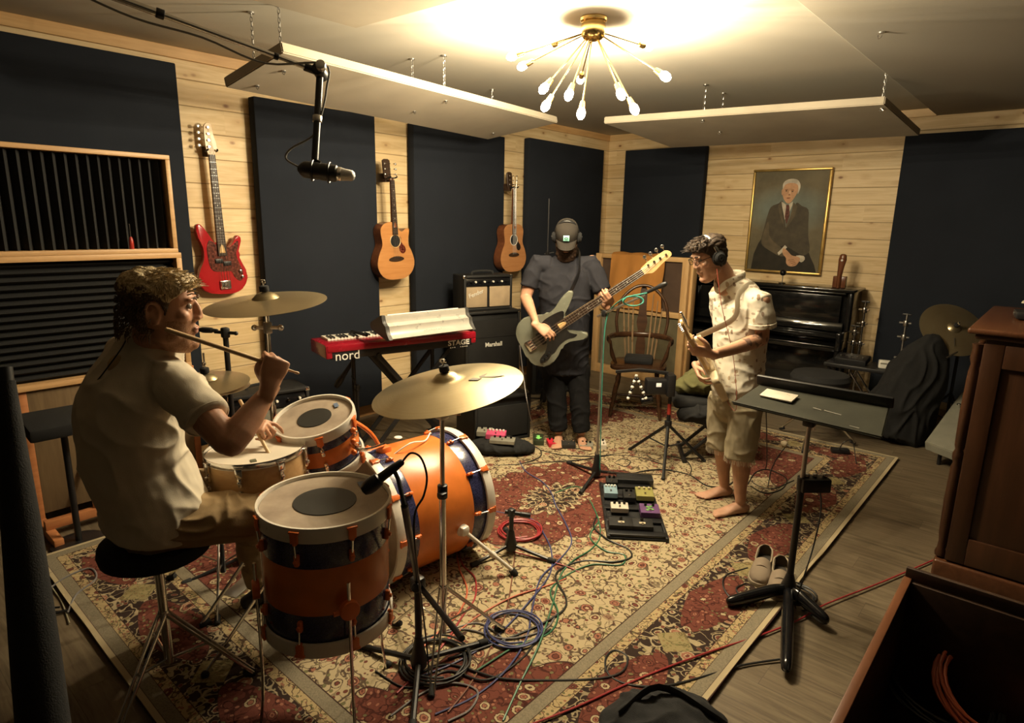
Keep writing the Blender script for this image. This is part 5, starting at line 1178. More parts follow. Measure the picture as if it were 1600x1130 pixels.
def eyes(T, M, body, down=.0):
    s = M.to_scale().x
    for q in (-1, 1):
        c = M @ V((q * .031, .0735, .021)); b = MB(); b.ell(c, .0118 * s, None, 14, 10); e = b.build('eye', EYEW, T)
        d = (M.to_3x3() @ V((0, 1, -down))).normalized(); b = MB(); b.lathe([(.0001, .0114 * s), (.0052 * s, .0108 * s), (.0052 * s, .0095 * s)], 14, axis_m(c, d)); b.build('iris', IRIS, e)
def hand(b, O, X, Y, Z, curls, thumb, s=1.0, spread=(.10, .03, -.04, -.12)):
    """O wrist; X thumb side, Y towards the fingers, Z back of the hand"""
    O = V(O); X, Y, Z = V(X).normalized(), V(Y).normalized(), V(Z).normalized()
    P = lambda x, y, z: O + (X * x + Y * y + Z * z) * s
    b.loft([(P(0, -.03, 0), .025 * s, .020 * s), (P(0, .0, 0), .027 * s, .019 * s), (P(.002, .03, -.002), .034 * s, .017 * s), (P(0, .06, -.001), .040 * s, .0150 * s), (P(-.001, .086, 0), .040 * s, .0115 * s)], ref=X, n=18, e=.85, round_ends=.6)
    b.ell(P(.022, .032, -.010), (.015 * s, .026 * s, .014 * s), Matrix((X, Y, Z)).transposed())
    FB = [(.029, .084, (.043, .026, .021), .0088), (.010, .090, (.047, .030, .022), .0090), (-.010, .086, (.044, .028, .021), .0086), (-.029, .077, (.034, .021, .019), .0076)]
    for i, (fx, fy, ls, r) in enumerate(FB):
        c = curls[i]; p = P(fx, fy - .012, -.001); a = 0; pts = [p, P(fx, fy, 0)]; rr = [r * s, r * s * 1.08]; sp = spread[i]
        for L, ca in zip(ls, c):
            a += ca; d = (Y * math.cos(sp) + X * math.sin(sp)) * math.cos(a) - Z * math.sin(a)
            pts.append(pts[-1] + d * (L * s * .5)); rr.append(r * s * .92); pts.append(pts[-1] + d * (L * s * .5)); rr.append(r * s * .98); r *= .93
        rr[-1] *= .75; b.tube(pts, rr, 10); b.ell(pts[-1], rr[-1] * .98, None, 10, 6); 
    tp_ = [P(.018, .018, -.008), P(*thumb[0]), P(*thumb[1]), P(*thumb[2])]
    b.tube(tp_, [.014 * s, .0125 * s, .0110 * s, .0088 * s], 10, k=3); b.ell(tp_[-1], .0088 * s, None, 10, 6)
def foot(b, A, F, s=1.0):
    """A ankle, F toe direction (level); the ankle stands .085 above the ground"""
    A = V(A); F = V(F).normalized(); Z = V((0, 0, 1)); X = F.cross(Z)
    P = lambda x, y, z: A + (X * x + F * y + Z * z) * s
    b.loft([(P(0, -.052, -.055), .022 * s, .022 * s), (P(0, -.035, -.052), .030 * s, .032 * s), (P(0, .0, -.045), .034 * s, .038 * s), (P(.0, .045, -.050), .036 * s, .032 * s), (P(.002, .09, -.062), .042 * s, .021 * s), (P(.002, .125, -.070), .046 * s, .0145 * s), (P(0, .145, -.072), .044 * s, .0115 * s)], ref=X, n=18, round_ends=.5)
    return P
def toes(b, P, side, s=1.0):
    for i, (x, y, r) in enumerate(((.034, .178, .0125), (.013, .180, .0090), (-.005, .172, .0085), (-.021, .163, .0080), (-.035, .150, .0078))):
        x *= side; b.tube([P(x * .95, .12, -.070), P(x, y - .018, -.069), P(x, y, -.073)], [r * s, r * s * .9, r * s * .95], 8); b.ell(P(x, y, -.073), r * s * .97, None, 8, 6)
def limb(b, pts, ref=None): b.loft(pts, ref=ref, n=18, round_ends=.8)
def fold_sculpt(amp, sc, seed, stretch=(1, 1, 1), amp2=.0015):
    def f(me):
        out = []
        for v in me.vertices:
            p = V((v.co.x * stretch[0], v.co.y * stretch[1], v.co.z * stretch[2])) * sc + V((seed, seed * 2.1, 0))
            wv = noise.noise(p * .6) * 1.2; q = 1 - abs(noise.noise(p + V((wv, wv, -wv)))) * 2.2
            h = amp * (max(q, 0) ** 2 - .35) + amp2 * noise.noise(p * 4.3)
            c = v.co + v.normal * h; out += [c.x, c.y, c.z]
        return out
    return f
def hair(T, name, M, thick, ms, post=None, vox=.0028, rough=.004, fs=95, base=0.0):
    b = MB(); skull(b, M, base); Mi = M.inverted(); s = M.to_scale().x
    def sc(me):
        out = []
        for v in me.vertices:
            l = Mi @ v.co; t = thick(l)
            nz = noise.noise(V((l.x * fs, l.y * fs * .35, l.z * fs * .6))) * rough + noise.noise(V((l.x * fs * 2.3, l.y * fs * .7, l.z * fs))) * rough * .5
            c = v.co + v.normal * ((t + (nz if t > 0 else 0)) * s); out += [c.x, c.y, c.z]
        return out
    return b.build(name, ms, T, remesh=vox, sm=0, sculpt=sc, post=post)
def smooth01(x, a, b_): t = min(1, max(0, (x - a) / (b_ - a))); return t * t * (3 - 2 * t)
def hm(c, fwd, up=(0, 0, 1), s=1.0):
    f = V(fwd).normalized(); u = V(up); x = f.cross(u).normalized(); u = x.cross(f)
    return Matrix(((x.x * s, f.x * s, u.x * s, c[0]), (x.y * s, f.y * s, u.y * s, c[1]), (x.z * s, f.z * s, u.z * s, c[2]), (0, 0, 0, 1)))

# ---------------------------------------------------------------- drummer
ST = V((-2.26, .70, 0))
ST.z = 0
T = thing('drum_throne', 'round black topped drum stool under the seated drummer', 'stool', ST)
b = MB(); b.lathe([(.0, .575), (.15, .575), (.175, .59), (.18, .615), (.175, .637), (.15, .647), (0, .645)], 32, Matrix.Translation(ST)); b.build('seat', BLKC, T)
b = MB(); b.cyl(ST + V((0, 0, .14)), ST + V((0, 0, .585)), .016, 12); b.build('post', CHR, T)
tripod(T, ST + V((0, 0, .012)), .28, .34, 3, R(-60), .010, CHR, double=True)

DT = thing('person', 'drummer with blond hair in cream t-shirt and khaki trousers, seated with his back half turned', 'person', (ST.x, ST.y, .60))
HD = hm(PD(254, 486, 1.97), CR * .93 + CF * .30 + V((0, 0, -.02)), (0, 0, 1), 1.04)
pel, wai, che, sho, nb = V((-2.26, .72, .745)), V((-2.28, .68, .93)), V((-2.25, .69, 1.11)), V((-2.22, .725, 1.27)), V((-2.175, .75, 1.36))
XR = V((1, 0, 0))
Rs, Ls = V((-2.035, .74, 1.235)), V((-2.42, .73, 1.275))
Re, Rw = PD(359, 694, 1.86), PD(424, 606, 1.97)
Le, Lw = V((-2.52, .84, 1.02)), PD(378, 668, 2.42)
stk0, stk1 = PD(257, 514, 1.80), PD(468, 584, 2.02)
Rh, Rk, Ra = V((-2.16, .74, .735)), V((-2.03, 1.15, .64)), V((-2.22, 1.40, .13))
Lh, Lk, La = V((-2.37, .74, .735)), V((-2.52, 1.13, .62)), V((-2.55, 1.20, .11))
b = MB()
limb(b, [(pel, .13, .10), (wai, .125, .09), (che, .14, .10), (sho, .12, .075), (nb, .055, .055)], XR)
hb = HD @ V((0, -.030, -.06)); b.loft([(nb - V((0, 0, .05)), .060, .065), (nb + (hb - nb) * .3, .056, .060), (nb.lerp(hb, .7), .055, .060), (hb, .055, .062)], ref=XR, n=20, round_ends=.4)
for S_, E_, W_ in ((Rs, Re, Rw), (Ls, Le, Lw)):
    d = (E_ - S_); limb(b, [(S_ - d * .08, .050, .050), (S_ + d * .3, .052, .050), (S_ + d * .7, .049, .047), (E_ - d * .04, .043, .043)])
    d2 = W_ - E_; limb(b, [(E_, .042, .043), (E_ + d2 * .22, .046, .043), (E_ + d2 * .5, .041, .037), (E_ + d2 * .85, .029, .025), (W_ + d2 * .02, .027, .021)], ref=CR)
hp = stk0.lerp(stk1, .79); hy = (CU * .93 + CR * .22 + CF * .15).normalized(); hz = (-CF * .75 + CR * .55 + CU * .12); hz = (hz - hy * hz.dot(hy)).normalized(); hx = -(hy.cross(hz)) * -1
hx = hy.cross(hz); hx = hx if hx.dot(CR) < 0 else -hx
HO = Rw + (hp - Rw) * 0.0
hand(b, hp - hy * .072 + hz * .024 , hx, hy, hz, [(1.25, 1.45, .7), (1.35, 1.45, .7), (1.4, 1.5, .7), (1.45, 1.5, .8)], [(.040, .045, -.022), (.030, .075, -.036), (.008, .088, -.044)], 1.04)
lp0 = Lw; ly = (CR * .9 + CU * .05 + CF * .1).normalized(); lz = (CU * .8 - CF * .5); lz = (lz - ly * lz.dot(ly)).normalized()
hand(b, lp0, -ly.cross(lz) if False else ly.cross(lz) * -1, ly, lz, [(.55, .5, .3), (1.0, 1.2, .6), (1.2, 1.3, .6), (1.3, 1.3, .6)], [(.038, .045, -.020), (.032, .075, -.030), (.015, .09, -.038)], .98)
for H_, K_, A_ in ((Rh, Rk, Ra), (Lh, Lk, La)):
    limb(b, [(H_, .075, .075), (H_.lerp(K_, .5), .07, .07), (K_, .052, .052)]); limb(b, [(K_, .05, .05), (K_.lerp(A_, .35), .05, .052), (A_, .034, .036)])
head(b, HD)
def dpost(me):
    Mi = HD.inverted()
    for p in me.polygons:
        l = Mi @ p.center
        if abs(l.x) < .022 and l.y > .088 and -.064 < l.z < -.043: p.material_index = 1
        elif l.length < .16 and l.z < -.020 and l.y > .02 and not (abs(l.x) < .02 and l.z > -.042 and l.y > .09) and l.z > -.13: p.material_index = 2
STUB = hairmat('ginger_stubble', (.30, .13, .06), (.46, .25, .14), 260)
b.build('body', [SK1, LIP, STUB], DT, remesh=.0042, sm=1, sculpt=face_sculpt(HD), post=dpost)
eyes(DT, HD, None)
HB1 = hairmat('dark_blond_sides', (.060, .035, .018), (.17, .105, .055), 200); HB2 = hairmat('blond_top', (.26, .17, .08), (.74, .60, .36), 110)
def hz_line(y, front=.074, side=-.030):
    K = [(-.12, -.075), (-.02, -.068), (-.004, -.045), (.012, side), (.022, side + .004), (.034, .034), (.055, .056), (.090, front), (.13, front)]
    for (a0, b0), (a1, b1) in zip(K, K[1:]):
        if y <= a1: return b0 + (b1 - b0) * max(0, (y - a0)) / (a1 - a0)
    return front
def zone(l, front=.074, side=-.030):
    z_ = smooth01(l.z - hz_line(l.y, front, side) + .004 * noise.noise(V((l.x * 90, l.y * 90, 0))), -.003, .009)
    ear = smooth01(math.hypot((l.y + .010) / .024, (l.z + .002) / .038), .85, 1.25) if abs(l.x) > .052 else 1
    return z_ * ear
def dth(l):
    top = smooth01(l.z, .030, .085); back = smooth01(-l.y, .0, .06) * smooth01(l.z, -.07, .0)
    t = .0035 + .011 * top + .007 * back + .012 * top * smooth01(l.y, .0, .07)
    return -.008 + (t + .008) * zone(l, .076, -.012)
def dhp(me):
    Mi = HD.inverted()
    for p in me.polygons:
        l = Mi @ p.center
        if l.z > .050 + .030 * noise.noise(l * 45) + .016 * noise.noise(l * 170) - .25 * l.y: p.material_index = 1
hair_o = hair(DT, 'hair', HD, dth, [HB1, HB2], dhp, vox=.0026, rough=.0060, fs=110)
# swept tufts on top
random.seed(11); b = MB()
for i in range(520):
    u, v_ = random.uniform(-.058, .058), random.uniform(-.085, .078)
    zz_ = .106 - 7.5 * u * u - 4.2 * (v_ + .008) ** 2
    p0 = V((u, v_, zz_ + .008)); d = V((u * .5 + random.uniform(-.012, .012), .016 + random.uniform(-.012, .018), .012 + random.uniform(-.004, .012)))
    p1 = p0 + d * .6; p2 = p0 + d * 1.1 + V((random.uniform(-.005, .005), .006, -.007)); b.tube([HD @ p0, HD @ p1, HD @ p2], [.0024, .0020, .0005], 4, cap=False)
tf = b.build('hair_tufts', HB2, hair_o); 
b = MB()
for i in range(600):
    t = random.uniform(-1.0, 1.0) * 1.9; z = random.uniform(-.07, .075); a = -PI / 2 + t
    if math.sin(a) > -.05 and z < .04: continue
    r_ = 1 - max(0, (z - .03)) * 3.2; w0_ = max(.25, r_); p0 = V((.076 * w0_ * math.cos(a), -.008 + .101 * w0_ * math.sin(a), z)); n_ = V((math.cos(a), math.sin(a), 0)); p0 += n_ * .008
    p1 = p0 + n_ * .009 + V((0, 0, -.006 if z < .02 else .004)); p2 = p1 + n_ * .002 + V((random.uniform(-.004, .004), random.uniform(-.002, .004), -.012 if z < .02 else -.004))
    b.tube([HD @ p0, HD @ p1, HD @ p2], [.0020, .0016, .0004], 4, cap=False)
b.build('hair_tufts', HB1, hair_o)
b = MB()
for q in (-1, 1): b.tube([HD @ V((q * x, y, z)) for x, y, z in ((.014, .094, .043), (.030, .094, .049), (.046, .082, .045))], [.0035, .004, .002], 6)
b.build('eyebrows', HB1, DT)
# t-shirt
CRMS = fabric('cream_cotton', (.60, .535, .42), 500)
b = MB()
hem = V((-2.27, .70, .70))
b.loft([(hem, .190, .160), (pel + V((0, -.01, .03)), .192, .162), (wai + V((.006, -.01, 0)), .186, .156), (wai.lerp(che, .5) + V((.004, -.02, 0)), .188, .152), (che + V((0, -.02, 0)), .200, .150), (che.lerp(sho, .55) + V((0, -.02, 0)), .198, .135), (sho + V((0, -.005, .01)), .175, .10), (nb + V((0, 0, .0)), .080, .078)], ref=XR, n=32, e=.9, round_ends=.12)
for S_, E_, sl in ((Rs, Re, .52), (Ls, Le, .55)):
    d = E_ - S_; b.loft([(S_ - V((math.copysign(.075, S_.x + 2.2), 0, -.010)), .072, .072), (S_ - V((math.copysign(.012, S_.x + 2.2), 0, 0)), .073, .072), (S_ + d * .25, .070, .068), (S_ + d * sl, .069, .065), (S_ + d * (sl + .07), .069, .064)], ref=XR.cross(d), n=20, round_ends=.15)
def shpost(me): pass
b.build('t_shirt', CRMS, DT, remesh=.0060, sm=3, sculpt=fold_sculpt(.010, 6.5, 3.3, (1, 1, .9), .002))
b = MB(); d = (Re - Rs).normalized(); e_ = Rs + (Re - Rs) * .585; M = axis_m(e_, d); b.lathe([(.066, -.012), (.069, -.010), (.0695, .004), (.066, .006)], 28, M, closed=True); b.build('sleeve_cuff', CRMS, DT)
b = MB(); b.tube([nb + V((.078 * math.cos(t), .080 * math.sin(t), .008 - .018 * math.sin(t))) for t in [i * PI / 12 for i in range(24)]], .006, 8, closed=True); b.build('collar', CRMS, DT)
b = MB(); b.tube([PD(196, 533, 1.96), PD(188, 547, 1.93), PD(160, 585, 1.93), PD(140, 610, 1.98), PD(128, 640, 2.04)], .0022, 6, k=4); tag(b.build('earphone_cable', BLK), 'thin black cable running down the back of the drummer t-shirt', 'cable')
b = MB(); M = axis_m(PD(183, 572, 1.935), -CF * .9 - CR * .3 + CU * .3); b.ell(PD(183, 572, 1.955), (.030, .012, .035), Matrix((CR, CF, CU)).transposed()); b.build('shirt_print', mat('faded_orange_print', (.50, .36, .19), .9), DT)
KHA = fabric('khaki_cotton', (.34, .24, .13), 420)
b = MB()
limb(b, [(pel - V((0, 0, .07)), .165, .135), (pel, .175, .145), (pel + V((0, 0, .10)), .165, .130)], XR)
for H_, K_, A_ in ((Rh, Rk, Ra), (Lh, Lk, La)):
    b.loft([(H_ + V((0, -.02, -.01)), .098, .092), (H_.lerp(K_, .35), .096, .092), (H_.lerp(K_, .75), .085, .080), (K_ + V((0, .01, 0)), .074, .074)], n=20, round_ends=.8)
    b.loft([(K_, .073, .073), (K_.lerp(A_, .3), .072, .074), (K_.lerp(A_, .7), .066, .066), (K_.lerp(A_, .97), .062, .062)], n=20, round_ends=.2)
b.build('trousers', KHA, DT, remesh=.0065, sm=3, sculpt=fold_sculpt(.010, 9, 8.8, (1, .8, 1)))
SHOE = mat('dark_shoe', (.02, .018, .016), .6)
for A_ in (Ra, La):
    b = MB(); P = foot(b, A_, (0, 1, 0), 1.05); b.loft([(P(0, -.075, -.06), .03, .03), (P(0, 0, -.055), .042, .04), (P(0, .10, -.065), .050, .03), (P(0, .19, -.07), .04, .02)], ref=XR, n=18, round_ends=.6); b.build('shoe', SHOE, DT, remesh=.006, sm=2)
STKM = wood('hickory', (.50, .33, .17), (.62, .43, .24), 0, 1, .4)
sd = (stk1 - stk0).normalized(); L = (stk1 - stk0).length
b = MB(); b.lathe([(.002, 0), (.0065, .003), (.0072, .01), (.0072, L * .72), (.0055, L * .88), (.0032, L - .018), (.0048, L - .010), (.0045, L - .004), (.001, L)], 14, axis_m(stk0, sd)); tag(b.build('drumstick', STKM), 'drumstick held up across the cheek in the drummer right hand', 'drumstick')
l0 = Lw + ly * .05 - lz * .02 - V((0, 0, 0)); l1 = PZ(470, 700, .92); l1 = SNC + V((.03, .02, .03)); sd = (l1 - l0).normalized()
b = MB(); b.lathe([(.002, -.16), (.0065, -.157), (.0072, -.15), (.0072, .12), (.0055, .18), (.0035, .225), (.0045, .235), (.001, .245)], 14, axis_m(l0, sd)); tag(b.build('drumstick', STKM), 'drumstick in the drummer left hand reaching over the snare drum', 'drumstick')

# ---------------------------------------------------------------- bassist
BTc = (PZ(874, 690) + PZ(906, 688)) / 2
BT = thing('person', 'bearded bassist in black cap, charcoal t-shirt and black trousers, standing barefoot', 'person', (BTc.x, BTc.y, .018))
FB_ = (-_hd * .97 - _hr * .10).normalized(); XB = FB_.cross(V((0, 0, 1))).normalized()       # XB: his right (image left)
D0 = (BTc - CO).dot(CF)
def BP(px, py, off=0.0):      # point on the upright plane through his feet, moved towards the camera by off
    r = ray(px, py); t = (BTc - CO).dot(_hd) / r.dot(_hd); p = CO + r * t; return p - _hd * off * 1.0 if True else p
pel, wai, che, sho, nb = BP(884, 566, -.02), BP(883, 510, .0), BP(882, 462, .02), BP(881, 420, .02), BP(881, 404, .0)
Rs, Ls = BP(838, 412, .02), BP(925, 412, .02)
Re, Rw = BP(821, 463, .06), BP(835, 492, .30)
Le, Lw = BP(944, 470, .10), BP(939, 470, .36)
HB = hm(BP(884, 371, .09), FB_ * .80 + V((0, 0, -.56)), (0, 0, 1), 1.04)
b = MB()
limb(b, [(pel, .13, .10), (wai, .14, .11), (che, .15, .11), (sho, .13, .08), (nb, .06, .055)], XB)
hb = HB @ V((0, -.02, -.06)); b.loft([(nb - V((0, 0, .05)), .060, .065), (nb.lerp(hb, .5), .056, .060), (hb, .055, .062)], ref=XB, n=18, round_ends=.4)
for S_, E_, W_ in ((Rs, Re, Rw), (Ls, Le, Lw)):
    d = (E_ - S_); limb(b, [(S_ - d * .08, .050, .050), (S_ + d * .3, .054, .052), (S_ + d * .7, .050, .048), (E_ - d * .02, .044, .044)])
    d2 = W_ - E_; limb(b, [(E_, .043, .044), (E_ + d2 * .25, .045, .043), (E_ + d2 * .6, .037, .034), (E_ + d2 * .9, .028, .023), (W_, .027, .021)])
# bass guitar frame
bb0 = BP(832, 527, .26); bb1 = BP(986, 417, .46)
for it in range(30):
    L = (bb1 - bb0).length; o_ = .46 + 0
    break
by = (bb1 - bb0); Lb = by.length; by.normalize(); bz = (-_hd * 1.0 + V((0, 0, .10))); bz = (bz - by * bz.dot(by)).normalized(); bx = by.cross(bz)
BSC = Lb / .864
BM = Matrix(((bx.x * BSC, by.x * BSC, bz.x * BSC, 0), (bx.y * BSC, by.y * BSC, bz.y * BSC, 0), (bx.z * BSC, by.z * BSC, bz.z * BSC, 0), (0, 0, 0, 1)))
BM.translation = bb0 - (BM.to_3x3() @ V((0, .085, 0)))
print('bass scale', BSC)
# right hand plucking at y ~ .2
pk = BM @ V((-.01, .20, .030)); hy = (pk - Rw).normalized()
hy = (CR * .80 - CU * .55 - CF * .1).normalized(); hz = (-_hd * .8 + CU * .5); hz = (hz - hy * hz.dot(hy)).normalized(); hx = hy.cross(hz); hx = hx if hx.dot(CU) > 0 else -hx
hand(b, pk - hy * .085 + hz * .045, hx, hy, hz, [(.45, .5, .3), (.55, .6, .3), (.6, .7, .4), (.7, .8, .4)], [(.040, .040, -.012), (.048, .070, -.026), (.046, .095, -.038)], 1.06)
limb(b, [(Rw - (Rw - Re) * .2, .032, .028), (pk - hy * .085 + hz * .045, .027, .021)])
# left hand round the neck at y ~ .69
nk_ = BM @ V((0, .665, -.012)); hy = (-CU * .15 - CR * .55 - CF * .5)
hx = by.copy(); hz = (CU * -.2 - _hd * -.0 + CR * .3 - CU * .2); hy = (bx * -.95 + bz * .25).normalized(); hz = hx.cross(hy); hz = hz if hz.dot(bz) > 0 else -hz
hz = (bz * .30 + bx * .85 - hy * 0).normalized(); hy = (bz * .85 - bx * .35); hy = (hy - hz * hy.dot(hz)).normalized(); hx = by
HOl = nk_ + bx * .055 - bz * .055
hand(b, HOl, hx, hy, hz, [(.9, .9, .6), (.85, .95, .7), (.9, 1.0, .7), (1.0, 1.0, .7)], [(.030, .020, -.034), (.026, .030, -.058), (.024, .032, -.078)], 1.02)
limb(b, [(Lw.lerp(Le, .3), .033, .030), (HOl - hy * .02, .027, .023)])
feet = [(PZ(873, 676, .1), 1), (PZ(908, 678, .1), -1)]
ank = []
for A_, sd_ in feet:
    A_ = V((A_.x, A_.y, .018 + .085)); P = foot(b, A_, -_hd + CR * (.15 * -sd_), 1.0); toes(b, P, sd_ * 1); ank.append(A_)
hips = [pel + XB * .095 - V((0, 0, .03)), pel - XB * .095 - V((0, 0, .03))]
kn = [hips[i].lerp(ank[i], .52) - _hd * .03 for i in (0, 1)]
for i in (0, 1):
    limb(b, [(hips[i], .08, .08), (kn[i], .055, .055)]); limb(b, [(kn[i], .05, .05), (kn[i].lerp(ank[i], .35), .052, .052), (ank[i] + V((0, 0, .01)), .036, .036)])
head(b, HB)
b.build('body', [SK2], BT, remesh=.0055, sm=1, sculpt=face_sculpt(HB)); eyes(BT, HB, None, .8)
BRD = hairmat('dark_beard', (.018, .009, .005), (.06, .03, .015), 150)
def bth(l):
    if l.y > .005 and l.z < -.030 and not (abs(l.x) < .020 and -.060 < l.z < -.046 and l.y > .07): return .016 + .022 * smooth01(-l.z, .07, .12)
    if l.y > -.02 and abs(l.x) > .055 and l.z < .01: return .007
    return -.008
hair(BT, 'beard', HB, bth, BRD, vox=.004, rough=.006, fs=120)
hair(BT, 'hair', HB, lambda l: .007 if (l.y < .02 and l.z > -.07 and not (abs(l.x) > .055 and -.03 < l.y < .012 and l.z < .035)) else -.008, BRD, vox=.004)
# cap with visor and patch
CAPM = fabric('black_cap', (.028, .024, .020), 500)
b = MB(); rs = []
X_, Y_ = (HB.to_3x3() @ V((1, 0, 0))).normalized(), (HB.to_3x3() @ V((0, 1, 0))).normalized()
for z, ry, rx, cy in ((.026, .113, .084, -.003), (.050, .114, .086, -.003), (.078, .110, .084, -.004), (.100, .096, .074, -.006), (.116, .068, .053, -.010), (.125, .035, .028, -.012), (.128, .006, .005, -.012)): rs.append(b.ring(HB @ V((0, cy, z)), X_, Y_, rx, ry, 32))
b.skinrings(rs); cap = b.build('cap', CAPM, BT)
b = MB()
def vis(u, v):
    a = (u - .5) * 2 * 1.15; r0 = .085; x = math.sin(a) * (.078 + .0 * v); y = .030 + math.cos(a) * .070 + v * .075 * math.cos(a * .75) ; return HB @ V((x * (1 - .12 * v), y, .036 - .018 * v - .010 * (math.sin(a)) ** 2 * (1 + v)))
b.grid(vis, 20, 8, th=.003); b.build('visor', CAPM, cap)
b = MB(HB); b.box((0, .106, .072), (.042, .006, .040), Euler((R(14), 0, 0)), bev=.002); pt = b.build('patch', mat('teal_patch', (.33, .74, .62), .6), cap)
b = MB(HB); b.tube([(.011 * math.cos(t), .1105, .074 + .009 * math.sin(t)) for t in [i * PI / 6 for i in range(12)]], .0018, 5, closed=True); b.box((0, .1120, .058), (.022, .002, .003)); b.build('patch_print', BLK, pt)
def headphones(label, H, padm, ringm, capr=.040, band=.118):
    T = thing('headphones', label, 'headphones', M=Matrix.Translation(H @ V((0, 0, .1))))
    b = MB(); s = H.to_scale().x
    b.tube([H @ V((.088 * math.cos(t), -.012, .0 + band * math.sin(t) + .012)) for t in [PI * i / 16 for i in range(17)]], .011 * s, 10, flat=.45, ref=H.to_3x3() @ V((0, 1, 0))); b.build('headband', ringm, T)
    for q in (-1, 1):
        M = axis_m(H @ V((q * .074, -.008, .0)), H.to_3x3() @ V((q, 0, 0)))
        b = MB(M); b.lathe([(.020, -.004), (capr, .0), (capr + .004, .008), (capr, .017), (.025, .019)], 24); b.build('ear_pad', padm, T)
        b = MB(M); b.lathe([(.001, .016), (capr - .006, .016), (capr - .004, .024), (capr - .014, .034), (.001, .036)], 24); ec = b.build('ear_cup', padm, T)
        b = MB(M); b.lathe([(.006, .034), (.012, .036), (.012, .0375), (.006, .0375)], 18, closed=True); b.build('cup_ring', ringm, ec)
    return T
headphones('black over ear headphones worn over the bassist cap', HB, BLKC, BLK, .042, .126)
CHS = fabric('charcoal_cotton', (.022, .022, .027), 450)
b = MB(); hem = BP(884, 585, 0)
b.loft([(hem, .175, .135), (pel + V((0, 0, .02)), .182, .14), (wai, .19, .15), (che, .20, .148), (sho - V((0, 0, .05)), .20, .125), (sho + V((0, 0, .02)), .165, .10), (nb + V((0, 0, .01)), .078, .075)], ref=XB, n=30, e=.9, round_ends=.12)
for S_, E_ in ((Rs, Re), (Ls, Le)):
    d = E_ - S_; b.loft([(S_ - (S_ - sho) * .45, .078, .078), (S_ - (S_ - sho) * .06, .080, .078), (S_ + d * .3, .076, .072), (S_ + d * .70, .073, .068)], ref=_hd, n=20, round_ends=.15)
b.build('t_shirt', CHS, BT, remesh=.0075, sm=3, sculpt=fold_sculpt(.008, 7, 1.3))
BJN = fabric('black_denim', (.010, .010, .011), 420)
b = MB(); limb(b, [(pel - V((0, 0, .07)), .16, .125), (pel, .17, .13), (pel + V((0, 0, .08)), .16, .125)], XB)
for i in (0, 1): b.loft([(hips[i], .096, .10), (hips[i].lerp(kn[i], .5), .092, .092), (kn[i], .078, .080), (kn[i].lerp(ank[i], .5), .075, .075), (ank[i] + V((0, 0, .02)), .066, .072)], n=20, round_ends=.15)
b.build('trousers', BJN, BT, remesh=.0075, sm=2, sculpt=fold_sculpt(.009, 8, 5.1, (1, 1, .8)))
# his bass
OLVP = mat('olive_lacquer', (.14, .145, .112), .25, var=.06)
GT = thing('bass_guitar', 'olive grey electric bass with black pickguard played by the capped bassist', 'bass guitar', M=Matrix.Translation(BM.translation))
electric(GT, BM, JAZZ_OUT, OLVP, BLKG, ROSE, MAPLE, .864, 4, True, ((0, .15, .09), (0, .24, .09)), [(.03, .34), (.06, .33), (.09, .35), (.11, .37), (.115, .34), (.10, .30), (.105, .23), (.13, .17), (.125, .12), (.10, .11), (.06, .16), (.0, .185), (-.06, .19), (-.09, .23), (-.09, .31), (-.075, .38), (-.045, .37), (-.03, .355)])
b = MB(BM); b.prism(outline([(.09, .155), (.125, .15), (.15, .10), (.14, .05), (.115, .06), (.10, .10)], 3), .003); b.build('control_plate', BLKG, GT)
for kx, ky in ((.115, .135), (.125, .105), (.13, .075)): b = MB(BM); b.cyl((kx, ky, .002), (kx, ky, .018), .010, 12, bev=.002); b.build('knob', BLK, GT)
b = MB(BM)
b.build('strap_pin', CHR, GT) if False else b.bm.free()
hn = BM @ V((-.145, .485, -.02)); tl = BM @ V((0, -.005, -.02))
b = MB(); sp = [hn, BP(900, 425, .19), BP(903, 405, .12), BP(905, 392, .02), BP(900, 400, -.10), BP(870, 450, -.17), BP(838, 500, -.15), BP(822, 530, .02), tl]
b.tube(sp, .024, 8, k=6, flat=.10, ref=None); b.build('strap', BLK, GT)

# ---------------------------------------------------------------- guitarist
GTc = PZ(1146, 800)
GP_ = thing('person', 'barefoot guitarist with glasses in patterned cream shirt and khaki shorts, looking down', 'person', (GTc.x, GTc.y, .018))
def CPt(px, py, off=0.0):
    r = ray(px, py); t = (GTc - CO).dot(_hd) / r.dot(_hd); p = CO + r * t
    k = 1 - off / (p - CO).dot(_hd); return CO + (p - CO) * k      # slide along the sight line
FG = (-_hr * .90 - _hd * .42).normalized(); XL = V((0, 0, 1)).cross(FG).normalized()     # XL: his left, towards the camera
pel, wai, che, sho, nb = CPt(1150, 618, -.05), CPt(1155, 560, -.06), CPt(1157, 505, -.05), CPt(1156, 462, -.04), CPt(1140, 441, -.04)
Ls, Rs = sho + XL * .17 + V((0, 0, -.02)), sho - XL * .17 + V((0, 0, -.02))
Le, Lw = CPt(1190, 530, .10), CPt(1114, 556, .36)
Re, Rw = CPt(1140, 540, -.28), CPt(1112, 560, -.16)
HGd = (-_hr * .86 - _hd * .22 + V((0, 0, -.42))).normalized(); HG = hm(CPt(1109, 403, -.02), HGd, (0, 0, 1), 1.0)
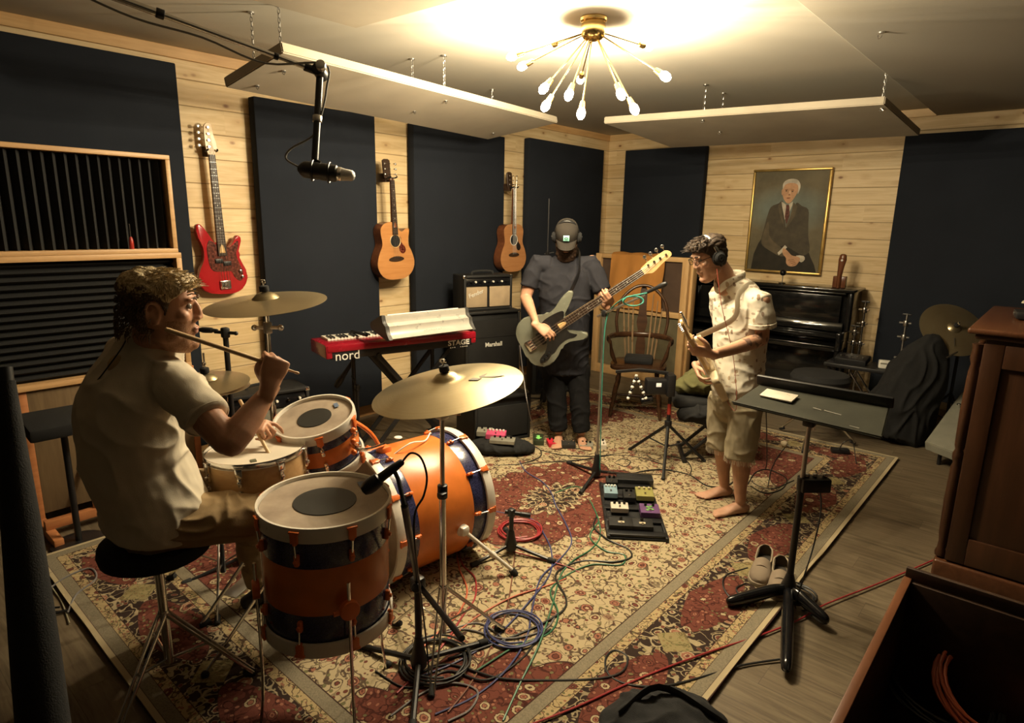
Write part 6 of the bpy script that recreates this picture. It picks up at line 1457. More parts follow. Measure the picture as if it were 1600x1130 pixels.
# guitar frame
g0 = CPt(1114, 592, -.02)
best = None
for i in range(80):
    q = CPt(1078, 527, .05 + i * .012); e = abs((q - g0).length - .648)
    if best is None or e < best[0]: best = (e, q)
g1 = best[1]; gy = (g1 - g0).normalized(); gz = FG + V((0, 0, .12)); gz = (gz - gy * gz.dot(gy)).normalized(); gx = gy.cross(gz)
GM = Matrix(((gx.x, gy.x, gz.x, 0), (gx.y, gy.y, gz.y, 0), (gx.z, gy.z, gz.z, 0), (0, 0, 0, 1))); GM.translation = g0 - GM.to_3x3() @ V((0, .085, 0))
b = MB()
limb(b, [(pel, .13, .10), (wai, .12, .095), (che, .135, .10), (sho, .12, .075), (nb, .055, .055)], XL)
hb = HG @ V((0, -.03, -.06)); b.loft([(nb - V((0, 0, .05)), .056, .06), (nb.lerp(hb, .5), .053, .056), (hb, .052, .058)], ref=XL, n=18, round_ends=.4)
nkp = GM @ V((0, .60, -.010))
for S_, E_, W_ in ((Rs, Re, Rw), (Ls, Le, Lw)):
    d = (E_ - S_); limb(b, [(S_ - d * .08, .046, .046), (S_ + d * .3, .048, .046), (S_ + d * .7, .044, .043), (E_ - d * .02, .040, .040)])
    d2 = W_ - E_; limb(b, [(E_, .039, .040), (E_ + d2 * .25, .042, .039), (E_ + d2 * .6, .035, .031), (E_ + d2 * .9, .026, .021), (W_, .025, .019)])
hy = (nkp - Lw).normalized(); hy = (-_hr * .92 + V((0, 0, .20)) - _hd * .1).normalized(); hz = -V((0, 0, 1)) * .55 - _hd * .6; hz = (hz - hy * hz.dot(hy)).normalized(); hx = hy.cross(hz); hx = hx if hx.dot(gy) > 0 else -hx
HOg = nkp - hy * .075 + hz * .034
hand(b, HOg, hx, hy, hz, [(.7, .9, .7), (.8, 1.0, .7), (.85, 1.05, .7), (.9, 1.1, .7)], [(.042, .040, -.018), (.050, .066, -.034), (.048, .088, -.050)], 1.04)
limb(b, [(Lw.lerp(Le, .35), .032, .029), (HOg - hy * .01, .025, .020)])
pk = GM @ V((0, .15, .035)); hy = (pk - Rw).normalized() if (pk - Rw).length > .02 else -gx; hy = (-gx * .6 + gz * .2 + gy * .3).normalized() * -1; hy = (gx * .8 + gy * .2).normalized(); hz = (gz - hy * gz.dot(hy)).normalized()
hand(b, pk - hy * .09 + hz * .03, gy - hy * gy.dot(hy), hy, hz, [(.5, .6, .4)] * 4, [(.04, .045, -.02), (.045, .07, -.032), (.035, .095, -.04)], 1.0)
limb(b, [(Rw.lerp(Re, .3), .032, .029), (pk - hy * .10 + hz * .03, .025, .020)])
ank = []
for A_, sd_ in ((PZ(1157, 783, .10), -1), (PZ(1132, 757, .10), 1)):
    A_ = V((A_.x, A_.y, .018 + .085)); P = foot(b, A_, (-_hr * .95 - _hd * .22), 1.0); toes(b, P, sd_); ank.append(A_)
hips = [pel + XL * .09 - V((0, 0, .04)), pel - XL * .09 - V((0, 0, .04))]
kn = [hips[0].lerp(ank[0], .52) + FG * .03, hips[1].lerp(ank[1], .52) + FG * .03]
for i in (0, 1):
    limb(b, [(hips[i], .08, .08), (hips[i].lerp(kn[i], .6), .07, .07), (kn[i], .053, .055)]); limb(b, [(kn[i], .050, .052), (kn[i].lerp(ank[i], .30) - FG * .012, .053, .056), (kn[i].lerp(ank[i], .7), .038, .041), (ank[i] + V((0, 0, .0)), .031, .036)])
head(b, HG)
TAT = mat('tattooed_skin', (.20, .12, .09), .55, var=.5, scale=40)
def gpost(me):
    for p in me.polygons:
        c = p.center
        t = (c - Le).dot(Lw - Le) / (Lw - Le).length_squared
        if .0 < t < .42 and ((c - Le) - (Lw - Le) * t).length < .075 and noise.noise(c * 38) > .10: p.material_index = 1
b.build('body', [SK3, TAT], GP_, remesh=.0046, sm=1, sculpt=face_sculpt(HG), post=gpost); eyes(GP_, HG, None, .7)
HBR = hairmat('dark_brown_hair', (.012, .007, .004), (.05, .028, .014), 140)
def gth(l):
    top = smooth01(l.z, .045, .085); t = .006 + .010 * top + .014 * top * smooth01(l.y, -.02, .06) + .003 * smooth01(-l.y, 0, .05)
    return -.008 + (t + .008) * zone(l, .070, -.020)
ho = hair(GP_, 'hair', HG, gth, HBR, vox=.0035, rough=.007, fs=95)
b = MB()
for i in range(260):
    u, v_ = random.uniform(-.055, .055), random.uniform(-.02, .082); zz_ = .106 - 7.5 * u * u - 4.2 * (v_ + .008) ** 2
    p0 = V((u, v_, zz_ + .012)); d = V((u * .5, .018 + random.uniform(-.008, .012), .016 + random.uniform(-.004, .010))); b.tube([HG @ p0, HG @ (p0 + d * .7), HG @ (p0 + d * 1.3 + V((0, .006, -.008)))], [.0030, .0025, .0006], 4, cap=False)
b.build('hair_tufts', HBR, ho)
b = MB()
for q in (-1, 1): b.tube([HG @ V((q * x, y, z)) for x, y, z in ((.014, .094, .043), (.030, .094, .050), (.046, .082, .045))], [.004, .0045, .002], 6)
b.build('eyebrows', HBR, GP_)
b = MB()
for q in (-1, 1):
    b.tube([HG @ V((q * .032 + .023 * math.cos(t), .106 - .006 * abs(math.cos(t)) ** 2, .020 + .017 * math.sin(t))) for t in [i * PI / 10 for i in range(20)]], .0018, 6, closed=True); b.tube([HG @ V((q * .055, .100, .026)), HG @ V((q * .076, .06, .028)), HG @ V((q * .079, -.005, .022))], .0018, 6)
b.tube([HG @ V((-.010, .106, .024)), HG @ V((.010, .106, .024))], .0018, 6); b.build('glasses', BLKG, GP_)
headphones('black and silver headphones worn by the guitarist with glasses', HG, BLKC, CHR, .038, .124)
b = MB()
# shirt with small figures
g = G('patterned_shirt'); o = g.obj(); wp = g.vm('ADD', o, g.vm('SCALE', g.vm('SUBTRACT', g.noise(o, 9, 2, out=1), (.5, .5, .5)), sc=.03))
e = g.vor(g.vm('MULTIPLY', wp, (27, 27, 17)), 1.0); e2 = g.vor(g.vm('MULTIPLY', g.vm('ADD', wp, (.05, .03, .1)), (15, 15, 40)), 1.0); cs = g.sep(g.vor(g.vm('MULTIPLY', wp, (27, 27, 17)), 1.0, out='Color'))
f1 = g.m('MULTIPLY', g.mr(e, .25, .28, 1, 0), g.mr(cs[0], .18, .20)); f2 = g.m('MULTIPLY', g.mr(e2, .22, .26, 1, 0), .8)
c = g.mix(g.mr(g.noise(o, 4, 2), .3, .7), (.56, .51, .42), (.64, .60, .50)); c = g.mix(g.m('MULTIPLY', f1, .8), c, g.mix(g.mr(cs[1], .5, .52), (.16, .09, .055), (.30, .20, .11))); c = g.mix(g.m('MULTIPLY', f2, .7), c, (.22, .13, .08))
g.set(c, .9, spec=.15); g.bump(g.noise(o, 450, 2), .25, .002); SHP = g.mat
hem = CPt(1156, 610, -.05)
b.loft([(hem - V((0, 0, .02)), .158, .140), (pel + V((0, 0, .05)), .158, .140), (wai, .152, .136), (che + V((0, 0, -.02)), .162, .138), (sho - V((0, 0, .05)), .162, .120), (sho + V((0, 0, .015)), .130, .088), (nb + V((0, 0, .0)), .074, .074)], ref=XL, n=30, e=.92, round_ends=.1)
for S_, E_ in ((Rs, Re), (Ls, Le)):
    d = E_ - S_; b.loft([(S_ - (S_ - sho) * .45, .070, .070), (S_ - (S_ - sho) * .08, .070, .068), (S_ + d * .3, .073, .070), (S_ + d * .60, .076, .072)], ref=FG, n=20, round_ends=.12)
b.build('shirt', SHP, GP_, remesh=.0065, sm=3, sculpt=fold_sculpt(.0055, 8, 7.7))
b = MB()
cp = [nb + XL * x + FG * y + V((0, 0, z)) for x, y, z in ((.0, .085, -.045), (.05, .065, .0), (.075, .01, .03), (.06, -.05, .045), (0, -.075, .05), (-.06, -.05, .045), (-.075, .01, .03), (-.05, .065, .0))]
b.tube(cp, .020, 8, k=4, closed=True, flat=.3, ref=V((0, 0, 1))); b.build('collar', SHP, GP_)
b = MB(); e_ = Ls + (Le - Ls) * .60; b.lathe([(.074, -.014), (.0795, -.012), (.0795, .010), (.076, .012)], 26, axis_m(e_, Le - Ls), closed=True); b.build('sleeve_cuff', SHP, GP_)
SHO = fabric('khaki_shorts', (.32, .275, .185), 420)
b = MB(); limb(b, [(pel - V((0, 0, .08)), .150, .125), (pel, .155, .130), (pel + V((0, 0, .09)), .150, .125)], XL)
for i in (0, 1): e_ = hips[i].lerp(kn[i], 1.0) - V((0, 0, .01)); b.loft([(hips[i] + V((0, 0, .02)), .098, .102), (hips[i].lerp(kn[i], .5), .094, .100), (e_, .088, .094)], n=22, round_ends=.12)
b.build('shorts', SHO, GP_, remesh=.0065, sm=2, sculpt=fold_sculpt(.008, 9, 2.4, (1, 1, .8)))
b = MB()
for i in (0, 1):
    e_ = kn[i] - V((0, 0, .025)); a_, b_ = frame(kn[i] - hips[i])
    for k in range(60):
        t = k * PI / 30; p = e_ + a_ * .088 * math.cos(t) + b_ * .088 * math.sin(t); b.tube([p + V((0, 0, .02)), p + V((random.uniform(-.004, .004), random.uniform(-.004, .004), -.010 - random.uniform(0, .008)))], .0012, 4)
tag(b.build('frayed_hem', CRMS, GP_), None, None, None, 'stuff')
CRG = mat('cream_lacquer', (.66, .56, .38), .22, var=.04)
GG = thing('electric_guitar', 'cream electric guitar held edge on by the guitarist in the patterned shirt', 'guitar', M=Matrix.Translation(GM.translation))
electric(GG, GM, STRAT_OUT, CRG, WHT, MAPLE, MAPLE, .648, 6, False, ((0, .13, .07), (0, .175, .07), (0, .22, .07)), [(.03, .31), (.06, .30), (.09, .30), (.11, .33), (.10, .27), (.10, .20), (.13, .14), (.12, .09), (.09, .08), (.06, .12), (-.05, .14), (-.08, .18), (-.08, .26), (-.06, .32), (-.03, .32)])
b = MB(); tl = GM @ V((0, -.005, -.02)); hn = GM @ V((-.135, .42, -.02))
sp = [hn, che + FG * .155 + XL * .10 + V((0, 0, .05)), sho + XL * .09 + FG * .10 + V((0, 0, .02)), sho + XL * .085 + V((0, 0, .075)), sho + XL * .03 - FG * .12, che - XL * .08 - FG * .165, wai - XL * .17 - FG * .10, wai - XL * .20 + FG * .02 - V((0, 0, .05)), tl]
b.tube(sp, .017, 8, k=6, flat=.10); b.build('strap', CRMS, GG)
b = MB(); b.tube([GM @ V((.12, .06, -.02)), CPt(1150, 640, .16), CPt(1146, 560, .15), CPt(1128, 480, .16), CPt(1120, 420, .12)], .0018, 6, k=6); tag(b.build('headphone_cable', mat('red_cable', (.30, .05, .03), .5)), 'thin reddish cable hanging down the front of the patterned shirt', 'cable')
# ================================================================= music stand with phone
ms = PZ(1229, 942, .0); ms.z = .016
T = thing('music_stand', 'black music stand with flat grey desk on a three legged base, nearest the camera', 'music stand', ms)
FTS = [PZ(1142, 945, .03), PZ(1228, 1043, .03), PZ(1287, 972, .03)]
for f_ in FTS:
    u = (f_ - ms); u.z = 0; e = ms + u; b = MB(); b.tube([ms + V((0, 0, .055)), ms + u * .25 + V((0, 0, .060)), ms + u * .6 + V((0, 0, .045)), e + V((0, 0, .028)), e + u.normalized() * .02 + V((0, 0, .022))], [.024, .030, .032, .028, .010], 12, k=4, flat=.8); b.build('leg', BLKG, T)
b = MB(); b.lathe([(.018, .02), (.036, .03), (.038, .07), (.024, .11), (.016, .14)], 20, Matrix.Translation(ms)); b.build('hub', BLK, T)
b = MB(); b.cyl(ms + V((0, 0, .12)), ms + V((0, 0, .60)), .0155, 14); b.build('lower_tube', BLK, T)
b = MB(); b.cyl(ms + V((0, 0, .58)), ms + V((0, 0, .885)), .0105, 14); b.build('upper_tube', STL, T)
b = MB(); b.cyl(ms + V((0, 0, .56)), ms + V((0, 0, .62)), .021, 14, bev=.004); b.build('height_clutch', BLK, T)
c4 = [PZ(1144, 629, .945), PZ(1378, 684, .945), PZ(1390, 636, 1.0), PZ(1188, 600, 1.0)]
DSK = mat('worn_grey_desk', (.030, .030, .022), .65, var=.25, scale=7, spec=.15)
n = (c4[1] - c4[0]).cross(c4[3] - c4[0]).normalized(); n = n if n.z > 0 else -n
b = MB(); A = b.vs(c4); B = b.vs([p - n * .012 for p in c4]); b.f(A); b.f(B[::-1])
for i in range(4): b.f([A[i], B[i], B[(i + 1) % 4], A[(i + 1) % 4]])
bmesh.ops.recalc_face_normals(b.bm, faces=b.bm.faces); bmesh.ops.bevel(b.bm, geom=list(b.bm.edges), offset=.004, segments=2, affect='EDGES'); dk = b.build('desk', DSK, T)
e1, e2 = c4[3], c4[2]; b = MB(); ml_ = (e1 + e2) / 2 + n * .022; b.box(ml_, ((e2 - e1).length + .03, .022, .052), Matrix(((e2 - e1).normalized(), n.cross((e2 - e1).normalized()), n)).transposed(), bev=.008)
b.build('ledge', BLK, T)
b = MB(); b.tube([c4[0] + n * .004, c4[1] + n * .004], .004, 6); b.build('front_lip', DSK, T)
for (u0, v0, u1, v1) in ((.52, .45, .58, .43), (.60, .44, .72, .40), (.80, .12, .86, .11)):
    q = lambda u, v: c4[0].lerp(c4[1], u).lerp(c4[3].lerp(c4[2], u), v) + n * .0012
    b = MB(); b.tube([q(u0, v0), q(u1, v1)], .0022, 4, flat=.4); b.build('scratch', mat('scratch', (.45, .42, .36), .6), dk)
cdk = sum(c4, V()) / 4
b = MB(); b.box(ms + V((0, 0, .885)), (.05, .05, .04), bev=.008); b.tube([ms + V((0, 0, .89)), V((cdk.x, cdk.y, cdk.z - .02))], .012, 8); b.build('tilt_bracket', BLK, T)
PH = PZ(1217, 611, .965); ux = (c4[1] - c4[0]).normalized(); uy = n.cross(ux)
Rm = Matrix((ux, uy, n)).transposed().to_4x4()
# phone lies in the plane of the desk
q = c4[0].lerp(c4[1], .24).lerp(c4[3].lerp(c4[2], .24), .60); Mp = Matrix.Translation(q + n * .0075) @ Rm
T2 = thing('phone', 'pale cased phone lying on the grey music stand desk', 'phone', M=Mp)
b = MB(Mp); b.box((0, 0, 0), (.150, .076, .010), bev=.0045); b.build('case', mat('phone_case', (.60, .55, .45), .35), T2)
b = MB(Mp); b.box((0, 0, .0052), (.138, .066, .001), bev=.0003); b.build('screen', mat('pale_screen', (.50, .46, .38), .3), T2)
# clamp on power box
bx = ms + V((0, 0, .62)) + CR * .045 - V((0, 0, .03))
T2 = thing('clamped_box', 'small black box with silver knobs clamped to the music stand pole', 'box', bx)
b = MB(); b.box(bx + CR * .01, (.13, .07, .065), Matrix((CR, _hd, V((0, 0, 1)))).transposed(), bev=.008); b.build('housing', BLK, T2)
for dx in (-.035, .0, .045):
    b = MB(); c_ = bx + CR * (.01 + dx) + V((0, 0, .033)); b.cyl(c_, c_ + V((0, 0, .018)), .011, 12, bev=.003); b.build('knob', CHR, T2)

# ================================================================= dresser on the right
WD = wood('dresser_wood', (.026, .011, .005), (.055, .022, .010), 2, .6, .33); WDX = wood('dresser_top', (.055, .020, .009), (.10, .040, .018), 1, .6, .25)
dx0, dy0, dz = -.265, 3.63, 1.30; dx1, dy1 = .42, 4.75
T = thing('dresser', 'reddish brown wooden dresser with moulded top at the right edge', 'dresser', ((dx0 + dx1) / 2, (dy0 + dy1) / 2, 0))
b = MB(); b.box(((dx0 + dx1) / 2 + .01, (dy0 + dy1) / 2, .66), (dx1 - dx0 - .03, dy1 - dy0 - .02, 1.22), bev=.004); b.build('carcass', WD, T)
b = MB(); b.box(((dx0 + dx1) / 2 - .015, (dy0 + dy1) / 2, dz - .014), (dx1 - dx0 + .07, dy1 - dy0 + .07, .028), bev=.012, seg=4); b.build('top', WDX, T)
b = MB(); b.box(((dx0 + dx1) / 2 - .01, (dy0 + dy1) / 2, dz - .04), (dx1 - dx0 + .02, dy1 - dy0 + .02, .026), bev=.008); b.build('top_moulding', WD, T)
b = MB(); b.box(((dx0 + dx1) / 2 - .01, (dy0 + dy1) / 2, .055), (dx1 - dx0 + .03, dy1 - dy0 + .03, .11), bev=.014, seg=3); b.build('plinth', WDX, T)
for (x0, z0, x1, z1) in ((dx0 + .02, .12, dx0 + .10, 1.23), (dx1 - .08, .12, dx1, 1.23), (dx0 + .10, 1.12, dx1 - .08, 1.23), (dx0 + .10, .12, dx1 - .08, .26)):
    b = MB(); b.box(((x0 + x1) / 2, dy0 + .002, (z0 + z1) / 2), (x1 - x0, .016, z1 - z0), bev=.005); b.build('side_frame', WD, T)
for y in (dy0 + .035, dy1 - .035):
    b = MB(); zs = [.12, .14, .16, .20, .24, .42, .60, .62, .645, .67, .69, .71, .88, 1.08, 1.12, 1.15, 1.19, 1.22]; rs_ = [.024, .026, .018, .016, .022, .026, .022, .016, .024, .024, .016, .022, .026, .022, .016, .024, .020, .024]
    b.tube([(dx0 - .004, y, z) for z in zs], rs_, 14); b.build('turned_column', WD, T)
for i, (z0, z1) in enumerate(((.13, .39), (.40, .66), (.67, .92), (.93, 1.08), (1.09, 1.23))):
    for (y0, y1) in ([(dy0 + .08, dy1 - .08)] if i < 4 else [(dy0 + .08, (dy0 + dy1) / 2 - .01), ((dy0 + dy1) / 2 + .01, dy1 - .08)]):
        b = MB(); b.box((dx0 + .002, (y0 + y1) / 2, (z0 + z1) / 2), (.022, y1 - y0, z1 - z0 - .012), bev=.005); dr_ = b.build('drawer', WD, T)
        for y in ((y0 + .12, y1 - .12) if i < 4 else ((y0 + y1) / 2,)):
            b = MB(); b.lathe([(.008, 0), (.007, .010), (.015, .018), (.016, .026), (.008, .031), (.001, .032)], 14, axis_m((dx0 - .009, y, (z0 + z1) / 2), (-1, 0, 0))); b.build('knob', BRS, dr_)
q = PZ(1592, 493, dz + .02); q.z = dz + .002
T = thing('black_case', 'small flat black case lying on top of the dresser', 'case', q + V((.06, .05, 0))); c_ = q + V((.10, .04, .022))
b = MB(); b.box(c_, (.24, .16, .038), Euler((0, 0, R(8))), bev=.008); b.build('shell', BLK, T)
b = MB(); b.box(c_ + V((-.121, -.02, .004)), (.008, .03, .014), Euler((0, 0, R(8))), bev=.002); b.build('latch', STL, T)
b = MB(); q = c_ + V((.03, .05, .050))
b.grid(lambda u, v: (q.x - .13 + .26 * u, q.y - .09 + .18 * v, q.z - .006 + .018 * (1 - u) + .003 * math.sin(v * 5)), 8, 8, th=.0022); tag(b.build('paper_sheet', mat('cream_paper', (.62, .57, .44), .8)), 'cream sheet of paper lying on the black case on the dresser', 'paper')

# ================================================================= open trunk with cables
TW = wood('trunk_wood', (.022, .011, .006), (.045, .022, .011), 1, .7, .5); TWE = wood('trunk_edge', (.10, .038, .016), (.17, .065, .028), 1, .7, .4)
tx0, tx1, ty0, ty1, tz = -.275, .55, 1.35, 2.52, .50
T = thing('open_trunk', 'open dark wooden trunk holding cables at the lower right', 'trunk', ((tx0 + tx1) / 2, (ty0 + ty1) / 2, 0))
for c_, sz, nm in ((((tx0 + tx1) / 2, (ty0 + ty1) / 2, .012), (tx1 - tx0, ty1 - ty0, .024), 'bottom'), ((tx0 + .011, (ty0 + ty1) / 2, tz / 2 + .012), (.022, ty1 - ty0, tz - .024), 'side_board'), ((tx1 - .011, (ty0 + ty1) / 2, tz / 2 + .012), (.022, ty1 - ty0, tz - .024), 'side_board'), (((tx0 + tx1) / 2, ty1 - .011, tz / 2 + .012), (tx1 - tx0 - .044, .022, tz - .024), 'end_board'), (((tx0 + tx1) / 2, ty0 + .011, tz / 2 + .012), (tx1 - tx0 - .044, .022, tz - .024), 'end_board')):
    b = MB(); b.box(c_, sz, bev=.003); b.build(nm, TW, T)
b = MB(); b.box((tx0 + .010, (ty0 + ty1) / 2, tz + .004), (.026, ty1 - ty0, .010), bev=.003); b.build('rim', TWE, T)
b = MB(); b.box(((tx0 + tx1) / 2, ty1 + .005, tz + .02), (tx1 - tx0, .02, .05), bev=.004); b.build('hinge_board', TW, T)
def coil(c, rad, n, r, m, name, label, grp=None, tilt=(0, 0, 0), squash=1.0, lift=.004):
    Rm = Euler(tilt).to_matrix(); P = []
    for i in range(int(n * 14)):
        a = i * 2 * PI / 14; q = 1 + .10 * math.sin(i * .37 + n); P.append(V(c) + Rm @ V((rad * q * math.cos(a), rad * q * squash * math.sin(a), r + lift * (i / 14) + .003 * math.sin(i * 1.1))))
    b = MB(); b.tube(P, r, 7, k=2); return tag(b.build(name, m), label, 'cable', grp)
CRED = mat('red_cable_jacket', (.30, .025, .03), .4); CBLU = mat('blue_cable_jacket', (.045, .055, .16), .4); CGRN = mat('green_cable_jacket', (.03, .14, .07), .4); CBLK = mat('black_cable_jacket', (.012, .012, .012), .45); CGRY = mat('grey_cable_jacket', (.16, .15, .15), .45); CBRN = mat('brown_cable_jacket', (.16, .06, .035), .45); CORG = mat('orange_cable_jacket', (.50, .11, .05), .45)
coil(PZ(1560, 1085, .22) , .17, 6, .006, CORG, 'coiled_cable', 'reddish orange cable coil lying in the open trunk', tilt=(.5, .1, 0))
coil(PZ(1470, 1090, .12), .16, 7, .006, CBLK, 'coiled_cable', 'black cable coil in the trunk beside the orange one', tilt=(.1, .1, 0))
q = PZ(1478, 1045, .2); b = MB(); b.lathe([(.006, 0), (.009, .003), (.009, .045), (.0095, .048), (.0095, .062), (.006, .064)], 14, axis_m(q, (1, .3, .2))); tag(b.build('cable_connector', CHR), 'chrome cable connector lying among the cables in the trunk', 'connector')

# ================================================================= shoes
SHC = fabric('canvas_grey_tan', (.24, .19, .14), 500); SOLE = mat('tan_sole', (.28, .23, .16), .7)
def shoe(hp, tp_, label):
    hp, tp_ = V(hp), V(tp_); f_ = (tp_ - hp); f_.z = 0; L = .285; f_.normalize(); tp_ = tp_; o_ = (hp + tp_) / 2; o_.z = .020; x_ = f_.cross(V((0, 0, 1)))
    M = Matrix(((x_.x, f_.x, 0, o_.x), (x_.y, f_.y, 0, o_.y), (0, 0, 1, o_.z), (0, 0, 0, 1))) @ Matrix.Diagonal((1.18, 1.15, 1.1, 1))
    T = thing('canvas_shoe', label, 'shoe', M=M, group='slip on shoes left on the rug')
    so = outline([(0, -.142), (.030, -.128), (.034, -.06), (.038, .0), (.048, .07), (.040, .12), (.012, .143), (-.015, .140), (-.036, .11), (-.042, .06), (-.034, 0), (-.032, -.07), (-.028, -.128)], 4)
    b = MB(M); b.prism(so, .020, bev=.004); b.build('sole', SOLE, T)
    b = MB(M); rs = []
    st = [(-.136, .024, .045), (-.12, .032, .062), (-.07, .035, .058), (-.02, .037, .055), (.02, .041, .058), (.06, .045, .052), (.10, .042, .040), (.128, .030, .028), (.138, .012, .018)]
    for y, wx, hz_ in st:
        row = []
        for i in range(17):
            a = PI * i / 16; row.append((wx * math.cos(a) * (1 if y > 0 else 1), y, .016 + hz_ * math.sin(a) ** .7))
        rs.append(row)
    A = [b.vs(r) for r in rs]
    for j in range(len(A) - 1):
        for i in range(16):
            if j in (1, 2, 3) and 4 <= i < 12: continue
            b.f([A[j][i], A[j][i + 1], A[j + 1][i + 1], A[j + 1][i]])
    b.f(A[0]); b.f(A[-1][::-1]); b.build('upper', SHC, T)
    b = MB(M); b.prism([(x * .8, y * .9) for x, y in so], .003, Matrix.Translation((0, 0, .019))); b.build('insole', mat('dark_insole', (.03, .025, .02), .9), T)
    b = MB(M); b.grid(lambda u, v: ((u - .5) * .062, .012 + v * .055, .016 + .062 * (1 - ((u - .5) * 2) ** 2 * .28) - v * .010 + .003), 8, 6, th=.003); b.build('tongue_flap', SHC, T)
    P_ = [(x, y, z) for x, y, z in [(.028, .01, .062), (.031, -.05, .060), (.026, -.11, .065), (0, -.128, .072), (-.026, -.11, .065), (-.031, -.05, .060), (-.028, .01, .062), (0, .018, .076)]]
    b = MB(M); b.tube(P_, .0035, 6, k=4, closed=True); b.build('collar_trim', SOLE, T)
shoe(PZ(1196, 868, .02), PZ(1184, 922, .02), 'grey tan slip-on shoe, the left of the pair by the music stand')
shoe(PZ(1219, 884, .02), PZ(1216, 945, .02), 'grey tan slip-on shoe partly behind the music stand pole')

# ================================================================= pedalboard and pedals
def pbase(p0, p1, p3):
    ux = (p1 - p0); uy = (p3 - p0); return ux, uy
def pedal(label, c, rz, sz, m, knobs=3, knobm=None, footm=None, name='effects_pedal', sw=1, deco=None, grp=None):
    c = V(c); M = Matrix.Translation(c) @ Matrix.Rotation(rz, 4, 'Z'); w_, d_, h_ = sz
    T = thing(name, label, 'effects pedal', M=M, group=grp)
    b = MB(M); P = [(-d_ / 2, 0), (d_ / 2, 0), (d_ / 2, h_), (-d_ / 2, h_ * .68)]
    b.prism([(y, z) for y, z in P], w_, Matrix(((0, 0, 1, -w_ / 2), (1, 0, 0, 0), (0, 1, 0, 0), (0, 0, 0, 1))), bev=.004); b.build('housing', m, T)
    hz = lambda y: h_ * (.84 + .32 * y / d_)
    for i in range(knobs):
        x = (-w_ / 2 + w_ * (i + .8) / (knobs + .6)); y = d_ * .28; b = MB(M); b.cyl((x, y, hz(y) - .002), (x, y, hz(y) + .014), min(.0085, w_ / knobs * .33), 12, bev=.002); b.build('knob', knobm or BLKG, T)
    for i in range(sw):
        x = 0 if sw == 1 else (-w_ / 3 + w_ * .666 * i / (sw - 1)); y = -d_ * .28; b = MB(M); b.cyl((x, y, hz(y) - .002), (x, y, hz(y) + .012), .0065, 12, bev=.002); b.build('footswitch', CHR, T)
    if deco:
        b = MB(M); deco(b, hz); b.build('face_print', footm, T)
    return T
p0, p1, p2, p3 = PZ(950, 842, .03), PZ(1044, 847, .03), PZ(1028, 772, .03), PZ(938, 757, .03)
for p in (p0, p1, p2, p3): p.z = .018
T = thing('pedalboard', 'black effects pedalboard lying on the rug in front of the barefoot guitarist', 'pedalboard', (p0 + p1 + p2 + p3) / 4)
ux = (p1 - p0); Lx = ux.length; ux.normalize(); uy = V((-ux.y, ux.x, 0)); Ly = (p3 - p0).dot(uy) * 1.0; rz = math.atan2(ux.y, ux.x)
def PBp(u, v, z=.05): q = p0 + ux * (u * Lx) + uy * (v * Ly); return V((q.x, q.y, z))
for v in (.06, .28, .50, .72, .94):
    b = MB(); b.box(PBp(.5, v, .045), (Lx, .055, .014), Euler((0, 0, rz)), bev=.003); b.build('rail', BLK, T)
for u in (.01, .99): b = MB(); b.box(PBp(u, .5, .034), (.018, Ly, .030), Euler((0, 0, rz)), bev=.003); b.build('side_frame', BLK, T)
b = MB(); b.box(PBp(.5, .5, .028), (Lx * .97, Ly * .97, .012), Euler((0, 0, rz)), bev=.003); b.build('under_tray', BLKC, T)
GP = 'pedals on the guitarist pedalboard'
PBL = mat('pedal_blue', (.20, .30, .36), .35); PWH = mat('pedal_white', (.55, .50, .42), .35); POL = mat('pedal_olive', (.26, .24, .08), .35); PPU = mat('pedal_purple', (.12, .055, .15), .35); PGN = mat('pedal_green', (.16, .35, .10), .4); PBK = mat('pedal_black', (.018, .018, .018), .35); PPK = mat('pedal_pink', (.50, .07, .16), .4); PRD = mat('pedal_red', (.48, .02, .04), .35); PGY = mat('pedal_grey', (.22, .21, .17), .35); CRP = mat('cream_plastic', (.50, .42, .28), .5)
zb = .054
pedal('pale blue pedal with white knobs at the left of the pedalboard', PBp(.16, .72, zb), rz, (.085, .10, .045), PBL, 4, WHT, grp=GP)
pedal('white pedal with dark switches in the middle of the pedalboard', PBp(.27, .42, zb), rz, (.105, .062, .04), PWH, 3, grp=GP)
pedal('olive pedal at the right of the pedalboard, behind the purple one', PBp(.80, .70, zb), rz, (.11, .11, .045), POL, 3, CRP, grp=GP)
pedal('purple pedal with a green flower print at the right of the pedalboard', PBp(.80, .38, zb), rz, (.115, .095, .045), PPU, 2, None, PGN, deco=lambda b, hz: [b.cyl((x, y, hz(y) - .001), (x, y, hz(y) + .0025), .010, 10) for x, y in ((-.012, .012), (.008, .018), (-.002, -.004), (.014, -.012), (-.016, -.018))], grp=GP)
pedal('round knobbed black pedal at the centre of the pedalboard', PBp(.50, .66, zb), rz, (.075, .10, .04), PBK, 2, grp=GP)
pedal('wide black pedal at the near left of the pedalboard', PBp(.24, .14, zb), rz, (.14, .075, .038), PBK, 1, None, CRP, deco=lambda b, hz: b.box((0, -.005, hz(-.005) + .001), (.035, .02, .003)), grp=GP)
pedal('black pedal with cream plate at the near middle of the pedalboard', PBp(.60, .14, zb), rz, (.12, .075, .038), PBK, 1, None, CRP, deco=lambda b, hz: b.box((0, -.005, hz(-.005) + .001), (.035, .02, .003)), grp=GP)
pedal('small black pedal at the far left corner of the pedalboard', PBp(.22, .93, zb), rz, (.075, .07, .045), PBK, 2, grp=GP)
q = PBp(.70, 1.02, .052); T2 = thing('effects_pedal', 'long black foot controller with silver edge at the back of the pedalboard', 'effects pedal', q, rz, GP)
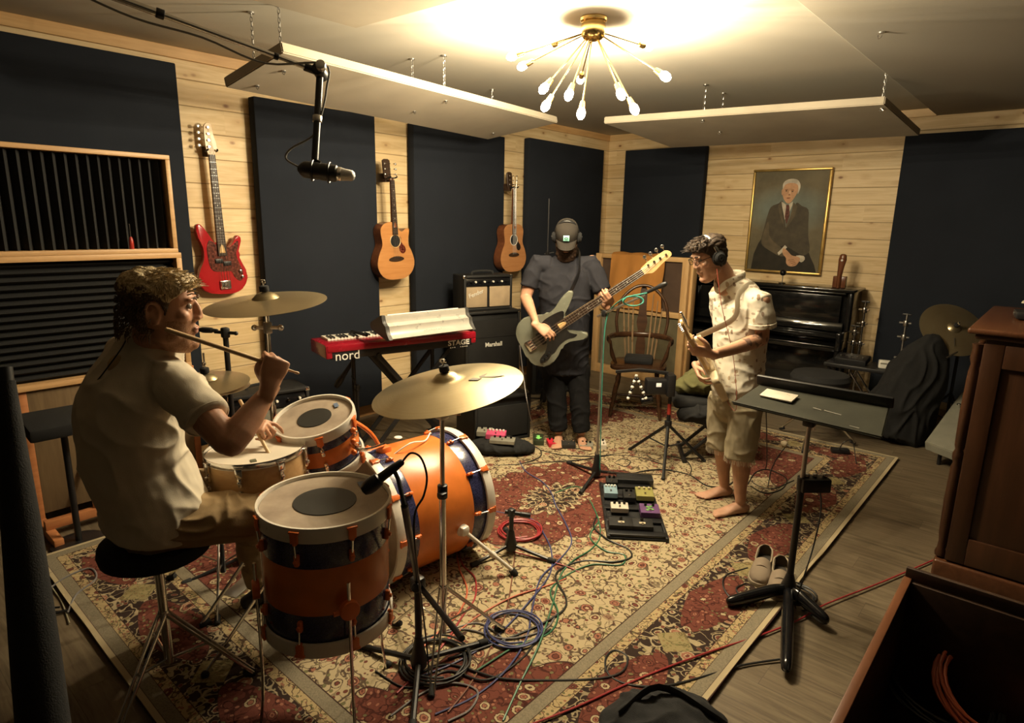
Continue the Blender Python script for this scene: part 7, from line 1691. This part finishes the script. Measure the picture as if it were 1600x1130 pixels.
b = MB(); b.box(q + V((0, 0, .018)), (.24, .08, .036), Euler((R(6), 0, rz)), bev=.004); b.build('housing', PBK, T2)
b = MB(); b.box(q + uy * .036 + V((0, 0, .044)), (.36, .012, .010), Euler((0, 0, rz)), bev=.003); b.build('silver_bar', CHR, T2)
q = PZ(1003, 757, .03); q.z = .018
pedal('pale framed pedal with red knobs just behind the pedalboard', q, rz, (.12, .06, .05), PWH, 3, PRD)
# bassist's pedals
rb = R(-12) + YAW * 1.0
gb = 'pedals at the bassist feet'
arrow = lambda b, hz: b.prism([(0, -.040), (.030, -.008), (.012, -.008), (.012, .040), (-.012, .040), (-.012, -.008), (-.030, -.008)], .003, Matrix(((1, 0, 0, 0), (0, 1, 0, .005), (0, .10, 1, .045), (0, 0, 0, 1))))
pedal('dark green pedal with a bright green arrow left of the bassist feet', PZ(841, 692, .02) , YAW, (.085, .13, .055), mat('pedal_dark_green', (.03, .04, .02), .4), 0, None, mat('arrow_green', (.25, .75, .20), .6), sw=0, deco=arrow, grp=gb)
pedal('small red pedal in front of the bassist feet', PZ(863, 696, .02), YAW + .2, (.08, .09, .045), PRD, 2, grp=gb)
pedal('black pedal with small lights in front of the bassist feet', PZ(888, 699, .02), YAW, (.11, .075, .045), PBK, 4, CHR, grp=gb)
pedal('dark grey pedal right of the black one by the bassist feet', PZ(916, 700, .02), YAW - .1, (.105, .07, .04), PGY, 3, grp=gb)
pedal('small white pedal beside the vocal stand pole', PZ(942, 700, .02), YAW, (.045, .085, .055), PWH, 1, grp=gb)
# black bag with pink topped effects on it by the bass drum
q = PZ(783, 706, .02); q.z = .016
b = MB(); b.loft([(q - CR * .22 + V((0, 0, .04)), .05, .045), (q - CR * .12 + V((0, 0, .055)), .13, .06), (q + CR * .05 + V((0, 0, .055)), .14, .058), (q + CR * .18 + V((0, 0, .045)), .11, .046), (q + CR * .24 + V((0, 0, .03)), .05, .03)], ref=_hd, n=18, round_ends=.6)
tag(b.build('black_bag', BLKC, remesh=.008, sm=2, sculpt=fold_sculpt(.010, 11, 4)), 'soft black bag on the rug beyond the bass drum with pedals on top', 'bag')
pedal('pink pedal with white knobs on the black bag by the bass drum', q - CR * .04 + V((0, 0, .118)) , YAW - .15, (.15, .08, .05), PPK, 5, WHT)
pedal('grey pedal with a small board on the black bag, in front of the pink one', q + CR * .01 - _hd * .075 + V((0, 0, .105)), YAW - .15, (.19, .07, .035), PGY, 4)
pedal('grey pedal behind the pink one on the black bag', q - CR * .13 + _hd * .07 + V((0, 0, .115)), YAW - .1, (.12, .07, .05), PGY, 2)

# ================================================================= camera on a tripod stand
tc = (PZ(986, 703, .02) + PZ(1036, 748, .02) + PZ(1098, 720, .02)) / 3; tc.z = .016
T = thing('tripod', 'black tripod stand with crossed thin legs holding a camera rig', 'tripod', tc)
dT = (tc - CO).dot(_hd); zt_ = (CO + ray(1042, 606) * (dT / ray(1042, 606).dot(_hd))).z
hubz = .30
for px_, py_ in ((984, 704), (1036, 750), (1100, 722)):
    e = PZ(px_, py_, .02); e.z = .03; b = MB(); b.tube([tc + V((0, 0, hubz)), e], .0115, 8); b.tube([tc + V((0, 0, .13)), (tc + V((0, 0, hubz))).lerp(e, .5)], .006, 6); lg = b.build('leg', BLK, T)
    b = MB(); b.ell(e, (.014, .014, .014)); b.build('rubber_foot', RUB, lg)
b = MB(); b.cyl(tc + V((0, 0, .12)), V((tc.x, tc.y, zt_ - .02)), .013, 12); b.cyl(tc + V((0, 0, hubz - .02)), tc + V((0, 0, hubz + .03)), .026, 12, bev=.004); b.build('centre_column', BLK, T)
b = MB(); b.cyl(V((tc.x, tc.y, zt_ - .20)), V((tc.x, tc.y, zt_ - .12)), .0145, 12); b.build('red_collar', mat('red_collar', (.35, .03, .02), .4), T)
def TPn(px, py, off=0): r = ray(px, py); p = CO + r * (dT / r.dot(_hd)); return p - _hd * off
b = MB(); b.tube([TPn(962, 581), TPn(1000, 578), TPn(1044, 583)], .012, 8, flat=.7); b.build('cross_bar', BLK, T)
Rc = Matrix((CR, _hd, V((0, 0, 1)))).transposed()
T2 = thing('camera', 'small black camera rig with bright screen mounted on the tripod', 'camera', TPn(1028, 612))
b = MB(); b.box(TPn(1027, 603), (.17, .10, .11), Rc, bev=.012); b.build('camera_body', BLK, T2)
b = MB(); b.box(TPn(1046, 600, .01), (.06, .12, .16), Rc, bev=.010); b.build('camera_grip', BLK, T2)
b = MB(); b.box(TPn(1027, 599, .052), (.036, .004, .028), Rc, bev=.001); b.build('screen', emis('camera_screen', (.75, .70, .6), .35), T2)
c_ = TPn(1008, 622, .02); b = MB(); b.cyl(c_ - CR * .035 - V((0, 0, .02)), c_ + CR * .05 + V((0, 0, .0)), .030, 18, bev=.006); b.build('lens', BLKG, T2)
T3 = thing('flexible_tripod', 'small bendy black and white jointed tripod hanging on the camera bar', 'tripod', TPn(992, 590, .03))
for dx in (-13, 14):
    P_ = [TPn(993 + dx * t, 586 + 34 * t, .03 + .01 * t) for t in [i / 8 for i in range(9)]]
    for i, p in enumerate(P_): b = MB(); b.ell(p, .0125, None, 10, 8); b.build('joint', BLK if i % 2 else WHT, T3)
# bench with olive bag
bc = PZ(1106, 712, .02); bc.z = .016
T = thing('keyboard_bench', 'black folding bench behind the guitarist with a bag on it', 'bench', bc)
Rb = Matrix.Rotation(YAW + R(-8), 3, 'Z'); bxv, byv = Rb @ V((1, 0, 0)), Rb @ V((0, 1, 0))
b = MB(); b.box(bc + V((0, 0, .44)) - bxv * .04, (.52, .30, .08), Rb, bev=.03, seg=3); b.build('seat', BLKC, T)
for s in (-1, 1):
    b = MB(); o_ = byv * (.12 * s); b.tube([bc + o_ - bxv * .20 + V((0, 0, .02)), bc + o_ + bxv * .18 + V((0, 0, .40))], .014, 6); b.build('cross_leg', BLK, T)
    b = MB(); b.tube([bc + o_ * .8 + bxv * .20 + V((0, 0, .02)), bc + o_ * .8 - bxv * .18 + V((0, 0, .40))], .014, 6); b.build('cross_leg', BLK, T)
for s in (-1, 1): b = MB(); b.tube([bc + bxv * (.2 * s) - byv * .2 + V((0, 0, .02)), bc + bxv * (.2 * s) + byv * .2 + V((0, 0, .02))], .018, 8); b.build('foot_bar', BLK, T)
OLB = fabric('olive_canvas', (.13, .125, .055), 300)
q = bc + V((0, 0, .49)); b = MB(); b.loft([(q - bxv * .26 + V((0, 0, .05)), .05, .05), (q - bxv * .12 + V((0, 0, .10)), .13, .10), (q + bxv * .05 + V((0, 0, .12)), .14, .12), (q + bxv * .2 + V((0, 0, .08)), .11, .08)], ref=byv, n=18, round_ends=.5)
tag(b.build('canvas_bag', OLB, remesh=.009, sm=2, sculpt=fold_sculpt(.016, 9, 9)), 'olive canvas bag slumped on the bench behind the guitarist', 'bag')
q = q - byv * .13 - V((0, 0, .06)); b = MB(); b.loft([(q - bxv * .24 - V((0, 0, .06)), .06, .05), (q - V((0, 0, .06)), .11, .10), (q + bxv * .22 - V((0, 0, .05)), .08, .07)], ref=byv, n=18, round_ends=.5)
tag(b.build('black_jacket', BLKC, remesh=.010, sm=2, sculpt=fold_sculpt(.018, 10, 2)), 'black jacket hanging over the front of the bench behind the guitarist', 'jacket')

# ================================================================= right background: throne, stands, covered gear
tq = PZ(1283, 577, .62); tq = V((tq.x, tq.y, 0)); dd = 5.0; tq = PD(1282, 588, 5.05); tz_ = tq.z; tq.z = 0
T = thing('drum_throne', 'round black padded stool in front of the piano, behind the music stand desk', 'stool', tq)
b = MB(); b.lathe([(0, tz_ - .07), (.17, tz_ - .07), (.215, tz_ - .05), (.225, tz_ - .01), (.205, tz_ + .025), (.15, tz_ + .035), (0, tz_ + .030)], 32, Matrix.Translation(tq)); b.build('seat', BLKC, T)
b = MB(); b.cyl(tq + V((0, 0, .12)), tq + V((0, 0, tz_ - .06)), .018, 12); b.build('post', CHR, T)
tripod(T, tq + V((0, 0, .012)), .33, .36, 3, R(35), .012, CHR, double=True)
def YB(px, py, y): return PYy(px, py, y)
tb0, tb1 = YB(1298, 560, 6.3), YB(1392, 585, 6.15)
zt_ = (tb0.z + tb1.z) / 2 
T = thing('side_table', 'narrow black table with cymbal stands standing behind it, right of the piano', 'table', ((tb0.x + tb1.x) / 2, 6.25, 0))
b = MB(); b.box(((tb0.x + tb1.x) / 2, 6.25, zt_), (tb1.x - tb0.x, .34, .035), bev=.005); b.build('table_top', BLK, T)
for sx in (tb0.x + .04, tb1.x - .04):
    for sy in (6.12, 6.38): b = MB(); b.cyl((sx, sy, 0), (sx, sy, zt_ - .015), .014, 8); b.build('leg', BLK, T)
q = V((YB(1382, 568, 6.2).x, 6.2, zt_ + .018)); T = thing('power_adapter', 'small white box on the right end of the narrow black table', 'box', q)
b = MB(); b.box(q + V((0, 0, .035)), (.09, .06, .07), Euler((0, 0, .3)), bev=.008); b.build('housing', WHT, T)
b = MB(); b.box(q + V((.0, -.032, .045)), (.05, .004, .012), Euler((0, 0, .3)), bev=.001); b.build('label_strip', PGY, T)
q = V((YB(1333, 552, 6.25).x, 6.25, zt_ + .018)); T = thing('mixer', 'small black mixer lying on the narrow black table', 'mixer', q)
b = MB(); b.box(q + V((0, 0, .03)), (.26, .18, .05), Euler((R(8), 0, 0)), bev=.006); b.build('housing', BLK, T)
for i in range(5): b = MB(); c_ = q + V((-.09 + .045 * i, -.03, .052)); b.cyl(c_, c_ + V((0, 0, .016)), .007, 8, bev=.002); b.build('knob', STL, T)
for (px_, top_, bot_, y_, lab) in ((1353, 470, 590, 6.62, 'tall chrome cymbal stand without a cymbal right of the piano'), (1337, 508, 590, 6.55, 'shorter chrome stand with bent arm close to the piano side'), (1418, 490, 600, 6.3, 'dark folded stand in front of the wide navy panel')):
    pt_ = YB(px_, top_, y_); base = V((pt_.x, y_, 0)); mm_ = CHR if px_ < 1400 else STL
    T = thing('cymbal_stand', lab, 'cymbal stand', base)
    b = MB(); b.cyl(base + V((0, 0, .1)), base + V((0, 0, pt_.z * .62)), .014, 10); b.build('lower_tube', mm_, T)
    b = MB(); b.cyl(base + V((0, 0, pt_.z * .6)), base + V((0, 0, pt_.z)), .0095, 10); b.build('upper_tube', mm_, T)
    for f_ in (.62, .80, .92): b = MB(); b.cyl(base + V((0, 0, pt_.z * f_ - .03)), base + V((0, 0, pt_.z * f_ + .02)), .022, 10, bev=.004); b.tube([base + V((-.05, 0, pt_.z * f_)), base + V((.04, 0, pt_.z * f_))], .009, 6); b.build('clamp', mm_, T)
    b = MB(); b.box(base + V((0, 0, pt_.z - .01)), (.07, .014, .016), bev=.003); b.build('wing_nut', BLK, T)
    tripod(T, base + V((0, 0, .004)), .26, .4, 3, R(15), .009, mm_)
# covered black mass
def CB(px, py, off=0): r = ray(px, py); D_ = 5.05 - off; return CO + r * (D_ / r.dot(_hd) * 1.0)
b = MB(); gz_ = CB(1405, 706)
q0_ = [(1394, 708, .20, .18), (1400, 680, .24, .20), (1412, 630, .27, .20), (1432, 590, .25, .18), (1445, 560, .19, .15), (1452, 538, .12, .10), (1456, 524, .05, .05)]
P_ = [(CB(x, y), w_, d_) for x, y, w_, d_ in q0_]; sh = P_[0][0].z; P_ = [(V((p.x, p.y, max(p.z, .03 if i == 0 else p.z))), w_, d_) for i, (p, w_, d_) in enumerate(P_)]
b.loft(P_, ref=_hr, n=24, round_ends=.12); tag(b.build('black_cover', BLKC, remesh=.012, sm=3, sculpt=fold_sculpt(.02, 6, 4.4, (1, 1, .6))), 'black cloth cover hanging over stored gear between the piano and the dresser', 'cover')
CC_ = CB(1491, 512, -.05); nn_ = (-_hd * .72 + V((0, 0, .62)) - _hr * .08)
cT, cM = cymbal('gold cymbal with a dark stripe leaning above the black cover', CC_, nn_, .25, .03, .05)
b = MB(cM); b.tube([(-.17, .03, -.010), (-.10, .02, .0)], .006, 5, flat=.3); b.build('dark_stripe', BLK, cT)
T = thing('cymbal_stand', 'black cymbal stand carrying the leaning gold cymbal', 'cymbal stand', (CC_.x, CC_.y, 0))
kk = CC_ - V(nn_).normalized() * .03; kb = V((CC_.x + .05, CC_.y + .06, 0))
b = MB(); b.cyl(kb + V((0, 0, .1)), kb + V((0, 0, kk.z - .12)), .012, 10); b.tube([kb + V((0, 0, kk.z - .12)), kk], .008, 8); b.build('pole', BLK, T)
b = MB(); b.tube([CB(1478, 560, .1), CB(1524, 534, .0)], .009, 8); b.build('boom', CHR, T)
tripod(T, kb + V((0, 0, .004)), .28, .4, 3, 1.0, .009, BLK)
# grey lid and what it rests on
a0_, a1_, a3_ = PD(1445, 690, 4.75), PD(1512, 716, 4.45), PD(1503, 612, 5.25)
ex = (a1_ - a0_) * 1.9; ey = (a3_ - a0_); n = ex.cross(ey).normalized(); n = n if n.z > 0 else -n
GCS = mat('grey_carpet', (.20, .195, .155), .8, var=.1, bump=.4, bscale=300)
T = thing('grey_case', 'flat grey case leaning with chrome latch beside the dresser', 'case', V((a0_.x + .2, a0_.y + .1, 0)))
b = MB(); c4_ = [a0_, a0_ + ex, a0_ + ex + ey, a0_ + ey]; A = b.vs(c4_); B = b.vs([p - n * .07 for p in c4_]); b.f(A); b.f(B[::-1])
for i in range(4): b.f([A[i], B[i], B[(i + 1) % 4], A[(i + 1) % 4]])
bmesh.ops.recalc_face_normals(b.bm, faces=b.bm.faces); bmesh.ops.bevel(b.bm, geom=list(b.bm.edges), offset=.006, segments=2, affect='EDGES'); b.build('shell', GCS, T)
b = MB(); q = PD(1499, 634, 5.03) + n * .01; b.ell(q, (.018, .018, .010)); b.build('latch', CHR, T)
for f_ in (.15, .85):
    for g_ in (.12, .88):
        p = a0_ + ex * f_ + ey * g_ - n * .07; b = MB(); b.cyl((p.x, p.y, 0), p + V((0, 0, .01)), .014, 8); b.build('support_leg', BLK, T)
q = YB(1430, 672, 6.5); T = thing('cardboard_box', 'low tan box on the floor under the navy panel, half hidden by the black cover', 'box', (q.x, 6.5, 0))
CDB = mat('cardboard', (.30, .22, .12), .8)
b = MB(); b.box((q.x + .05, 6.55, .11), (.42, .28, .22), bev=.004); b.build('carton', CDB, T)
b = MB(); b.box((q.x + .05, 6.408, .14), (.42, .004, .04)); b.build('tape', mat('brown_tape', (.22, .14, .06), .3), T)

# ================================================================= black bag at the bottom edge
q = PZ(1040, 1150, .06); q.z = .016
b = MB(); b.loft([(q - CR * .20 + V((0, 0, .05)), .10, .05), (q - CR * .10 + V((0, 0, .075)), .15, .08), (q + CR * .04 + V((0, 0, .08)), .16, .085), (q + CR * .15 + V((0, 0, .06)), .13, .06), (q + CR * .21 + V((0, 0, .04)), .07, .035)], ref=_hd, n=22, round_ends=.5)
BGT = thing('black_backpack', 'black backpack lying on the rug at the bottom edge', 'bag', q)
b.build('bag_body', BLKC, BGT, remesh=.008, sm=2, sculpt=fold_sculpt(.012, 9, 6, (1, 1, 1)))
b = MB(); b.tube([q - CR * .16 + V((0, 0, .13)), q - CR * .02 - _hd * -.06 + V((0, 0, .185)), q + CR * .14 + V((0, 0, .13)), q + CR * .24 + V((0, 0, .05)), q + CR * .30 + V((0, 0, .015))], .016, 8, k=5, flat=.3); b.build('strap', mat('dark_strap', (.02, .02, .02), .6), BGT)
# ================================================================= dark padded stand at the left edge
s0, s1 = PD(8, 596, 1.32), PD(70, 1150, 1.30)
T = thing('light_stand', 'thick black padded stand rising at the left edge of the picture', 'stand', V((s1.x, s1.y, 0)))
sb2 = s0 + (s1 - s0) * ((s0.z) / (s0.z - s1.z)); sb2.z = 0
b = MB(); b.cyl(s0 + (s0 - sb2) * .02, sb2 + V((0, 0, .02)), .016, 12); b.build('pole', BLK, T)
b = MB(); b.tube([s0.lerp(sb2, t) for t in (.0, .08, .2, .4, .6, .8, .9)], [.018, .024, .034, .044, .050, .052, .03], 16); b.build('padding', BLKC, T)
b = MB(); q = PD(82, 1040, 1.34); b.cyl(q - V((0, 0, .03)), q + V((0, 0, .03)), .012, 12, bev=.003); b.ell(q + CR * .006, .012); b.build('clamp', CHR, T)
tripod(T, sb2 + V((0, 0, .004)), .34, .4, 3, .3, .012, BLK)
# small carrier box with handle behind the drummer (on the plywood board side)
q = PXx(100, 660, -3.75); T = thing('small_table', 'small black padded tray hanging on its bracket left of the drummer', 'tray', (q.x, q.y, 0))
b = MB(); b.box((q.x - .02, q.y, q.z), (.26, .34, .07), Euler((0, R(8), 0)), bev=.015); b.build('tray', BLKC, T)
b = MB(); b.tube([(q.x, q.y + .10, q.z - .03), (q.x + .03, q.y + .16, q.z - .16), (q.x - .05, q.y + .05, q.z - .20)], .010, 6, k=3); b.build('bracket', BLK, T)
b = MB(); b.cyl((q.x - .04, q.y, 0.02), (q.x - .04, q.y, q.z - .03), .016, 10); b.build('post', BLK, T)
b = MB(); b.lathe([(.13, 0), (.13, .012), (.02, .022)], 24, Matrix.Translation((q.x - .04, q.y, .0))); b.build('base', BLK, T)

# ================================================================= cables on the floor
def fcable(pts, r, m, label, z=.0, end=None):
    P = []
    for i, p in enumerate(pts):
        if len(p) == 2: q = PZ(p[0], p[1], .02)
        else: q = PD(*p) if p[2] > 1.2 else PZ(p[0], p[1], p[2])
        if len(p) == 2:
            on = RX0 < q.x < RX1 and RY0 < q.y < RY1
            q.z = (.0175 if on else .002) + r + z + .0022 * ((i * 7) % 3)
        P.append(q)
    b = MB(); b.tube(P, r, 7, k=7); return tag(b.build('cable', m), label, 'cable')
fcable([(1470, 868), (1380, 907), (1290, 943), (1250, 965), (1190, 990), (1100, 1025), (1000, 1062), (900, 1108), (820, 1140)], .0042, CRED, 'long red cable running straight across the rug edge to the dresser', z=.004)
fcable([(640, 1060), (700, 1040), (780, 1062), (860, 1064), (935, 1062), (972, 1052), (980, 1028), (960, 1018), (946, 1032), (952, 1056), (985, 1072), (1040, 1074), (1100, 1058), (1160, 1036), (1228, 1026)], .0045, CBLK, 'black cable with one small loop below the long red cable')
fcable([(812, 722), (822, 738), (848, 755), (862, 772), (868, 790), (884, 820), (893, 848), (874, 876), (845, 905), (832, 950), (822, 1000), (790, 1050), (740, 1090), (680, 1118)], .0040, CBLU, 'blue cable winding from the bassist side down the middle of the rug')
fcable([(868, 770, .16), (905, 762), (930, 800), (938, 835), (925, 858), (895, 878), (876, 900), (862, 950), (842, 1010), (812, 1070), (786, 1128)], .0040, CGRN, 'green cable running from the vocal stand down to the bottom edge')
fcable([(932, 808), (928, 825), (950, 845), (980, 858), (986, 872), (960, 880), (915, 877), (880, 888), (868, 905), (884, 935), (880, 955), (850, 975), (815, 990), (760, 1012), (700, 1032)], .0050, CBLK, 'black cable bending away from the pedalboard left edge')
fcable([(936, 815), (922, 840), (945, 862), (975, 868), (970, 884), (925, 884), (885, 900), (860, 925), (872, 960), (858, 990), (805, 1012), (745, 1050)], .0042, CGRN, 'dark green cable running alongside the black pedalboard cable')
fcable([(716, 862), (724, 885), (742, 905), (742, 935), (722, 965), (700, 1000), (665, 1040), (620, 1085)], .0042, CRED, 'red cable trailing from under the bass drum to the boom stand')
fcable([(712, 856), (718, 890), (730, 925), (716, 960), (690, 985), (660, 1015), (640, 1050)], .0042, CORG, 'orange cable trailing from under the bass drum beside the red one')
fcable([(884, 905), (850, 918), (800, 935), (752, 960), (720, 985), (690, 1010)], .0038, CORG, 'thin orange cable curving across the rug below the kick stand')
fcable([(772, 855), (820, 868), (880, 885), (905, 895)], .0038, CRED, 'short red cable behind the foot of the kick drum stand')
coil(PZ(812, 832, .02) + V((0, 0, .002)), .115, 5, .0042, CRED, 'coiled_cable', 'red cable coil on the rug behind the kick drum stand')
fcable([(805, 862), (800, 905), (790, 960), (768, 1010), (735, 1070), (700, 1115)], .0034, CBRN, 'thin brown cable hanging down from the kick stand to the bottom edge')
fcable([(775, 800), (830, 812), (852, 840), (862, 866), (858, 900), (820, 950), (770, 1000), (715, 1035), (650, 1062)], .0040, CBLU, 'blue cable looping right of the kick drum stand')
coil(PZ(800, 985, .02) + V((0, 0, .002)), .12, 3, .0042, CBLU, 'coiled_cable', 'blue cable loops on the rug right of the boom stand')
fcable([(700, 985), (745, 975), (775, 990), (800, 1010), (840, 1000)], .0040, CGRY, 'grey cable crossing the blue loops')
coil(PZ(680, 1035, .02) + V((0, 0, .004)), .13, 4, .0045, CBLK, 'coiled_cable', 'black cable loops around the boom stand base')
fcable([(640, 1010), (720, 985), (790, 1000), (850, 985), (870, 960)], .0042, CGRY, 'grey cable lying over the boom stand leg')
fcable([(650, 1075), (700, 1050), (760, 1065), (815, 1030), (840, 1000), (860, 985)], .0045, CBLK, 'black cable snaking between the boom stand and the green cable')
fcable([(610, 1120), (660, 1085), (705, 1070), (745, 1080), (735, 1110), (700, 1130)], .0045, CGRY, 'grey cable end at the bottom edge near the boom stand')
fcable([(770, 728), (812, 726), (842, 716), (845, 705), (835, 698)], .0040, CBLK, 'black cable from the green arrow pedal towards the bass drum')
fcable([(820, 726), (870, 722), (905, 720), (960, 712), (1000, 716), (1040, 728)], .0040, CBLK, 'black cable running behind the vocal stand base')
fcable([(845, 704), (880, 712), (930, 714), (990, 708), (1030, 722)], .0036, CBLK, 'thin black cable in front of the bassist pedals')
fcable([(870, 697), (905, 702), (925, 702)], .0036, CBLK, 'short patch cable between the bassist pedals')
fcable([(812, 540, 4.35), (818, 590, 4.4), (826, 640, 4.35), (838, 688)], .0036, CGRY, 'cable hanging from the olive bass down to the green arrow pedal')
fcable([(958, 756), (985, 742), (1030, 735), (1075, 742), (1105, 760), (1135, 760), (1150, 750)], .0042, CBLK, 'black cable arching behind the pedalboard to the guitarist feet')
fcable([(1078, 742), (1080, 732), (1070, 720), (1040, 712)], .0036, CBLK, 'short black cable by the tripod foot')
fcable([(962, 722), (972, 718), (985, 722), (978, 730), (965, 726)], .0036, CBLK, 'tiny black cable loop left of the tripod')
fcable([(1168, 758), (1180, 740), (1200, 735), (1228, 748), (1222, 765), (1195, 772), (1172, 760)], .0042, CBLK, 'black cable loops on the rug right of the guitarist feet')
fcable([(1196, 620, 3.9), (1198, 680, 4.2), (1196, 735), (1175, 752), (1205, 765), (1240, 752)], .0036, CBLK, 'thin black cable dropping behind the guitarist leg')
fcable([(1226, 700, .06), (1215, 715), (1205, 735), (1200, 760)], .0036, CBLK, 'black cable from the pale plug on the rug')
q = PZ(1229, 700, .02); q.z = .02; T = thing('plug', 'pale round plug lying on the rug beyond the music stand', 'plug', q)
b = MB(); b.lathe([(.016, 0), (.024, .01), (.024, .03), (.012, .05)], 16, axis_m(q + V((0, 0, .025)), (-.8, .2, .1))); b.build('plug_body', CRP, T)
b = MB(); b.cyl(q + V((.0, 0, .025)), q + V((.03, -.01, .02)), .006, 8); b.build('prong', STL, T)
q = PZ(1312, 708, .02); q.z = .02; b = MB(); b.box(q + V((0, 0, .02)), (.13, .06, .04), Euler((0, 0, .5)), bev=.01); T = thing('power_adapter', 'black power adapter with cable on the rug edge under the stand desk', 'box', q); b.build('housing', BLK, T)
fcable([(1310, 705), (1318, 692, .18), (1332, 690, .15), (1338, 725)], .0036, CBLK, 'black cable looping up from the black power adapter')
fcable([(1275, 735, 2.95), (1283, 790, 2.9), (1272, 850, 2.85), (1255, 905, 2.8), (1243, 945), (1262, 950), (1268, 935), (1255, 925)], .0034, CBLK, 'thin black cable hanging from the clamped box beside the pole')
coil(ms + V((.02, .06, .002)), .085, 4, .0042, CBLK, 'coiled_cable', 'black cable coil around the music stand base')
fcable([(1168, 888), (1135, 900), (1130, 918), (1142, 935), (1160, 938), (1150, 922), (1165, 912)], .0042, CBLK, 'black cable loop on the dark rug border left of the shoes')
# left floor, mostly in the dark
coil(PZ(110, 920, .0), .20, 3, .0045, CBLK, 'coiled_cable', 'black cable coil on the floor behind the drummer stool')
fcable([(36, 798), (50, 850), (75, 905), (95, 935), (108, 970)], .0030, mat('pale_cable_jacket', (.35, .32, .22), .5), 'pale thin cable on the floor at the far left')
fcable([(60, 930), (100, 905), (140, 890), (150, 905), (120, 930), (105, 955)], .0045, CGRY, 'dark grey cable bend on the floor at far left')
